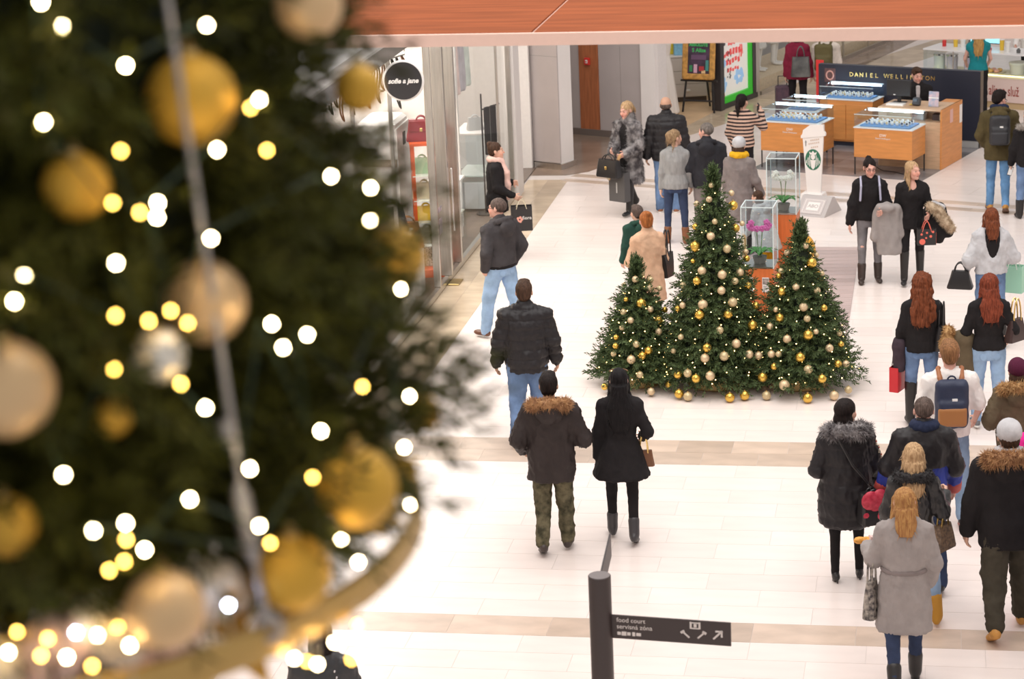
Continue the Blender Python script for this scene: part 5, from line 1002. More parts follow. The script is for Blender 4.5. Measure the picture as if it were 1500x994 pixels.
        b = wr + d * .03 + t * .026; d1 = d * .66 + t * .66 + n * .35; d2 = d * .86 + t * .3 + n * .42; o += [rc(b, b + d1 * .042, .014, .0105, .008), rc(b + d1 * .042, b + d1 * .042 + d2 * .034, .0105, .008, .003)]
        return o, wr + d * .09
    def body(s, curl=(28, 28), bare_arms=False):
        o = [s.tloft([.82, .95, 1.08, 1.22, 1.34, 1.43, 1.48], *[[g(z) * .93 for z in (.82, .95, 1.08, 1.22, 1.34, 1.43, 1.48)] for g in (s.ry, s.rd)])]
        o += [rc(s.T((0, -.02, 1.40)), s.hc + A_(0, -.02, -.06), .05 if s.fem else .058, .046 if s.fem else .054, .02)]
        for hp, kn, an_, fwd, pit in s.leg: o += [rc(hp, kn, .066 * s.w, .044, .02), rc(kn, an_, .042, .03, .02), rc(an_, an_ + A_(0, 0, -.02), .030, .02, .01)]
        for sh, e, wr, sd in s.arm: o += [rc(sh, e, .048 * s.w, .038, .03), rc(e, wr, .038, .027, .02)]
        parts = [sdf_mesh(o, .027, hi=A_(9, 9, s.hc[2] - .09))]
        parts.append(sdf_mesh(s.headops(), .0075 if s.seed in (1, 6, 15, 16, 29) else .0098, lo=A_(-9, -9, s.hc[2] - .17)))
        for arm, cu, sw in zip(s.arm, curl, s.hands):
            if sw: ho, _ = s.handops(arm, cu); parts.append(sdf_mesh(ho, .0068))
        V = np.concatenate([p[0] for p in parts]); Q = []; k = 0
        for v, q in parts: Q.append(q + k); k += len(v)
        C = np.tile(np.array(s.skin), (len(V), 1)); L_ = (V - s.hc) @ s.HR / HS
        near = np.linalg.norm(V - s.hc, axis=1) < .16
        def paint(c, r, col):
            m = near & (np.sqrt((((L_ - np.array(c)) / np.array(r)) ** 2).sum(1)) < 1); C[m] = col
        blush = near & (L_[:, 1] > .05) & (L_[:, 2] < -.01) & (L_[:, 2] > -.06); C[blush] = C[blush] * np.array([1.04, .90, .88])
        for sd in (-1, 1):
            paint((sd * .032, .088, .026), (.020, .03, .0055), np.array(s.hairc) * .6 + np.array(s.skin) * .35); paint((sd * .032, .094, .0), (.013, .02, .006), (.10, .065, .055))
        paint((0, .1, -.064), (.025, .02, .009), s.lips or (.50, .19, .17))
        s.emit('body', V, np.concatenate(Q), M_skin, col=C); return s
    def wrinkle(s, V, Q, amp, sc_=(14, 14, 9)):
        r = 1 - np.abs(noise3(V + A_(.7, 0, .7) * V[:, [0]], np.array(sc_) * 1.5, s.seed + 5)) * 2   # ridged folds
        return V + normals(V, Q) * ((noise3(V, sc_, s.seed) * amp + noise3(V, np.array(sc_) * 2.3, s.seed + 3) * amp * .4 + np.clip(r, 0, 1) ** 3 * amp * .9))[:, None]
    def top(s, name, m, hem=.88, t=.022, sr=(.072, .062, .05), flare=0.0, collar=.0, hood=False, quilt=0.0, qamp=.010, amp=.008, sleeve=1.0, neck=1.49, belt=None, prof=None, h=.0145, extra=None, front=0.0, sleeves=(1, 1)):
        t = max(t, .026) if hem < .98 else t
        zs = sorted(set([hem] + [z for z in (.80, .88, .95, 1.02, 1.08, 1.16, 1.22, 1.30, 1.37, 1.43) if z > hem + .02] + [1.465, neck])); rx, ry = [], []
        for z in zs:
            a, b = float(s.ry(max(z, .8))), float(s.rd(max(z, .8))); fl = flare * np.clip((1.05 - z) / max(1.05 - hem, .05), 0, 1)
            if belt is None and .95 < z < 1.3: a = max(a, float(s.ry(.95)) * .55 + float(s.ry(1.3)) * .45 - .004); b = max(b, .9 * float(s.rd(.95)))
            if z > 1.44: a, b = max(a, .085 if z < 1.48 else .07), max(b, .08 if z < 1.48 else .062)
            rx.append(a + t + fl); ry.append(b + t + fl * .85)
        if prof: zs, rx, ry = zip(*prof)
        o = [s.tloft(zs, rx, ry, cy=front, k=.035, n=2.25)]
        for (sh, e, wr, sd), on_ in zip(s.arm, sleeves):
            if not on_: continue
            nk = s.T((sd * .05, -.01, 1.445)); ew = e + (wr - e) * min(sleeve * 2 - 1, 1.0) if sleeve > .5 else sh + (e - sh) * sleeve * 2
            o += [rc(nk, sh, .050 + t * .5, sr[0] * .92, .05), rc(sh, e if sleeve > .5 else ew, sr[0] * .92, sr[1], .045)]
            if sleeve > .5: o += [rc(e, ew, sr[1], sr[2], .03)]
        if collar: o += [rc(s.T((0, -.018, 1.45)), s.T((0, -.012, 1.47 + collar)), .088, .072, .03)]
        if hood: o += [el(s.T((0, -.150 - .3 * t, 1.405)), (.125, .062, .110), npR(RX(.18)), .012)] + ring(s.T((0, -.055, 1.475)), .118, .112, .034, npR(RX(-.42)), .012)
        if extra: o += extra
        V, Q = sdf_mesh(o, h)
        if quilt:
            zz = V[:, 2] - s.dz; V = V + normals(V, Q) * (qamp * 1.7 * (np.abs(np.sin(np.pi * zz / quilt)) ** .55 - .6))[:, None]
        V = s.wrinkle(V, Q, amp)
        if belt is not None:
            pass
        s.top_o = s.emit(name, V, Q, m); return s
    def skirt_belt(s, z, m, t=.03, h_=.045):
        V, Q = sdf_mesh([s.tloft([z - h_ / 2, z + h_ / 2], [s.ry(z) + t] * 2, [s.rd(z) + t] * 2, k=0)], .012); s.emit('belt', V, Q, m, s.top_o); return s
    def legs_(s, name, m, r=(.094, .066, .05), hem=0.0, amp=.006, waist=1.02, sc_=(16, 16, 12)):
        s.lr = r
        o = [s.tloft([.80, .88, .95, waist], [s.ry(.8) + .008, s.ry(.88) + .009, s.ry(.95) + .009, s.ry(waist) + .004], [s.rd(.8) + .008, s.rd(.88) + .009, s.rd(.95) + .009, s.rd(waist) + .004], k=.03)]
        for hp, kn, an_, fwd, pit in s.leg:
            e = kn + (an_ - kn) * (1 - hem); o += [rc(hp + A_(0, 0, -.02), kn, r[0] * s.w, r[1], .03), rc(kn, e, r[1], r[2], .02)]
        V, Q = sdf_mesh(o, .017); s.emit(name, s.wrinkle(V, Q, amp, sc_), Q, m)
        if 'jeans' in name:
            for sd in (-1, 1): V, Q = sdf_mesh([el(s.T((sd * .072 * s.w, -.108 * s.w, .845)), (.046, .014, .05), npR(RX(-.1)), 0)], .010); s.emit('back_pocket', V, Q, m, [c for c in s.root.children if c.name.split('.')[0] == name][-1])
        return s
    def shoes(s, m, kind='shoe', shaft=.0, sole=None, name=None, r=.052, pit=None, tuck=True):
        for i, (hp, kn, an_, fwd, p0) in enumerate(s.leg):
            p = math.radians(p0 if pit is None else pit); side = A_(fwd[1], -fwd[0], 0); R = np.stack([side, fwd, A_(0, 0, 1)], 1) @ npR(RX(-p)); tr = lambda q: an_ + R @ (np.array(q, float) - A_(0, 0, .08))
            n = -(R @ A_(0, 0, 1)); w_ = .043 if s.fem else .048
            o = [el(tr((0, .105, .028)), (w_, .095, .036), R, .03), el(tr((0, -.01, .04)), (w_ * .86, .062, .05), R, .03), rc(tr((0, .0, .05)), tr((0, -.005, .10)), .042, .043, .02)]
            if kind == 'boot': up = kn - an_; up /= np.linalg.norm(up); f_ = shaft / .41; o += [rc(an_, an_ + up * shaft, .046, .046, .02)] if not tuck else [rc(an_, an_ + up * shaft, max(.046, s.lr[2] + .008), max(r, s.lr[2] + (s.lr[1] - s.lr[2]) * f_ + .010), .02)]
            if kind == 'heel':
                o = [el(tr((0, .11, .016)), (w_ * .85, .085, .024), R, .03), el(tr((0, -.01, .03)), (w_ * .75, .055, .036), R, .03), rc(tr((0, .0, .05)), tr((0, -.005, .11)), .036, .037, .02)]
            o += [plane(tr((0, 0, 0)), n)]
            V, Q = sdf_mesh(o, .0125); sh_ = s.emit(name or ('boot' if kind == 'boot' else 'shoe'), V, Q, m)
            if sole:
                V, Q = sdf_mesh([el(tr((0, .105, .01)), (w_ + .004, .10, .03), R, .02), el(tr((0, -.012, .01)), (w_ * .9, .066, .03), R, .02), plane(tr((0, 0, .022)), -n), plane(tr((0, 0, -.002)), n)], .009); s.emit('sole', V, Q, sole, sh_)
            if kind == 'heel':
                hb = tr((0, -.045, .012)); V, Q = sdf_mesh([rc(hb, A_(hb[0], hb[1] - .004, max(.006, hb[2] - .095)), .014, .006, 0)], .005); s.emit('heel', V, Q, m, sh_)
        return s
    def hair(s, kind, m, ln=.3, wd=.11, amp=.005, name='hair', vol=0.0):
        v = vol; cap = [s.hel((0, -.022, .036), (.082 + v, .100 + v, .088 + v))]; face = s.hel((0, .118, -.035), (.076, .080, .112), 0, 's'); o = cap
        if kind == 'buzz': o = [s.hel((0, -.018, .030), (.0795, .0985, .0885)), face, plane(s.H((0, 0, -.045)), s.HR @ A_(0, .5, -1))]
        elif kind == 'bald': o = [s.hel((0, -.030, -.005), (.0795, .088, .058)), face, plane(s.H((0, 0, -.045)), s.HR @ A_(0, .5, -1))]
        elif kind == 'short': o = cap + [s.hel((0, .03, .095), (.06, .07, .03)), s.hel((0, -.06, -.02), (.07, .055, .06)), face, plane(s.H((0, -.05, -.075)), s.HR @ A_(0, .45, -1))]
        elif kind == 'bun': o = cap + [s.hel((0, -.055, -.02), (.068, .06, .06)), s.hel((0, -.085, .095), (.042, .042, .04), .015), face, plane(s.H((0, -.05, -.08)), s.HR @ A_(0, .3, -1))]
        elif kind == 'updo': o = cap + [s.hel((0, -.06, .0), (.078, .07, .075)), s.hel((0, -.095, .045), (.06, .05, .055), .03), face, plane(s.H((0, -.05, -.085)), s.HR @ A_(0, .3, -1))] + [s.hrc((sd * .06, -.06, -.05), (sd * .075, -.09, -.15), .014, .006) for sd in (-1, 1)]
        elif kind == 'bob': o = cap + [s.hel((0, -.045, -.06), (.088, .075, .085)), face]
        elif kind == 'long':
            top_ = s.hc; zs = np.array([top_[2] - ln, top_[2] - ln * .8, top_[2] - ln * .5, top_[2] - .12, top_[2] - .02]); ax = s.HR @ A_(0, -1, 0); b0 = top_ + ax * .05
            by = np.interp(zs, [1.2 + s.dz, 1.36 + s.dz, 1.48 + s.dz, 1.7 + s.dz], [-.145 * s.w, -.145 * s.w, -.105, -.05])
            cx = b0[0] * np.array([.5, .6, .8, 1, 1]); o = cap + [loft(zs, [wd * .55, wd * .8, wd * .95, .085 + v, .08 + v], [.03, .04, .05, .062, .07], cx, by + s.lean * .45, .04), s.hel((0, -.04, -.06), (.084 + v, .075, .09), .03), face]
            for sd in (-1, 1): o += [s.hrc((sd * .072, .02, .02), (sd * .085, -.01, -.14), .022, .024, .02), rc(s.H((sd * .085, -.01, -.14)), s.H((sd * .09, -.03, -min(ln, .26))), .026, .014, .02)]
        elif kind == 'front':
            o = cap + [s.hel((0, -.055, -.07), (.076, .06, .10), .03), face]
            for sd in (-1, 1): o += [s.hrc((sd * .070, .01, .05), (sd * .080, -.005, -.12), .016, .024, .02), s.hrc((sd * .080, -.005, -.12), (sd * .085, .04 if sd > 0 else .0, -ln), .025, .010, .02)]
        elif kind == 'pony': o = cap + [s.hel((0, -.05, -.02), (.07, .06, .065)), face, plane(s.H((0, -.05, -.08)), s.HR @ A_(0, .3, -1)), s.hrc((0, -.11, .03), (0, -.15, -.06), .03, .032, .02), s.hrc((0, -.15, -.06), (0, -.13, -ln), .032, .012, .02)]
        V, Q = sdf_mesh(o, .0112); az = np.arctan2(V[:, 0] - s.hc[0], -(V[:, 1] - s.hc[1]) + .02)
        V = V + normals(V, Q) * (noise3(np.stack([az * 9, V[:, 2] * 5, V[:, 1] * 5], 1), 1.6, s.seed) * amp + noise3(V, 30, s.seed) * amp * .5)[:, None]
        T3 = None
        if kind in ('long', 'updo', 'pony', 'front') or name == 'curls':
            n_ = 260; i = s.rng.integers(0, len(V), n_); N = normals(V, Q)[i]; p = V[i]; d = N * .35 + A_(0, 0, -1) + s.rng.normal(0, .25, (n_, 3)); tp = p + d * .06 * s.rng.uniform(.4, 1.1, (n_, 1)); sdv = np.cross(d, N); sdv /= np.linalg.norm(sdv, axis=1, keepdims=True) + 1e-9
            W = np.stack([p - sdv * .005 - N * .003, p + sdv * .005 - N * .003, tp], 1).reshape(-1, 3); T3 = np.arange(n_ * 3).reshape(-1, 3) + len(V); V = np.concatenate([V, W])
        s.emit(name if name != 'curls' else 'hair', V, Q, m, T3=T3); return s
    def beanie(s, m, cuff=None, ln=0):
        o = [s.hel((0, -.022, .045), (.092, .110, .094 + ln)), plane(s.H((0, .03, .012)), s.HR @ A_(0, .25, -1))]; V, Q = sdf_mesh(o, .009); az = np.arctan2(V[:, 0] - s.hc[0], V[:, 1] - s.hc[1]); V = V + normals(V, Q) * (np.sin(az * 30) * .0012)[:, None]
        b = s.emit('beanie', V, Q, m); C_ = s.H((0, -.020, .018)); V, Q = sdf_mesh(ring(C_, .082, .099, .016, s.HR @ npR(RX(-.2)), .01, 22), .009); s.emit('cuff', V, Q, cuff or m, b); return s
    def scarf(s, m, r=.036, tail=None, z=1.50, amp=.006, w=.085):
        o = ring(s.T((0, -.005, z)), w, w * .96, r, npR(RX(-.15)), .02)
        if tail: o += chain([s.T(p) for p in tail[0]], tail[1], .03)
        V, Q = sdf_mesh(o, .011); s.emit('scarf', s.wrinkle(V, Q, amp, (26, 26, 18)), Q, m); return s
    def fur(s, m, ops, n=1500, ln=.035, name='fur_trim', amp=.012, wd=.0035, droop=.25, parent=None):
        V, Q = sdf_mesh(ops, .013); V = V + normals(V, Q) * (noise3(V, 28, s.seed) * amp + noise3(V, 60, s.seed + 1) * amp * .6)[:, None]; W, T3 = spikes(V, Q, n, ln, wd, s.rng, droop); s.emit(name, np.concatenate([V, W]), Q, m, parent or s.top_o, T3 + len(V)); return s
    def hood_fur(s, m, n=1700, r=.036, ln=.045): # fur rim of a hood lying on the back
        c = s.T((0, -.075, 1.475)); return s.fur(m, ring(c, .165, .115, r, npR(RX(-.35)), .02, 16, 150, 390), n, ln)
    def wrist(s, i): sh, e, wr, sd = s.arm[i]; d = (wr - e) / np.linalg.norm(wr - e); return s.world(wr + d * .085)
    def elbow(s, i, f=.5): return s.world(s.arm[i][1] * (1 - f) + s.arm[i][2] * f)
    def shoulder(s, i): return s.world(s.arm[i][0])
def sdf_thing(name, part, label, cat, ops, h, m, amp=.0, sc_=14, group=None, pos=(0, 0, 0), rz=0.0, seed=0):
    t = empty(name, pos, rz, label, cat, group); V, Q = sdf_mesh(ops, h)
    if amp: V = V + normals(V, Q) * (noise3(V, sc_, seed) * amp)[:, None]
    link(part, mesh_np(part, V, Q), m, t); return t
def strap(t, pts, m, r=.008, name='strap'): return MB().tube([tuple(p) for p in pts], r, 6).build(name, m, t, True)
def backpack(P, label, m, m2=None, label_m=None, strapm=None, low=.0, sc_=1.0):
    c = P.T((0, -.205 * P.w, 1.22 - low)); t = empty('backpack', P.pos, P.yaw, label, 'backpack'); S = P.S
    V, Q = sdf_mesh([bx(c, (.145 * sc_, .075, .22 * sc_), None, .06, .03), bx(c + A_(0, -.07, -.07), (.12 * sc_, .04, .12), None, .035, .03)], .0135); V += normals(V, Q) * (noise3(V, 16, 3) * .006)[:, None]; link('pack_body', mesh_np('pack_body', V * S, Q), m, t)
    if m2: V, Q = sdf_mesh([bx(c + A_(0, -.075, -.10), (.125 * sc_, .045, .095), None, .035, .0)], .0135); link('front_pocket', mesh_np('front_pocket', V * S, Q), m2, t)
    if label_m: link('label_patch', MB().box(tuple((c + A_(.02, -.082, .06)) * S), (.05, .012, .025)).mesh('label_patch'), label_m, t)
    MB().tube([tuple((c + A_(-.04 * math.cos(a), .02, .215 + .045 * math.sin(a))) * S) for a in np.linspace(0, math.pi, 8)], .008, 6).build('grab_loop', m, t, True)
    for sd in (-1, 1):
        pts = [c + A_(sd * .09, .05, .17), P.T((sd * .10, -.11 * P.w, 1.44)), P.T((sd * .105, -.02, 1.505)), P.T((sd * .11, .12 * P.w, 1.40)), P.T((sd * .13, .14 * P.w, 1.22)), P.T((sd * .17, .06, 1.12)), c + A_(sd * .12, .05, -.14)]
        b = MB()
        V, Q = sdf_mesh(chain(pts, [.02, .024, .024, .022, .018, .014, .014], .01), .0125); link('shoulder_strap', mesh_np('shoulder_strap', V * S, Q), strapm or m, t)
    return t
# ------------------------------------------------------------------ clothes palette
K_black = cloth('black', (.016, .014, .015)); K_blackp = mat('cloth_black_puffer', (.018, .016, .018), .48, var=.1, bump=.25, bscale=30, spec=.3); K_char = cloth('charcoal', (.055, .050, .053)); K_brownblack = cloth('brown_black', (.034, .026, .025), .5)
K_grey = cloth('grey_wool', (.33, .30, .29), var=.08); K_greyd = cloth('grey_coat_dark', (.22, .19, .185)); K_knit = cloth('grey_knit', (.30, .30, .30), bump=.6, bscale=60, stretch=(3, 3, .6)); K_ltgrey = cloth('light_grey', (.52, .52, .54))
K_beige = cloth('camel', (.66, .42, .28)); K_olive = cloth('olive', (.085, .065, .028)); K_olive2 = cloth('olive_parka', (.125, .095, .058)); K_white = cloth('white_tee', (.80, .76, .73), var=.03); K_burg = cloth('burgundy', (.22, .018, .045)); K_teal = cloth('teal', (.015, .22, .25)); K_green = cloth('dark_green', (.02, .06, .045)); K_blue = cloth('royal_blue', (.03, .05, .30), .5)
J_light = cloth('jeans_light', (.30, .44, .64), var=.22, scale=5); J_mid = cloth('jeans_mid', (.14, .22, .38), var=.3, scale=5); J_dark = cloth('jeans_dark', (.035, .05, .10), var=.2, scale=6); J_grey = cloth('jeans_grey', (.20, .19, .20), var=.2, scale=6); K_camo = cloth('camo', (.16, .14, .085), col2=(.045, .042, .025), scale=13); K_cargo = cloth('cargo', (.058, .050, .036)); K_yellow = cloth('yellow', (.75, .42, .02)); K_pink = cloth('pink_scarf', (.72, .48, .42), bump=.6, bscale=70); K_maroon = cloth('maroon', (.08, .012, .035)); K_navy = cloth('navy', (.022, .030, .065))
B_brown = mat('boot_brown', (.20, .075, .03), .5, var=.15); B_black = mat('boot_black', (.018, .016, .016), .4); B_dark = mat('boot_dark', (.05, .035, .03), .45, var=.2); B_tan = mat('boot_tan', (.50, .24, .05), .55, var=.15); B_sole = mat('shoe_sole', (.75, .72, .68), .6); B_grey = mat('sneaker_grey', (.16, .16, .17), .6)
H_dark = hairm('dark', (.018, .011, .010)); H_black = hairm('black', (.010, .008, .009)); H_brown = hairm('brown', (.085, .045, .028)); H_auburn = hairm('auburn', (.22, .062, .025)); H_red = hairm('red', (.26, .058, .028)); H_ginger = hairm('ginger', (.50, .17, .05)); H_blonde = hairm('blonde', (.60, .41, .23), (.33, .20, .10)); H_ash = hairm('ash', (.42, .29, .16), (.2, .12, .07)); H_greyb = hairm('grey_brown', (.14, .10, .085)); H_gbeard = hairm('sandy', (.33, .16, .07))
F_tan = mat('fur_tan', (.52, .30, .14), .8, col2=(.24, .11, .05), scale=16); F_grey = mat('fur_grey', (.34, .32, .32), .8, col2=(.06, .05, .055), scale=11); F_gold = mat('fur_gold', (.58, .36, .16), .8, col2=(.30, .15, .05), scale=16); F_cream = mat('fur_cream', (.62, .50, .36), .8, col2=(.34, .24, .15), scale=16); F_black = mat('fur_black', (.02, .018, .02), .7)
m_stripe = bpy.data.materials.new('striped_knit'); m_stripe.use_nodes = True; n_, l_ = nodes_of(m_stripe); tc = n_.new('ShaderNodeTexCoord'); sx = n_.new('ShaderNodeSeparateXYZ'); l_.new(tc.outputs['Object'], sx.inputs[0]); mu = n_.new('ShaderNodeMath'); mu.operation = 'MULTIPLY'; mu.inputs[1].default_value = 17.5; l_.new(sx.outputs[2], mu.inputs[0]); fr = n_.new('ShaderNodeMath'); fr.operation = 'FRACT'; l_.new(mu.outputs[0], fr.inputs[0]); gt = n_.new('ShaderNodeMath'); gt.operation = 'GREATER_THAN'; gt.inputs[1].default_value = .52; l_.new(fr.outputs[0], gt.inputs[0]); mx = n_.new('ShaderNodeMix'); mx.data_type = 'RGBA'; mx.inputs[6].default_value = (.60, .40, .31, 1); mx.inputs[7].default_value = (.03, .02, .022, 1); l_.new(gt.outputs[0], mx.inputs[0]); l_.new(mx.outputs[2], n_['Principled BSDF'].inputs['Base Color']); n_['Principled BSDF'].inputs['Roughness'].default_value = .9
PS = []
def done(p): PS.append(p); return p
def glasses(p, m=None):
    mm = m or M_black
    for sd in (-1, 1): MB().tube([tuple(p.H((sd * .033 + .022 * math.cos(a), .106, .0 + .016 * math.sin(a))) * p.S) for a in np.linspace(0, 2 * math.pi, 13)[:-1]], .0028, 5, True).tube([tuple(p.H((sd * .055, .104, .004)) * p.S), tuple(p.H((sd * .080, .0, .006)) * p.S)], .0028, 5).build('glasses', mm, p.root, True)
# ------------------------------------------------------------------ by the handbag shop
p = done(Person('woman in black coat and long pale pink scarf looking into the handbag shop', 1.68, -80, head=(726, 209), fem=True, arms=('front', (6, 10, 60, -5)), hairc=(.06, .03, .02), seed=1))
p.body().top('coat', K_black, .72, .030, flare=.035, collar=.03).legs_('trousers', K_black, (.088, .06, .05)).shoes(B_black).hair('bun', H_brown).scarf(K_pink, .042, ([(.03, .09, 1.47), (.05, .155, 1.3), (.045, .165, 1.12), (.04, .155, .92)], [.045, .05, .052, .045]))
w_ = p.wrist(1); shopping_bag('shopping_bag', 'black paper shopping bag with pink flower print held by the woman in pink scarf', (w_[0] + .05, w_[1] - .02, w_[2] - .47), math.radians(12), .30, .36, .12, mat('bag_black', (.022, .020, .021), .5), M_cream)
o = [c for c in COL.objects if c.name.startswith('shopping_bag')][-1]
for a in range(5): MB().sphere((-.03 + .03 * math.cos(a * 1.257), -.064, .17 + .03 * math.sin(a * 1.257)), .02, 8, 5, (1, .15, 1)).build('print_petal', mat('print_pink', (.75, .35, .28), .6), o)
text_part('lettering', 'fiore', .07, M_watch, o, face_matrix((.075, -.064, .19), (1, 0, 0), (0, 0, 1)), .001)
p = done(Person('man with cropped grey hair in charcoal hooded jacket and light jeans by the shop', 1.80, 52, head=(728, 292), arms=('pocket', 'pocket'), legs=((12, 8, 7), (-8, -12, 7)), w=1.08, turn=22, hairc=(.2, .15, .12), seed=2, skin='pink'))
p.body().top('hooded_jacket', K_char, .93, .032, (.082, .070, .056), collar=.04, hood=True).legs_('jeans', J_light, (.105, .08, .066), hem=-.02).shoes(mat('shoe_brown', (.12, .045, .025), .4)).hair('buzz', H_greyb); glasses(p)
V, Q = sdf_mesh([p.tloft([.895, .945], [p.ry(.93) + .031] * 2, [p.rd(.93) + .031] * 2, k=0)], .012); p.emit('ribbed_hem', V, Q, K_black, p.top_o)
p = done(Person('broad man in black quilted jacket and blue jeans seen from behind', 1.82, 8, head=(767, 414), arms=((2, 16, 14, 8), (2, 16, 18, 6)), legs=((-7, -16, 3), (9, 4, 3)), w=1.16, hairc=(.08, .05, .04), seed=3, skin='tan'))
p.body().top('quilted_jacket', K_blackp, .80, .036, (.088, .078, .064), collar=.05, quilt=.105, qamp=.010, amp=.012).legs_('jeans', J_mid, (.110, .085, .075), hem=-.03, amp=.009).shoes(B_grey, sole=B_sole).hair('short', H_brown)
p = done(Person('man in dark parka with tan fur hood and camouflage trousers walking away', 1.77, 6, head=(803, 550), arms=((-14, 22, 50, -8), (-6, 22, 66, 4)), legs=((2, -20, 1), (7, 1, 3)), w=1.06, hairc=(.05, .03, .03), seed=4, skin='tan'))
p.body().top('parka', K_brownblack, .72, .040, (.088, .078, .060), hood=True, flare=.02, amp=.013).hood_fur(F_tan, 2600, .040, .05).legs_('camouflage_trousers', K_camo, (.100, .078, .062), amp=.010).shoes(B_dark, 'boot', .13, tuck=False).hair('short', H_dark)
p = done(Person('woman with long black hair in flared black coat and black leggings walking away', 1.72, 8, head=(906, 543), fem=True, arms=((4, 10, 8, 4), (-14, 20, 62, -10)), legs=((10, 4, 1), (-3, -20, 1)), hairc=(.01, .01, .01), seed=5))
p.body().top('flared_coat', K_black, .66, .026, (.064, .056, .048), flare=.095, belt=1, collar=.02, prof=[(.66, .285, .225), (.80, .245, .19), (.95, .195, .150), (1.08, .150, .120), (1.22, .168, .14), (1.34, .178, .145), (1.43, .15, .115), (1.49, .07, .065)]).legs_('leggings', K_black, (.080, .056, .042), amp=.003).shoes(mat('boot_charcoal', (.045, .042, .045), .4), 'boot', .13, r=.048).hair('long', H_black, .47, .135, .004)
MB().tube([tuple(p.H((.086 * math.cos(a), -.02 + .105 * math.sin(a), .085)) * p.S) for a in np.linspace(.3, math.pi - .3, 10)], .006, 6).build('sunglasses', mat('tortoise', (.22, .1, .04), .3), p.root, True)
w_ = p.elbow(1, .3); t = handbag('handbag', 'small brown chain strap handbag on the arm of the black haired woman', 'handbag', (w_[0] - .03, w_[1] + .02, w_[2] - .34), .2, .16, .2, .16, .07, M_brownl, .04, M_goldm, tall=.17)

# ------------------------------------------------------------------ group before the easel shop
p = done(Person('blonde woman in long grey fur coat carrying a black handbag and shopping bag', 1.74, 150, head=(917, 150), fem=True, arms=((2, 12, 66, -20), (2, 12, 72, -22)), legs=((16, 6, 2), (-12, -30, 2)), turn=-5, nod=12, hairc=(.25, .14, .06), seed=6, lips=(.55, .12, .12), skin='pink'))
p.body(); V, Q = sdf_mesh([p.tloft([.50, .7, .95, 1.1, 1.3, 1.43, 1.5], [.245, .235, .215, .195, .215, .19, .085], [.195, .185, .17, .155, .165, .14, .085], cy=-.01)] + sum([chain(a[:3], [.085, .080, .070]) for a in p.arm], []) + [rc(p.T((0, -.03, 1.45)), p.T((0, -.03, 1.53)), .11, .10, .03), bx(p.T((0, .22, 1.02)), (.085, .12, .52), None, .02, .0, 's')], .015)
V = V + normals(V, Q) * (noise3(V, 15, 6) * .014 + noise3(V, (10, 10, 32), 8) * .008)[:, None]; W, T3 = spikes(V, Q, 9000, .035, .004, p.rng, .5, .5); p.top_o = p.emit('fur_coat', np.concatenate([V, W]), Q, F_grey, T3=T3 + len(V))
V, Q = sdf_mesh([p.tloft([.75, .95, 1.1, 1.3, 1.43, 1.47], [p.ry(z) + .014 for z in (.8, .95, 1.1, 1.3, 1.43, 1.47)], [p.rd(z) + .016 for z in (.8, .95, 1.1, 1.3, 1.43, 1.47)])], .015); p.emit('dress', V, Q, K_black)
p.legs_('leggings', K_black, (.082, .056, .044), amp=.003).shoes(B_black, 'boot', .38, r=.058).hair('pony', H_blonde, .16, amp=.008)
w_ = p.wrist(1); handbag('handbag', 'large black leather handbag held in front of the fur coat', 'handbag', (w_[0] - .02, w_[1] - .16, w_[2] - .35), math.radians(-30), .36, .40, .27, .16, M_blackl, .10, clasp=M_goldm)
w_ = p.wrist(0); t = empty('folder', (w_[0] - .12, w_[1] - .02, w_[2] - .36), math.radians(-35), 'tan leather folder tucked under the arm of the fur coat woman', 'folder'); MB().box((0, 0, .18), (.05, .02, .5), RY(.55), bev=.006).build('cover', mat('tan_leather', (.62, .36, .17), .5), t); MB().box((-.06, -.012, .10), (.04, .01, .3), RY(.55)).build('pages', M_cream, t)
t = shopping_bag('shopping_bag', 'tall dark grey paper shopping bag carried by the fur coat woman', (w_[0] - .06, w_[1] + .03, w_[2] - .72), math.radians(-30), .30, .46, .14, mat('bag_grey', (.085, .08, .08), .5), M_black); MB().box((0, -.074, .22), (.02, .003, .16)).build('print_line', mat('print_silver', (.5, .49, .48), .4), t)
p = done(Person('balding heavy man in black puffer jacket and jeans standing by the blonde in grey', 1.80, 4, head=(975, 142), arms=((0, 14, 10, 6), (0, 12, 10, 4)), w=1.2, hairc=(.12, .09, .08), seed=7, skin='tan'))
p.body().top('puffer_jacket', K_blackp, .80, .038, (.09, .08, .066), collar=.045, quilt=.10, qamp=.009).legs_('jeans', J_mid, (.10, .078, .066)).shoes(mat('shoe_cognac', (.3, .12, .06), .5), sole=B_sole).hair('bald', H_greyb)
p = done(Person('woman with tousled blonde updo in grey cable knit sweater and dark skinny jeans', 1.68, 2, head=(988, 190), fem=True, arms=((0, 9, 6, 4), (4, 10, 20, 2)), legs=((2, -2, 4), (-2, -4, 4)), turn=-48, hairc=(.2, .12, .07), seed=8))
p.body().top('knit_sweater', K_knit, .86, .028, (.058, .050, .042), amp=.005, belt=1).legs_('skinny_jeans', J_dark, (.086, .058, .044), amp=.003).shoes(B_brown, 'boot', .15, r=.052).hair('updo', H_ash, amp=.010)
p = done(Person('grey haired man in black hooded jacket touching the back of the woman in knit', 1.76, 8, head=(1034, 180), arms=((-4, 14, 24, -34), (4, 12, 14, 4)), w=1.1, turn=48, hairc=(.2, .17, .15), seed=9, skin='pink'))
p.body(curl=(8, 28)).top('hooded_jacket', cloth('blue_black', (.024, .024, .030), .6), .82, .034, (.082, .072, .058), collar=.05, hood=True).legs_('trousers', K_greyd, (.10, .076, .062)).shoes(B_black).hair('buzz', hairm('salt', (.22, .19, .17)))
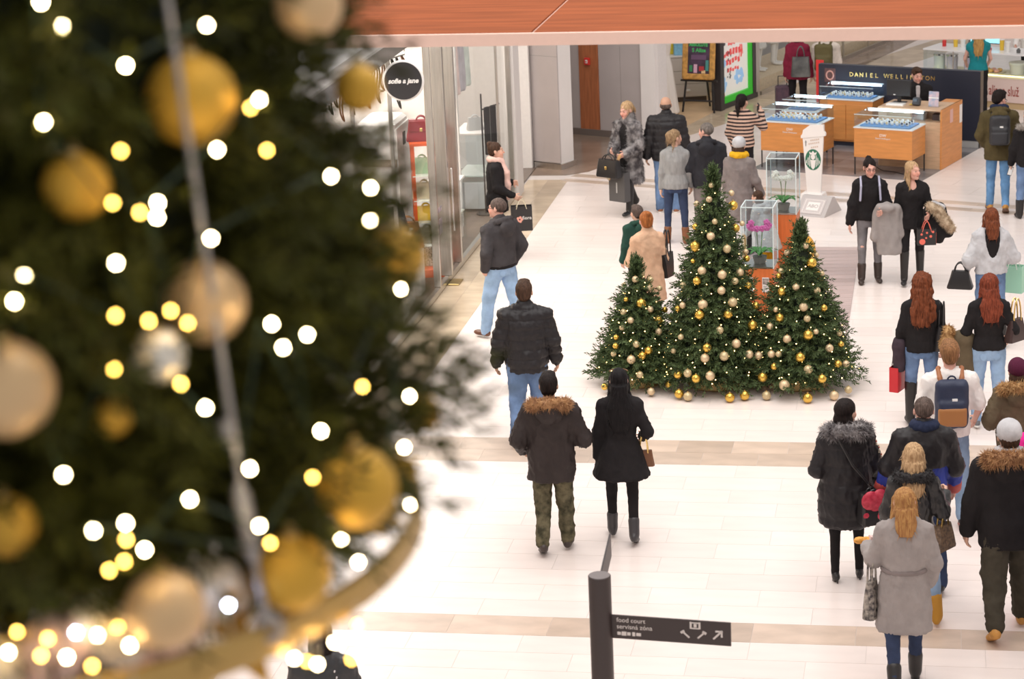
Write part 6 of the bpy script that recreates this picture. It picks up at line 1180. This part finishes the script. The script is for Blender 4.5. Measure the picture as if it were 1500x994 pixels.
p = done(Person('dark haired woman in black and beige striped sweater holding a phone to her ear', 1.67, -6, head=(1087, 138), fem=True, arms=((6, 12, 30, -10), (36, 34, 158, -12)), turn=-20, hairc=(.03, .02, .02), seed=10))
p.body(curl=(28, 45)).top('striped_sweater', m_stripe, .90, .030, (.07, .066, .052), amp=.007).legs_('trousers', K_black, (.084, .058, .046)).shoes(B_black).hair('pony', H_dark, .22)
w_ = p.wrist(1); t = empty('mobile_phone', (w_[0] - .035, w_[1], w_[2] - .01), .4, 'dark mobile phone held by the woman in striped sweater', 'phone'); MB().box((0, 0, 0), (.012, .075, .15), RX(.3), bev=.004).build('phone_body', M_black, t); MB().box((.007, 0, 0), (.003, .066, .13), RX(.3)).build('screen', mat('phone_glass', (.02, .02, .03), .1), t)
p = done(Person('woman in long grey coat with pale grey beanie and mustard yellow scarf', 1.68, -14, head=(1083, 203), fem=True, z0=.014, arms=((2, 9, 10, 3), (6, 16, 30, 10)), hairc=(.1, .06, .04), seed=11))
p.body().top('long_coat', K_greyd, .50, .032, (.070, .062, .052), flare=.04).legs_('trousers', K_black, (.08, .056, .045)).shoes(B_black, 'boot', .16).hair('bob', H_brown).beanie(K_ltgrey).scarf(K_yellow, .046, w=.092)
p = done(Person('brown haired child in grey coat with yellow trousers behind the pink orchid showcase', 1.22, 60, head=(1109, 281), fem=True, z0=.014, arms=((10, 10, 40, -10), (10, 30, 50, 20)), lean=14, hairc=(.1, .06, .04), seed=12, w=1.05))
p.body().top('coat', cloth('child_grey', (.40, .39, .39)), .62, .05, (.08, .072, .06), flare=.08, hood=True).legs_('trousers', K_yellow, (.1, .08, .07)).shoes(B_brown).hair('bob', H_brown, amp=.008)
t = empty('toy_ride', (-1.83, 31.0, .014), .3, 'yellow rounded ride-on toy beside the white orchid stand', 'toy'); V, Q = sdf_mesh([el((0, 0, .42), (.16, .2, .24)), el((-.1, -.25, .26), (.2, .22, .12)), bx((0, -.1, .12), (.18, .32, .10), None, .06)], .018); link('toy_shell', mesh_np('toy_shell', V, Q), mat('toy_yellow', (.75, .38, .04), .45), t)
for a_, b_ in ((-.17, .12), (.17, .12), (-.17, -.3), (.17, -.3)): MB().lathe([(.07, -.02), (.07, .02)], (a_, b_, .07), 14, R=RY(math.pi / 2)).build('wheel', M_black, t)
p = done(Person('red haired woman with bun in camel coat standing behind the smallest tree', 1.68, 34, head=(946, 310), fem=True, arms=((14, 12, 70, -20), (0, 12, 16, 4)), turn=-12, hairc=(.3, .1, .04), seed=13, skin='pink'))
p.body().top('camel_coat', K_beige, .58, .034, (.074, .066, .055), flare=.05, collar=.045).legs_('trousers', K_black, (.08, .056, .045)).shoes(B_black).hair('bun', H_ginger)
w_ = p.world(p.T((.27, -.02, .86))); t = handbag('handbag', 'black slouchy shoulder bag at the side of the camel coat', 'handbag', w_, p.yaw + .6, .26, .2, .3, .1, M_blackl, .06, tall=.3)
p = done(Person('child with brown hair in dark green jacket beside the red haired woman', 1.40, 40, head=(932, 301), arms=('down', 'down'), hairc=(.08, .05, .04), seed=14))
p.body().top('green_jacket', K_green, .80, .034, (.08, .07, .06), hood=True).legs_('trousers', K_black).shoes(B_black).hair('short', H_greyb, vol=.006)

# ------------------------------------------------------------------ two young women walking towards the camera
p = done(Person('young woman in black sweater and ripped grey jeans carrying a grey coat on her arm', 1.69, 186, head=(1274, 233), fem=True, arms=((6, 12, 82, -16), (2, 12, 4, 10)), legs=((2, -4, 2), (8, 2, 2)), turn=10, nod=10, hairc=(.06, .035, .03), seed=15, skin='pink'))
p.body().top('black_sweater', K_black, .90, .030, (.070, .078, .058), amp=.010).legs_('ripped_jeans', J_grey, (.088, .060, .045), amp=.003).shoes(B_dark, 'boot', .17, r=.053).hair('bun', H_dark); glasses(p)
for sd in (-1, 1):
    k = p.leg[0 if sd < 0 else 1][1]; MB().sphere(tuple((k + A_(0, .052, .03)) * p.S), .028, 8, 6, (1, .35, .8)).build('knee_rip', mat('knee_skin', SKIN['pink'], .6), p.root, True)
    V, Q = sdf_mesh(chain([p.T((sd * .12, -.08, 1.46)), p.T((sd * .125, .02, 1.50)), p.T((sd * .128, .145, 1.40)), p.T((sd * .14, .155, 1.2))], [.016] * 4, .008), .009); p.emit('rucksack_strap', V, Q, mat('strap_lilac', (.42, .42, .55), .6))
e = p.elbow(0, .75); t = sdf_thing('folded_coat', 'coat_cloth', 'grey wool coat draped over the arm of the woman in ripped jeans', 'coat', [el((0, 0, .03), (.15, .12, .07)), loft([-.62, -.5, -.2, .02], [.17, .17, .14, .10], [.09, .08, .07, .06], [.06, .05, .03, 0], k=.04), rc((.14, .02, .0), (.22, .04, -.35), .07, .06), rc((-.12, .0, -.02), (-.14, .02, -.38), .05, .06)], .0145, K_grey, .016, (16, 16, 7), pos=(e[0] + .03, e[1] - .03, e[2]), rz=0.1, seed=2)
p = done(Person('young woman with long blonde hair in black outfit carrying a fur trimmed coat', 1.65, 184, head=(1337, 239), fem=True, arms=((6, 14, 76, -6), (-4, 10, 2, 4)), legs=((-3, -10, 2), (10, 3, 2)), turn=42, hairc=(.3, .18, .08), seed=16, skin='pink'))
p.body().top('cardigan', K_black, .78, .022, (.058, .052, .044), neck=1.44, belt=1, prof=[(.80, .185, .14), (.95, .19, .14), (1.08, .15, .12), (1.3, .172, .14), (1.40, .15, .11), (1.43, .12, .08)], extra=[el(p.T((0, .13, 1.45)), (.085, .10, .085), None, 0, 's')]).legs_('trousers', K_black, (.084, .058, .042)).shoes(B_black, 'boot', .36, r=.05).hair('front', H_blonde, .24, amp=.006)
e = p.elbow(0, .7); t = sdf_thing('folded_coat', 'coat_cloth', 'black coat with pale lining draped over the arm of the long haired blonde', 'coat', [el((0, 0, .02), (.15, .11, .10)), loft([-.42, -.3, -.1, .03], [.10, .16, .17, .12], [.06, .09, .10, .08], k=.04), rc((.06, .02, .05), (.18, .0, -.28), .08, .07)], .0145, K_black, .012, (14, 14, 8), pos=(e[0] + .08, e[1], e[2]), seed=3)
V, Q = sdf_mesh(chain([(-.06, -.10, .10), (.05, -.13, .04), (.14, -.12, -.10), (.22, -.10, -.2)], [.055, .06, .06, .05], .02), .014); V += normals(V, Q) * (noise3(V, 26) * .012)[:, None]; W, T3 = spikes(V, Q, 1500, .04, .004, RNG, .3); link('fur_collar', mesh_np('fur_collar', np.concatenate([V, W]), Q, T3 + len(V)), F_cream, t)
MB().box((.04, -.04, .1), (.2, .06, .08), RY(.4), bev=.02).build('lining', K_ltgrey, t)
w_ = p.wrist(0); t = shopping_bag('gift_bag', 'small black gift bag with coral dots and coral handles held by the long haired blonde', (w_[0] - .02, w_[1] - .14, w_[2] - .34), .15, .24, .22, .09, M_black, mat('coral', (.80, .16, .11), .5), cat='bag')
for i, (x_, z_, r_) in enumerate(((-.06, .05, .04), (.05, .12, .018), (-.07, .15, .016), (.0, .17, .014), (.08, .18, .016), (-.01, .1, .014))): MB().lathe([(r_, 0), (r_, .004)], (x_, -.048, z_), 12, R=RX(math.pi / 2)).build('print_dot', mat('coral', (.8, .16, .11), .5), t)
MB().box((.122, 0, .09), (.004, .09, .16)).build('side_panel', mat('coral', (.8, .16, .11), .5), t)

# ------------------------------------------------------------------ right hand crowd
p = done(Person('man in olive parka with black backpack and blue jeans walking towards the food stall', 1.82, 2, head=(1464, 135), arms=((0, 16, 46, -18), (0, 16, 50, -18)), legs=((7, 0, 2), (-2, -24, 1)), turn=-38, nod=18, hairc=(.05, .03, .03), seed=17, skin='pink'))
p.body().top('parka', K_olive, .76, .036, (.082, .072, .058), hood=True, flare=.015).scarf(K_navy, .04, z=1.515).legs_('jeans', cloth('jeans_blue', (.13, .27, .48), var=.25, scale=5), (.092, .066, .054)).shoes(B_tan, 'boot', .10, sole=mat('sole_brown', (.15, .08, .05), .6), tuck=False).hair('short', H_dark, vol=.004); glasses(p)
backpack(p, 'black backpack worn by the man in olive parka', mat('pack_black', (.022, .022, .026), .6, bump=.2), mat('pack_black2', (.028, .028, .033), .6), M_watch)
p = done(Person('woman in black jacket with pale grey fur hood beside the olive parka man', 1.66, 10, head=(1508, 158), fem=True, arms=((6, 14, 20, 4), 'down'), hairc=(.1, .06, .04), seed=18))
p.body().top('jacket', K_black, .84, .034, (.076, .068, .056), hood=True).hood_fur(mat('fur_pale', (.5, .46, .42), .8, col2=(.25, .22, .2), scale=16), 1500).legs_('jeans', J_mid).shoes(B_black, 'boot', .2).hair('bob', H_brown)
w_ = p.wrist(0); t = empty('mobile_phone', (w_[0], w_[1] - .02, w_[2] - .05), .2, 'dark phone hanging from the hand of the woman in fur hooded black jacket', 'phone'); MB().box((0, 0, 0), (.07, .012, .14), RY(.3), bev=.004).build('phone_body', M_black, t); MB().box((0, -.007, 0), (.06, .003, .12), RY(.3)).build('screen', M_watch, t)
p = done(Person('woman with long auburn hair in pale grey batwing top with open black back', 1.69, 10, head=(1452, 307), fem=True, arms=((-6, 22, 34, 0), (6, 24, 74, 14)), legs=STEP, hairc=(.1, .04, .02), seed=19))
p.body().top('black_camisole', K_black, .95, .016, (.05, .044, .04), belt=1, sleeve=.2)
batw = [rc(p.T((sd * .10, 0, 1.43)), p.arm[i][1] + A_(0, 0, -.03), .065, .075, .06) for i, sd in ((0, -1), (1, 1))]
p.top('batwing_top', K_ltgrey, .93, .034, (.072, .078, .05), amp=.012, sleeve=.8, extra=batw + [rc(p.T((0, -.2, 1.50)), p.T((0, -.19, 1.13)), .10, .015, .0)[:0] or ('s', *rc(p.T((0, -.17, 1.54)), p.T((0, -.18, 1.04)), .15, .025, 0)[1:])])
p.legs_('jeans', J_mid, (.090, .062, .048)).shoes(B_black, 'boot', .16).hair('long', H_auburn, .25, .09)
e = p.elbow(0, .35); handbag('handbag', 'large black tote on the forearm of the woman in grey batwing top', 'handbag', (e[0] - .10, e[1], e[2] - .31), math.radians(-10), .20, .30, .22, .14, M_blackl, .07, tall=.12)
w_ = p.wrist(1); shopping_bag('shopping_bag', 'mint green paper shopping bag held by the woman in grey batwing top', (w_[0], w_[1] + .03, w_[2] - .46), math.radians(-20), .24, .34, .12, mat('bag_mint', (.36, .66, .50), .5), M_watch)
p = done(Person('woman with long curly dark red hair in black sweater and tall black boots', 1.69, 8, head=(1350, 405), fem=True, arms=((4, 12, 14, 4), (2, 14, 24, 4)), legs=((4, -4, 2), (-4, -18, 2)), hairc=(.1, .04, .02), seed=20))
p.body().top('black_sweater', K_black, .88, .022, (.060, .054, .046)).legs_('jeans', J_mid, (.094, .064, .048)).shoes(B_black, 'boot', .40, r=.062).hair('long', H_auburn, .44, .16, .022, name='curls', vol=.02)
e = p.world(p.T((.22, -.03, .90))); t = handbag('handbag', 'black leather shoulder bag of the curly haired woman', 'handbag', e, p.yaw + 1.3, .26, .30, .27, .11, M_blackl, .07, tall=.26)
w_ = p.wrist(0); shopping_bag('shopping_bag', 'glossy red shopping bag in the hand of the curly haired woman', (w_[0], w_[1], w_[2] - .38), 1.2, .26, .28, .10, mat('bag_red', (.55, .02, .03), .35), M_black)
t = sdf_thing('folded_jacket', 'jacket_cloth', 'dark patterned jacket over the arm of the curly haired woman', 'jacket', [el((0, 0, 0), (.08, .12, .09)), loft([-.3, -.1, .05], [.06, .08, .06], [.1, .12, .1])], .016, cloth('dark_pattern', (.05, .035, .045)), .012, pos=p.elbow(0, .7), seed=5)
p = done(Person('woman with wavy copper hair in black sweater and pale blue jeans', 1.71, 10, head=(1449, 405), fem=True, arms=((0, 18, 40, -2), (-16, 22, 52, -6)), legs=((6, -2, 2), (-4, -16, 2)), hairc=(.12, .04, .02), seed=21))
p.body().top('black_sweater', K_black, .92, .020, (.062, .056, .048), belt=1).legs_('jeans', J_light, (.096, .068, .056)).shoes(B_grey, sole=B_sole).hair('long', H_red, .38, .14, .012, vol=.008)
e = p.world(p.T((.29, -.03, 1.0))); t = handbag('handbag', 'dark brown shoulder bag with gold chain of the copper haired woman', 'handbag', e, p.yaw + .7, .20, .28, .24, .11, mat('leather_dkbrown', (.045, .022, .02), .35), .06, M_goldm, tall=.24)
e = p.elbow(0, .5); t = sdf_thing('folded_coat', 'coat_cloth', 'olive parka draped over the arm of the copper haired woman', 'coat', [el((0, 0, .0), (.13, .12, .10)), loft([-.62, -.4, -.1, .03], [.11, .13, .13, .10], [.09, .11, .11, .08], [.03, .02, 0, 0], k=.04)], .0155, K_olive2, .016, (14, 14, 6), pos=(e[0] - .03, e[1] - .02, e[2]), seed=6)
V, Q = sdf_mesh(chain([(-.14, -.06, .10), (-.17, -.10, -.02), (-.13, -.12, -.14)], [.06, .065, .05], .02), .014); V += normals(V, Q) * (noise3(V, 26) * .012)[:, None]; W, T3 = spikes(V, Q, 1300, .04, .004, RNG, .3); link('fur_collar', mesh_np('fur_collar', np.concatenate([V, W]), Q, T3 + len(V)), F_gold, t)
p = done(Person('ginger haired man in white t-shirt with navy and brown backpack', 1.82, 6, head=(1391, 503), arms=((4, 14, 20, 4), (0, 18, 48, -4)), legs=((4, -6, 3), (-6, -16, 3)), hairc=(.3, .14, .06), seed=22, skin='pink'))
p.body().top('white_tshirt', K_white, .86, .022, (.072, .072, .06), sleeve=.42, amp=.009).legs_('jeans', cloth('jeans_pale', (.22, .31, .44), var=.2, scale=5), (.098, .072, .062)).shoes(B_black, sole=mat('sole_red', (.35, .12, .10), .5)).hair('short', H_gbeard, vol=.004)
backpack(p, 'navy backpack with brown leather pocket and straps on the ginger haired man', mat('pack_navy', (.018, .026, .06), .6, bump=.2), mat('pack_brown', (.36, .15, .045), .55), M_watch, mat('strap_brown', (.34, .13, .05), .55), sc_=1.05)
p = done(Person('person in olive parka with golden fur hood and maroon beanie', 1.60, 10, head=(1490, 528), fem=True, arms=((-12, 26, 60, -10), (-4, 18, 60, -10)), hairc=(.1, .06, .04), seed=23))
p.body().top('parka', K_olive2, .66, .044, (.092, .084, .066), hood=True, amp=.012).hood_fur(F_gold, 3000, .045, .055).legs_('trousers', cloth('pink_trousers', (.70, .50, .42)), (.094, .07, .06)).shoes(B_brown, 'boot', .2).hair('bob', H_brown).beanie(K_maroon, ln=.012)
p = done(Person('tall man in black parka with brown fur hood, grey beanie and tan boots', 1.90, 8, head=(1478, 619), arms=((2, 15, 6, 8), (2, 15, 16, 4)), legs=((-12, -26, 4), (12, 4, 5)), w=1.14, hairc=(.1, .06, .04), seed=24))
p.body().top('parka', K_black, .74, .044, (.092, .082, .064), hood=True, amp=.006, flare=.01).hood_fur(F_tan, 3400, .048, .055).legs_('cargo_trousers', K_cargo, (.112, .09, .07), hem=.06, amp=.012).shoes(B_tan, 'boot', .12, tuck=False).hair('short', H_brown).beanie(K_ltgrey, ln=.004).scarf(K_ltgrey, .03, z=1.52)
p = done(Person('woman in long black puffer coat with grey fur collar, dark tights and high heels', 1.74, 12, head=(1239, 585), fem=True, arms=((-6, 20, 62, -34), (6, 20, 26, 14)), legs=((3, -3, 1), (6, 2, 3)), turn=-42, w=1.12, hairc=(.02, .015, .015), seed=25))
p.body().top('puffer_coat', K_blackp, .56, .036, (.082, .072, .058), flare=.05, quilt=.165, qamp=.007, amp=.010, prof=[(.555, .20, .16), (.60, .25, .20), (.72, .262, .21), (.9, .25, .20), (1.05, .222, .18), (1.2, .212, .175), (1.34, .21, .165), (1.43, .17, .13), (1.49, .09, .08)])
p.fur(F_grey, ring(p.T((0, -.03, 1.47)), .165, .13, .055, npR(RX(-.22)), .03, 18), 4200, .05, 'fur_collar').legs_('tights', K_black, (.074, .052, .038), amp=.002).shoes(B_black, 'heel', pit=34).hair('bob', H_dark, amp=.004, vol=.004)
V, Q = sdf_mesh(chain([p.T((-.10, -.20, 1.44)), p.T((.02, -.235, 1.2)), p.T((.16, -.21, 1.02)), p.T((.24, -.12, .92))], [.012] * 4, .006), .009)
e = p.world(p.T((.19, -.27, .66))); t = handbag('handbag', 'round black shoulder bag with red flower prints at the side of the puffer coat', 'handbag', e, p.yaw + .25, .24, .24, .30, .16, M_blackl, .05, tall=.05)
for a_, b_, r_ in ((-.05, .24, .09), (.04, .26, .08), (.0, .20, .07), (.06, .08, .05), (-.09, .10, .03)): MB().sphere((a_, -.07, b_), r_, 10, 7, (1, .35, 1)).build('flower_print', mat('flower_red', (.42, .012, .04), .5, col2=(.62, .06, .10), scale=22), t, True)
strap(t, [(0, 0, .28), (-.02, .05, .36)], M_blackl)
link('bag_strap', mesh_np('bag_strap', V * p.S, Q), M_blackl, p.root)
sh, ee, ww_, sd = p.arm[1]
for f_, k_ in ((.15, .02), (.4, .033), (.65, .02)):
    c_ = (sh + (ee - sh) * f_) * p.S
    for a in range(8): MB().sphere(tuple(c_ + A_(.078, -.03, 0) * p.S + A_(0, math.cos(a * .785), math.sin(a * .785)) * k_), .008, 6, 4).build('embroidery', mat('embroidery_cream', (.62, .54, .42), .6) if a % 3 else mat('embroidery_red', (.5, .08, .05), .6), p.top_o, True)
p = done(Person('bald man in black and blue padded jacket holding hands in the crowd', 1.80, 10, head=(1353, 585), arms=((6, 22, 18, 14), (2, 16, 26, 4)), legs=STEP, w=1.04, hairc=(.15, .1, .08), seed=26, skin='pink'))
p.body().top('padded_jacket', K_blue, .84, .034, (.080, .072, .058)); jb = p.top_o
p.top('jacket_yoke', K_blackp, 1.15, .042, (.090, .083, .072), collar=.06, sleeve=.58); p.top_o.parent = jb
for arm in p.arm:
    d_ = arm[2] - arm[1]; V, Q = sdf_mesh([rc(arm[1] + d_ * .78, arm[1] + d_ * 1.0, .068, .066, 0)], .012); p.emit('cuff', V, Q, mat('cuff_red', (.42, .06, .05), .6), jb)
p.legs_('trousers', J_dark, (.104, .08, .066)).shoes(B_black).hair('buzz', H_greyb).scarf(K_navy, .042, z=1.505)
p = done(Person('woman with long pale blonde hair in black leather jacket and mustard boots', 1.67, 4, head=(1338, 653), fem=True, arms=((2, 14, 30, 0), (-8, 20, 108, 8)), legs=((-2, -14, 2), (6, -2, 11)), hairc=(.3, .2, .1), seed=27))
p.body(curl=(28, 60)).top('leather_jacket', mat('jacket_leather', (.016, .015, .016), .35, bump=.3, bscale=50), .93, .028, (.072, .064, .054), collar=.03, amp=.010).fur(F_black, ring(p.T((0, -.03, 1.46)), .135, .11, .045, npR(RX(-.2)), .03, 16), 2200, .04, 'fur_collar').legs_('jeans', J_light, (.092, .064, .05)).shoes(mat('boot_mustard', (.52, .26, .03), .6), 'boot', .18, r=.058).hair('long', H_blonde, .34, .115, .007, vol=.004)
e = p.world(p.T((.26, -.06, .78))); handbag('handbag', 'brown checked handbag at the hip of the pale blonde woman', 'handbag', e, p.yaw + .9, .2, .26, .22, .12, mat('check_brown', (.20, .13, .08), .5, col2=(.07, .045, .03), scale=40), .05, M_goldm, tall=.12)
p = done(Person('blonde woman in belted light grey wool coat and dark jeans eating while walking', 1.72, 6, head=(1325, 713), fem=True, arms=((10, 18, 92, 6), (-6, 16, 30, -6)), legs=((-14, -34, 1), (12, 4, 1)), hairc=(.25, .15, .07), seed=28))
p.body(curl=(50, 28)).top('belted_coat', K_grey, .52, .030, (.074, .068, .058), belt=1, collar=.05, amp=.009, prof=[(.52, .235, .185), (.70, .222, .175), (.90, .212, .165), (1.0, .195, .152), (1.06, .180, .142), (1.12, .188, .150), (1.22, .198, .16), (1.34, .196, .158), (1.43, .162, .125), (1.49, .09, .08)]).skirt_belt(1.06, K_greyd, .068, .045).legs_('jeans', J_dark, (.088, .062, .048)).shoes(B_black, 'boot', .13, sole=B_black, r=.048).hair('long', hairm('honey', (.50, .28, .10), (.30, .13, .05)), .25, .10, .006)
V, Q = sdf_mesh([loft(np.array([1.425, 1.45, 1.52]) + p.dz, [.14, .125, .075], [.115, .105, .075], 0, -.02, .02)], .012); p.emit('collar', p.wrinkle(V, Q, .006), Q, K_grey, p.top_o)
w_ = p.wrist(0); t = empty('pastry', (w_[0], w_[1] + .02, w_[2] + .02), .4, 'golden pastry in a paper wrap held by the woman in light grey coat', 'pastry'); V, Q = sdf_mesh([el((0, 0, 0), (.07, .04, .028)), el((-.07, 0, .01), (.04, .035, .026))], .008); V += normals(V, Q) * (noise3(V, 50) * .004)[:, None]; link('crust', mesh_np('crust', V, Q), mat('crust', (.70, .32, .05), .6, var=.3, scale=30), t); MB().box((.05, -.01, .012), (.06, .06, .05), RY(.4), bev=.006).build('wrapper', mat('wrapper', (.74, .55, .52), .6), t)
e = p.world(p.T((-.27, .0, .62))); handbag('handbag', 'oval black and white floral bag at the side of the light grey coat', 'handbag', e, p.yaw + 1.1, .14, .18, .32, .1, mat('floral_bw', (.42, .38, .33), .6, col2=(.04, .035, .04), scale=26), .04, tall=.2)

# ------------------------------------------------------------------ kiosk, far people, stall, edges
p = done(Person('salesman in dark suit and pale shirt sitting behind the till counter', 1.74, 190, feet=(1340, 180), arms=((14, 10, 70, -26), (14, 10, 62, -20)), legs=((68, 6, 8), (68, 6, 8)), turn=14, nod=14, hairc=(.12, .07, .04), seed=29, skin='pink'))
hp_ = kp(2.08, -.70); p.pos[:] = (hp_[0], hp_[1], 0); p.root.location = [float(c) for c in p.pos]
p.body().top('suit_jacket', K_black, .82, .026, (.068, .060, .050), collar=.02).legs_('trousers', K_black).shoes(B_black).hair('short', H_brown)
V, Q = sdf_mesh([bx(p.T((0, .128, 1.36)), (.035, .028, .11), None, .02, 0)], .011); p.emit('shirt_front', V, Q, cloth('pale_shirt', (.55, .50, .50)))
t = empty('stool', (p.pos[0] - p.RZ[0, 1] * .02, p.pos[1] - p.RZ[1, 1] * .02, .0055), 0, 'black round stool under the salesman', 'stool'); zst = float((p.leg[0][0][2] - .115) * p.S) - .02
MB().lathe([(.17, zst - .05), (.18, zst - .03), (.17, zst)], n=20).build('seat', M_blackl, t, True); MB().lathe([(.025, .02), (.025, zst - .05)], n=10).build('column', M_chrome, t); MB().lathe([(.2, 0), (.2, .02)], n=20).build('foot_plate', M_chrome, t)
bp0 = G(1168, 66, 1.40); p = done(Person('woman in burgundy jacket and black trousers with a large shoulder bag near far shop windows', 1.68, -6, feet=(1165, 150), fem=True, arms=((2, 10, 8, 4), (0, 12, 8, 6)), legs=STEP, hairc=(.06, .04, .03), seed=30)); p.pos[:] = (bp0[0], bp0[1], 0); p.root.location = [float(c) for c in p.pos]
p.body().top('burgundy_jacket', K_burg, .80, .028, (.066, .060, .05), flare=.025).legs_('trousers', K_black, (.088, .064, .056)).shoes(B_black).hair('bob', H_dark)
e = p.world(p.T((.10, -.24, .88))); handbag('handbag', 'large grey and black shoulder bag on the back of the burgundy jacket', 'handbag', e, p.yaw + .1, .30, .34, .36, .14, mat('bag_greyblack', (.05, .05, .05), .4, col2=(.16, .16, .15), scale=4), .07, tall=.2)
w_ = p.wrist(0); t = empty('trolley_case', (w_[0] - .06, w_[1], 0.004), .2, 'dark purple wheeled trolley bag pulled by the woman in burgundy', 'trolley'); MB().box((0, 0, .36), (.26, .2, .58), bev=.03).build('case_body', mat('trolley_purple', (.05, .03, .05), .6, col2=(.10, .05, .07), scale=14), t); MB().tube([(-.08, 0, .64), (-.08, 0, .82), (.08, 0, .82), (.08, 0, .64)], .01, 6).build('pull_handle', M_black, t, True)
for sd in (-1, 1): MB().lathe([(.035, -.015), (.035, .015)], (sd * .1, 0, .036), 12, R=RY(math.pi / 2)).build('wheel', M_black, t)
q_ = G(1210, 64, 1.42); p = done(Person('person in cream jacket with large olive backpack behind the navy kiosk wall', 1.72, -10, feet=(1220, 120), arms=('down', 'down'), seed=31)); p.pos[:] = (q_[0], q_[1], 0); p.root.location = [float(c) for c in p.pos]
p.body().top('cream_jacket', cloth('cream', (.68, .60, .53)), .82, .03, (.074, .066, .054)).legs_('trousers', cloth('sand', (.55, .46, .4))).shoes(B_brown).hair('short', H_brown); backpack(p, 'large olive green backpack on the person in cream jacket', mat('pack_olive', (.11, .09, .03), .7, bump=.3), mat('pack_olive2', (.09, .075, .025), .7), sc_=1.15)
q_ = G(1433, 66, 1.34); p = done(Person('woman with long golden hair in teal sleeveless top and black trousers at the food stall', 1.68, 2, feet=(1433, 165), fem=True, arms=((20, 14, 60, -6), (20, 14, 60, -6)), hairc=(.2, .12, .05), seed=32, skin='pink')); p.pos[:] = (q_[0], q_[1], 0); p.root.location = [float(c) for c in p.pos]
p.body().top('teal_top', K_teal, .93, .014, (.055, .046, .04), sleeve=.12, belt=1, amp=.004).legs_('trousers', K_black, (.09, .064, .05)).shoes(B_black).hair('long', hairm('golden', (.55, .33, .11), (.32, .17, .06)), .42, .11, .008)
for i, (sx_, sy_, k_, lb) in enumerate(((1.6, 1.25, K_white, 'stall worker in white shirt behind the food stall'), (2.45, 1.35, K_black, 'stall worker in black shirt behind the food stall'))):
    p = done(Person(lb, 1.74, math.degrees(s_an) + 180, feet=(1460, 120), arms=((20, 12, 70, -10), (20, 12, 66, -20)), seed=33 + i, skin='pink')); v_ = sp_(sx_, sy_, 0); p.pos[:] = v_; p.root.location = [float(c) for c in v_]
    p.body().top('shirt', k_, .86, .022, (.064, .058, .048)).legs_('trousers', K_black).shoes(B_black).hair('short', H_brown)
p = done(Person('person in black leather jacket with studded strap passing under the golden hoop', 1.72, 14, head=(468, 912), fem=True, arms=((4, 16, 30, 0), (2, 18, 34, 6)), hairc=(.03, .02, .02), seed=36, legs=STEP))
p.body().top('leather_jacket', mat('jacket_leather2', (.03, .031, .034), .4, bump=.3, bscale=40), .84, .034, (.08, .072, .058), collar=.04).legs_('trousers', K_black).shoes(B_black, 'boot', .2).hair('bob', H_dark)
for k_ in range(6): MB().sphere(tuple(p.T((.09 + .012 * k_, -.16, 1.42 - .05 * k_)) * p.S), .01, 6, 4).build('stud', M_chrome, p.top_o)
q_ = G(1494, 905); shopping_bag('shopping_bag', 'bright blue shopping bag beside the tall man in black parka', (q_[0] + .16, q_[1] + .05, .25), .5, .34, .42, .16, mat('bag_blue', (.02, .10, .42), .4), M_black)
p = done(Person('woman in blue coat carrying the bright blue bag', 1.64, 12, feet=(1575, 960), fem=True, arms=((6, 14, 12, 6), 'down'), seed=37, legs=STEP)); p.body().top('coat', K_blue, .7, .03, flare=.03).legs_('trousers', J_dark).shoes(B_black).hair('bob', H_brown)
p = done(Person('girl in bright pink jacket beside the tall man in grey beanie', 1.30, 12, head=(1519, 602), fem=True, arms=(('down'), 'down'), seed=38)); p.body().top('pink_jacket', cloth('hot_pink', (.80, .03, .30)), .76, .05, (.085, .078, .064), hood=True).legs_('trousers', J_dark).shoes(B_black).hair('bob', H_brown)
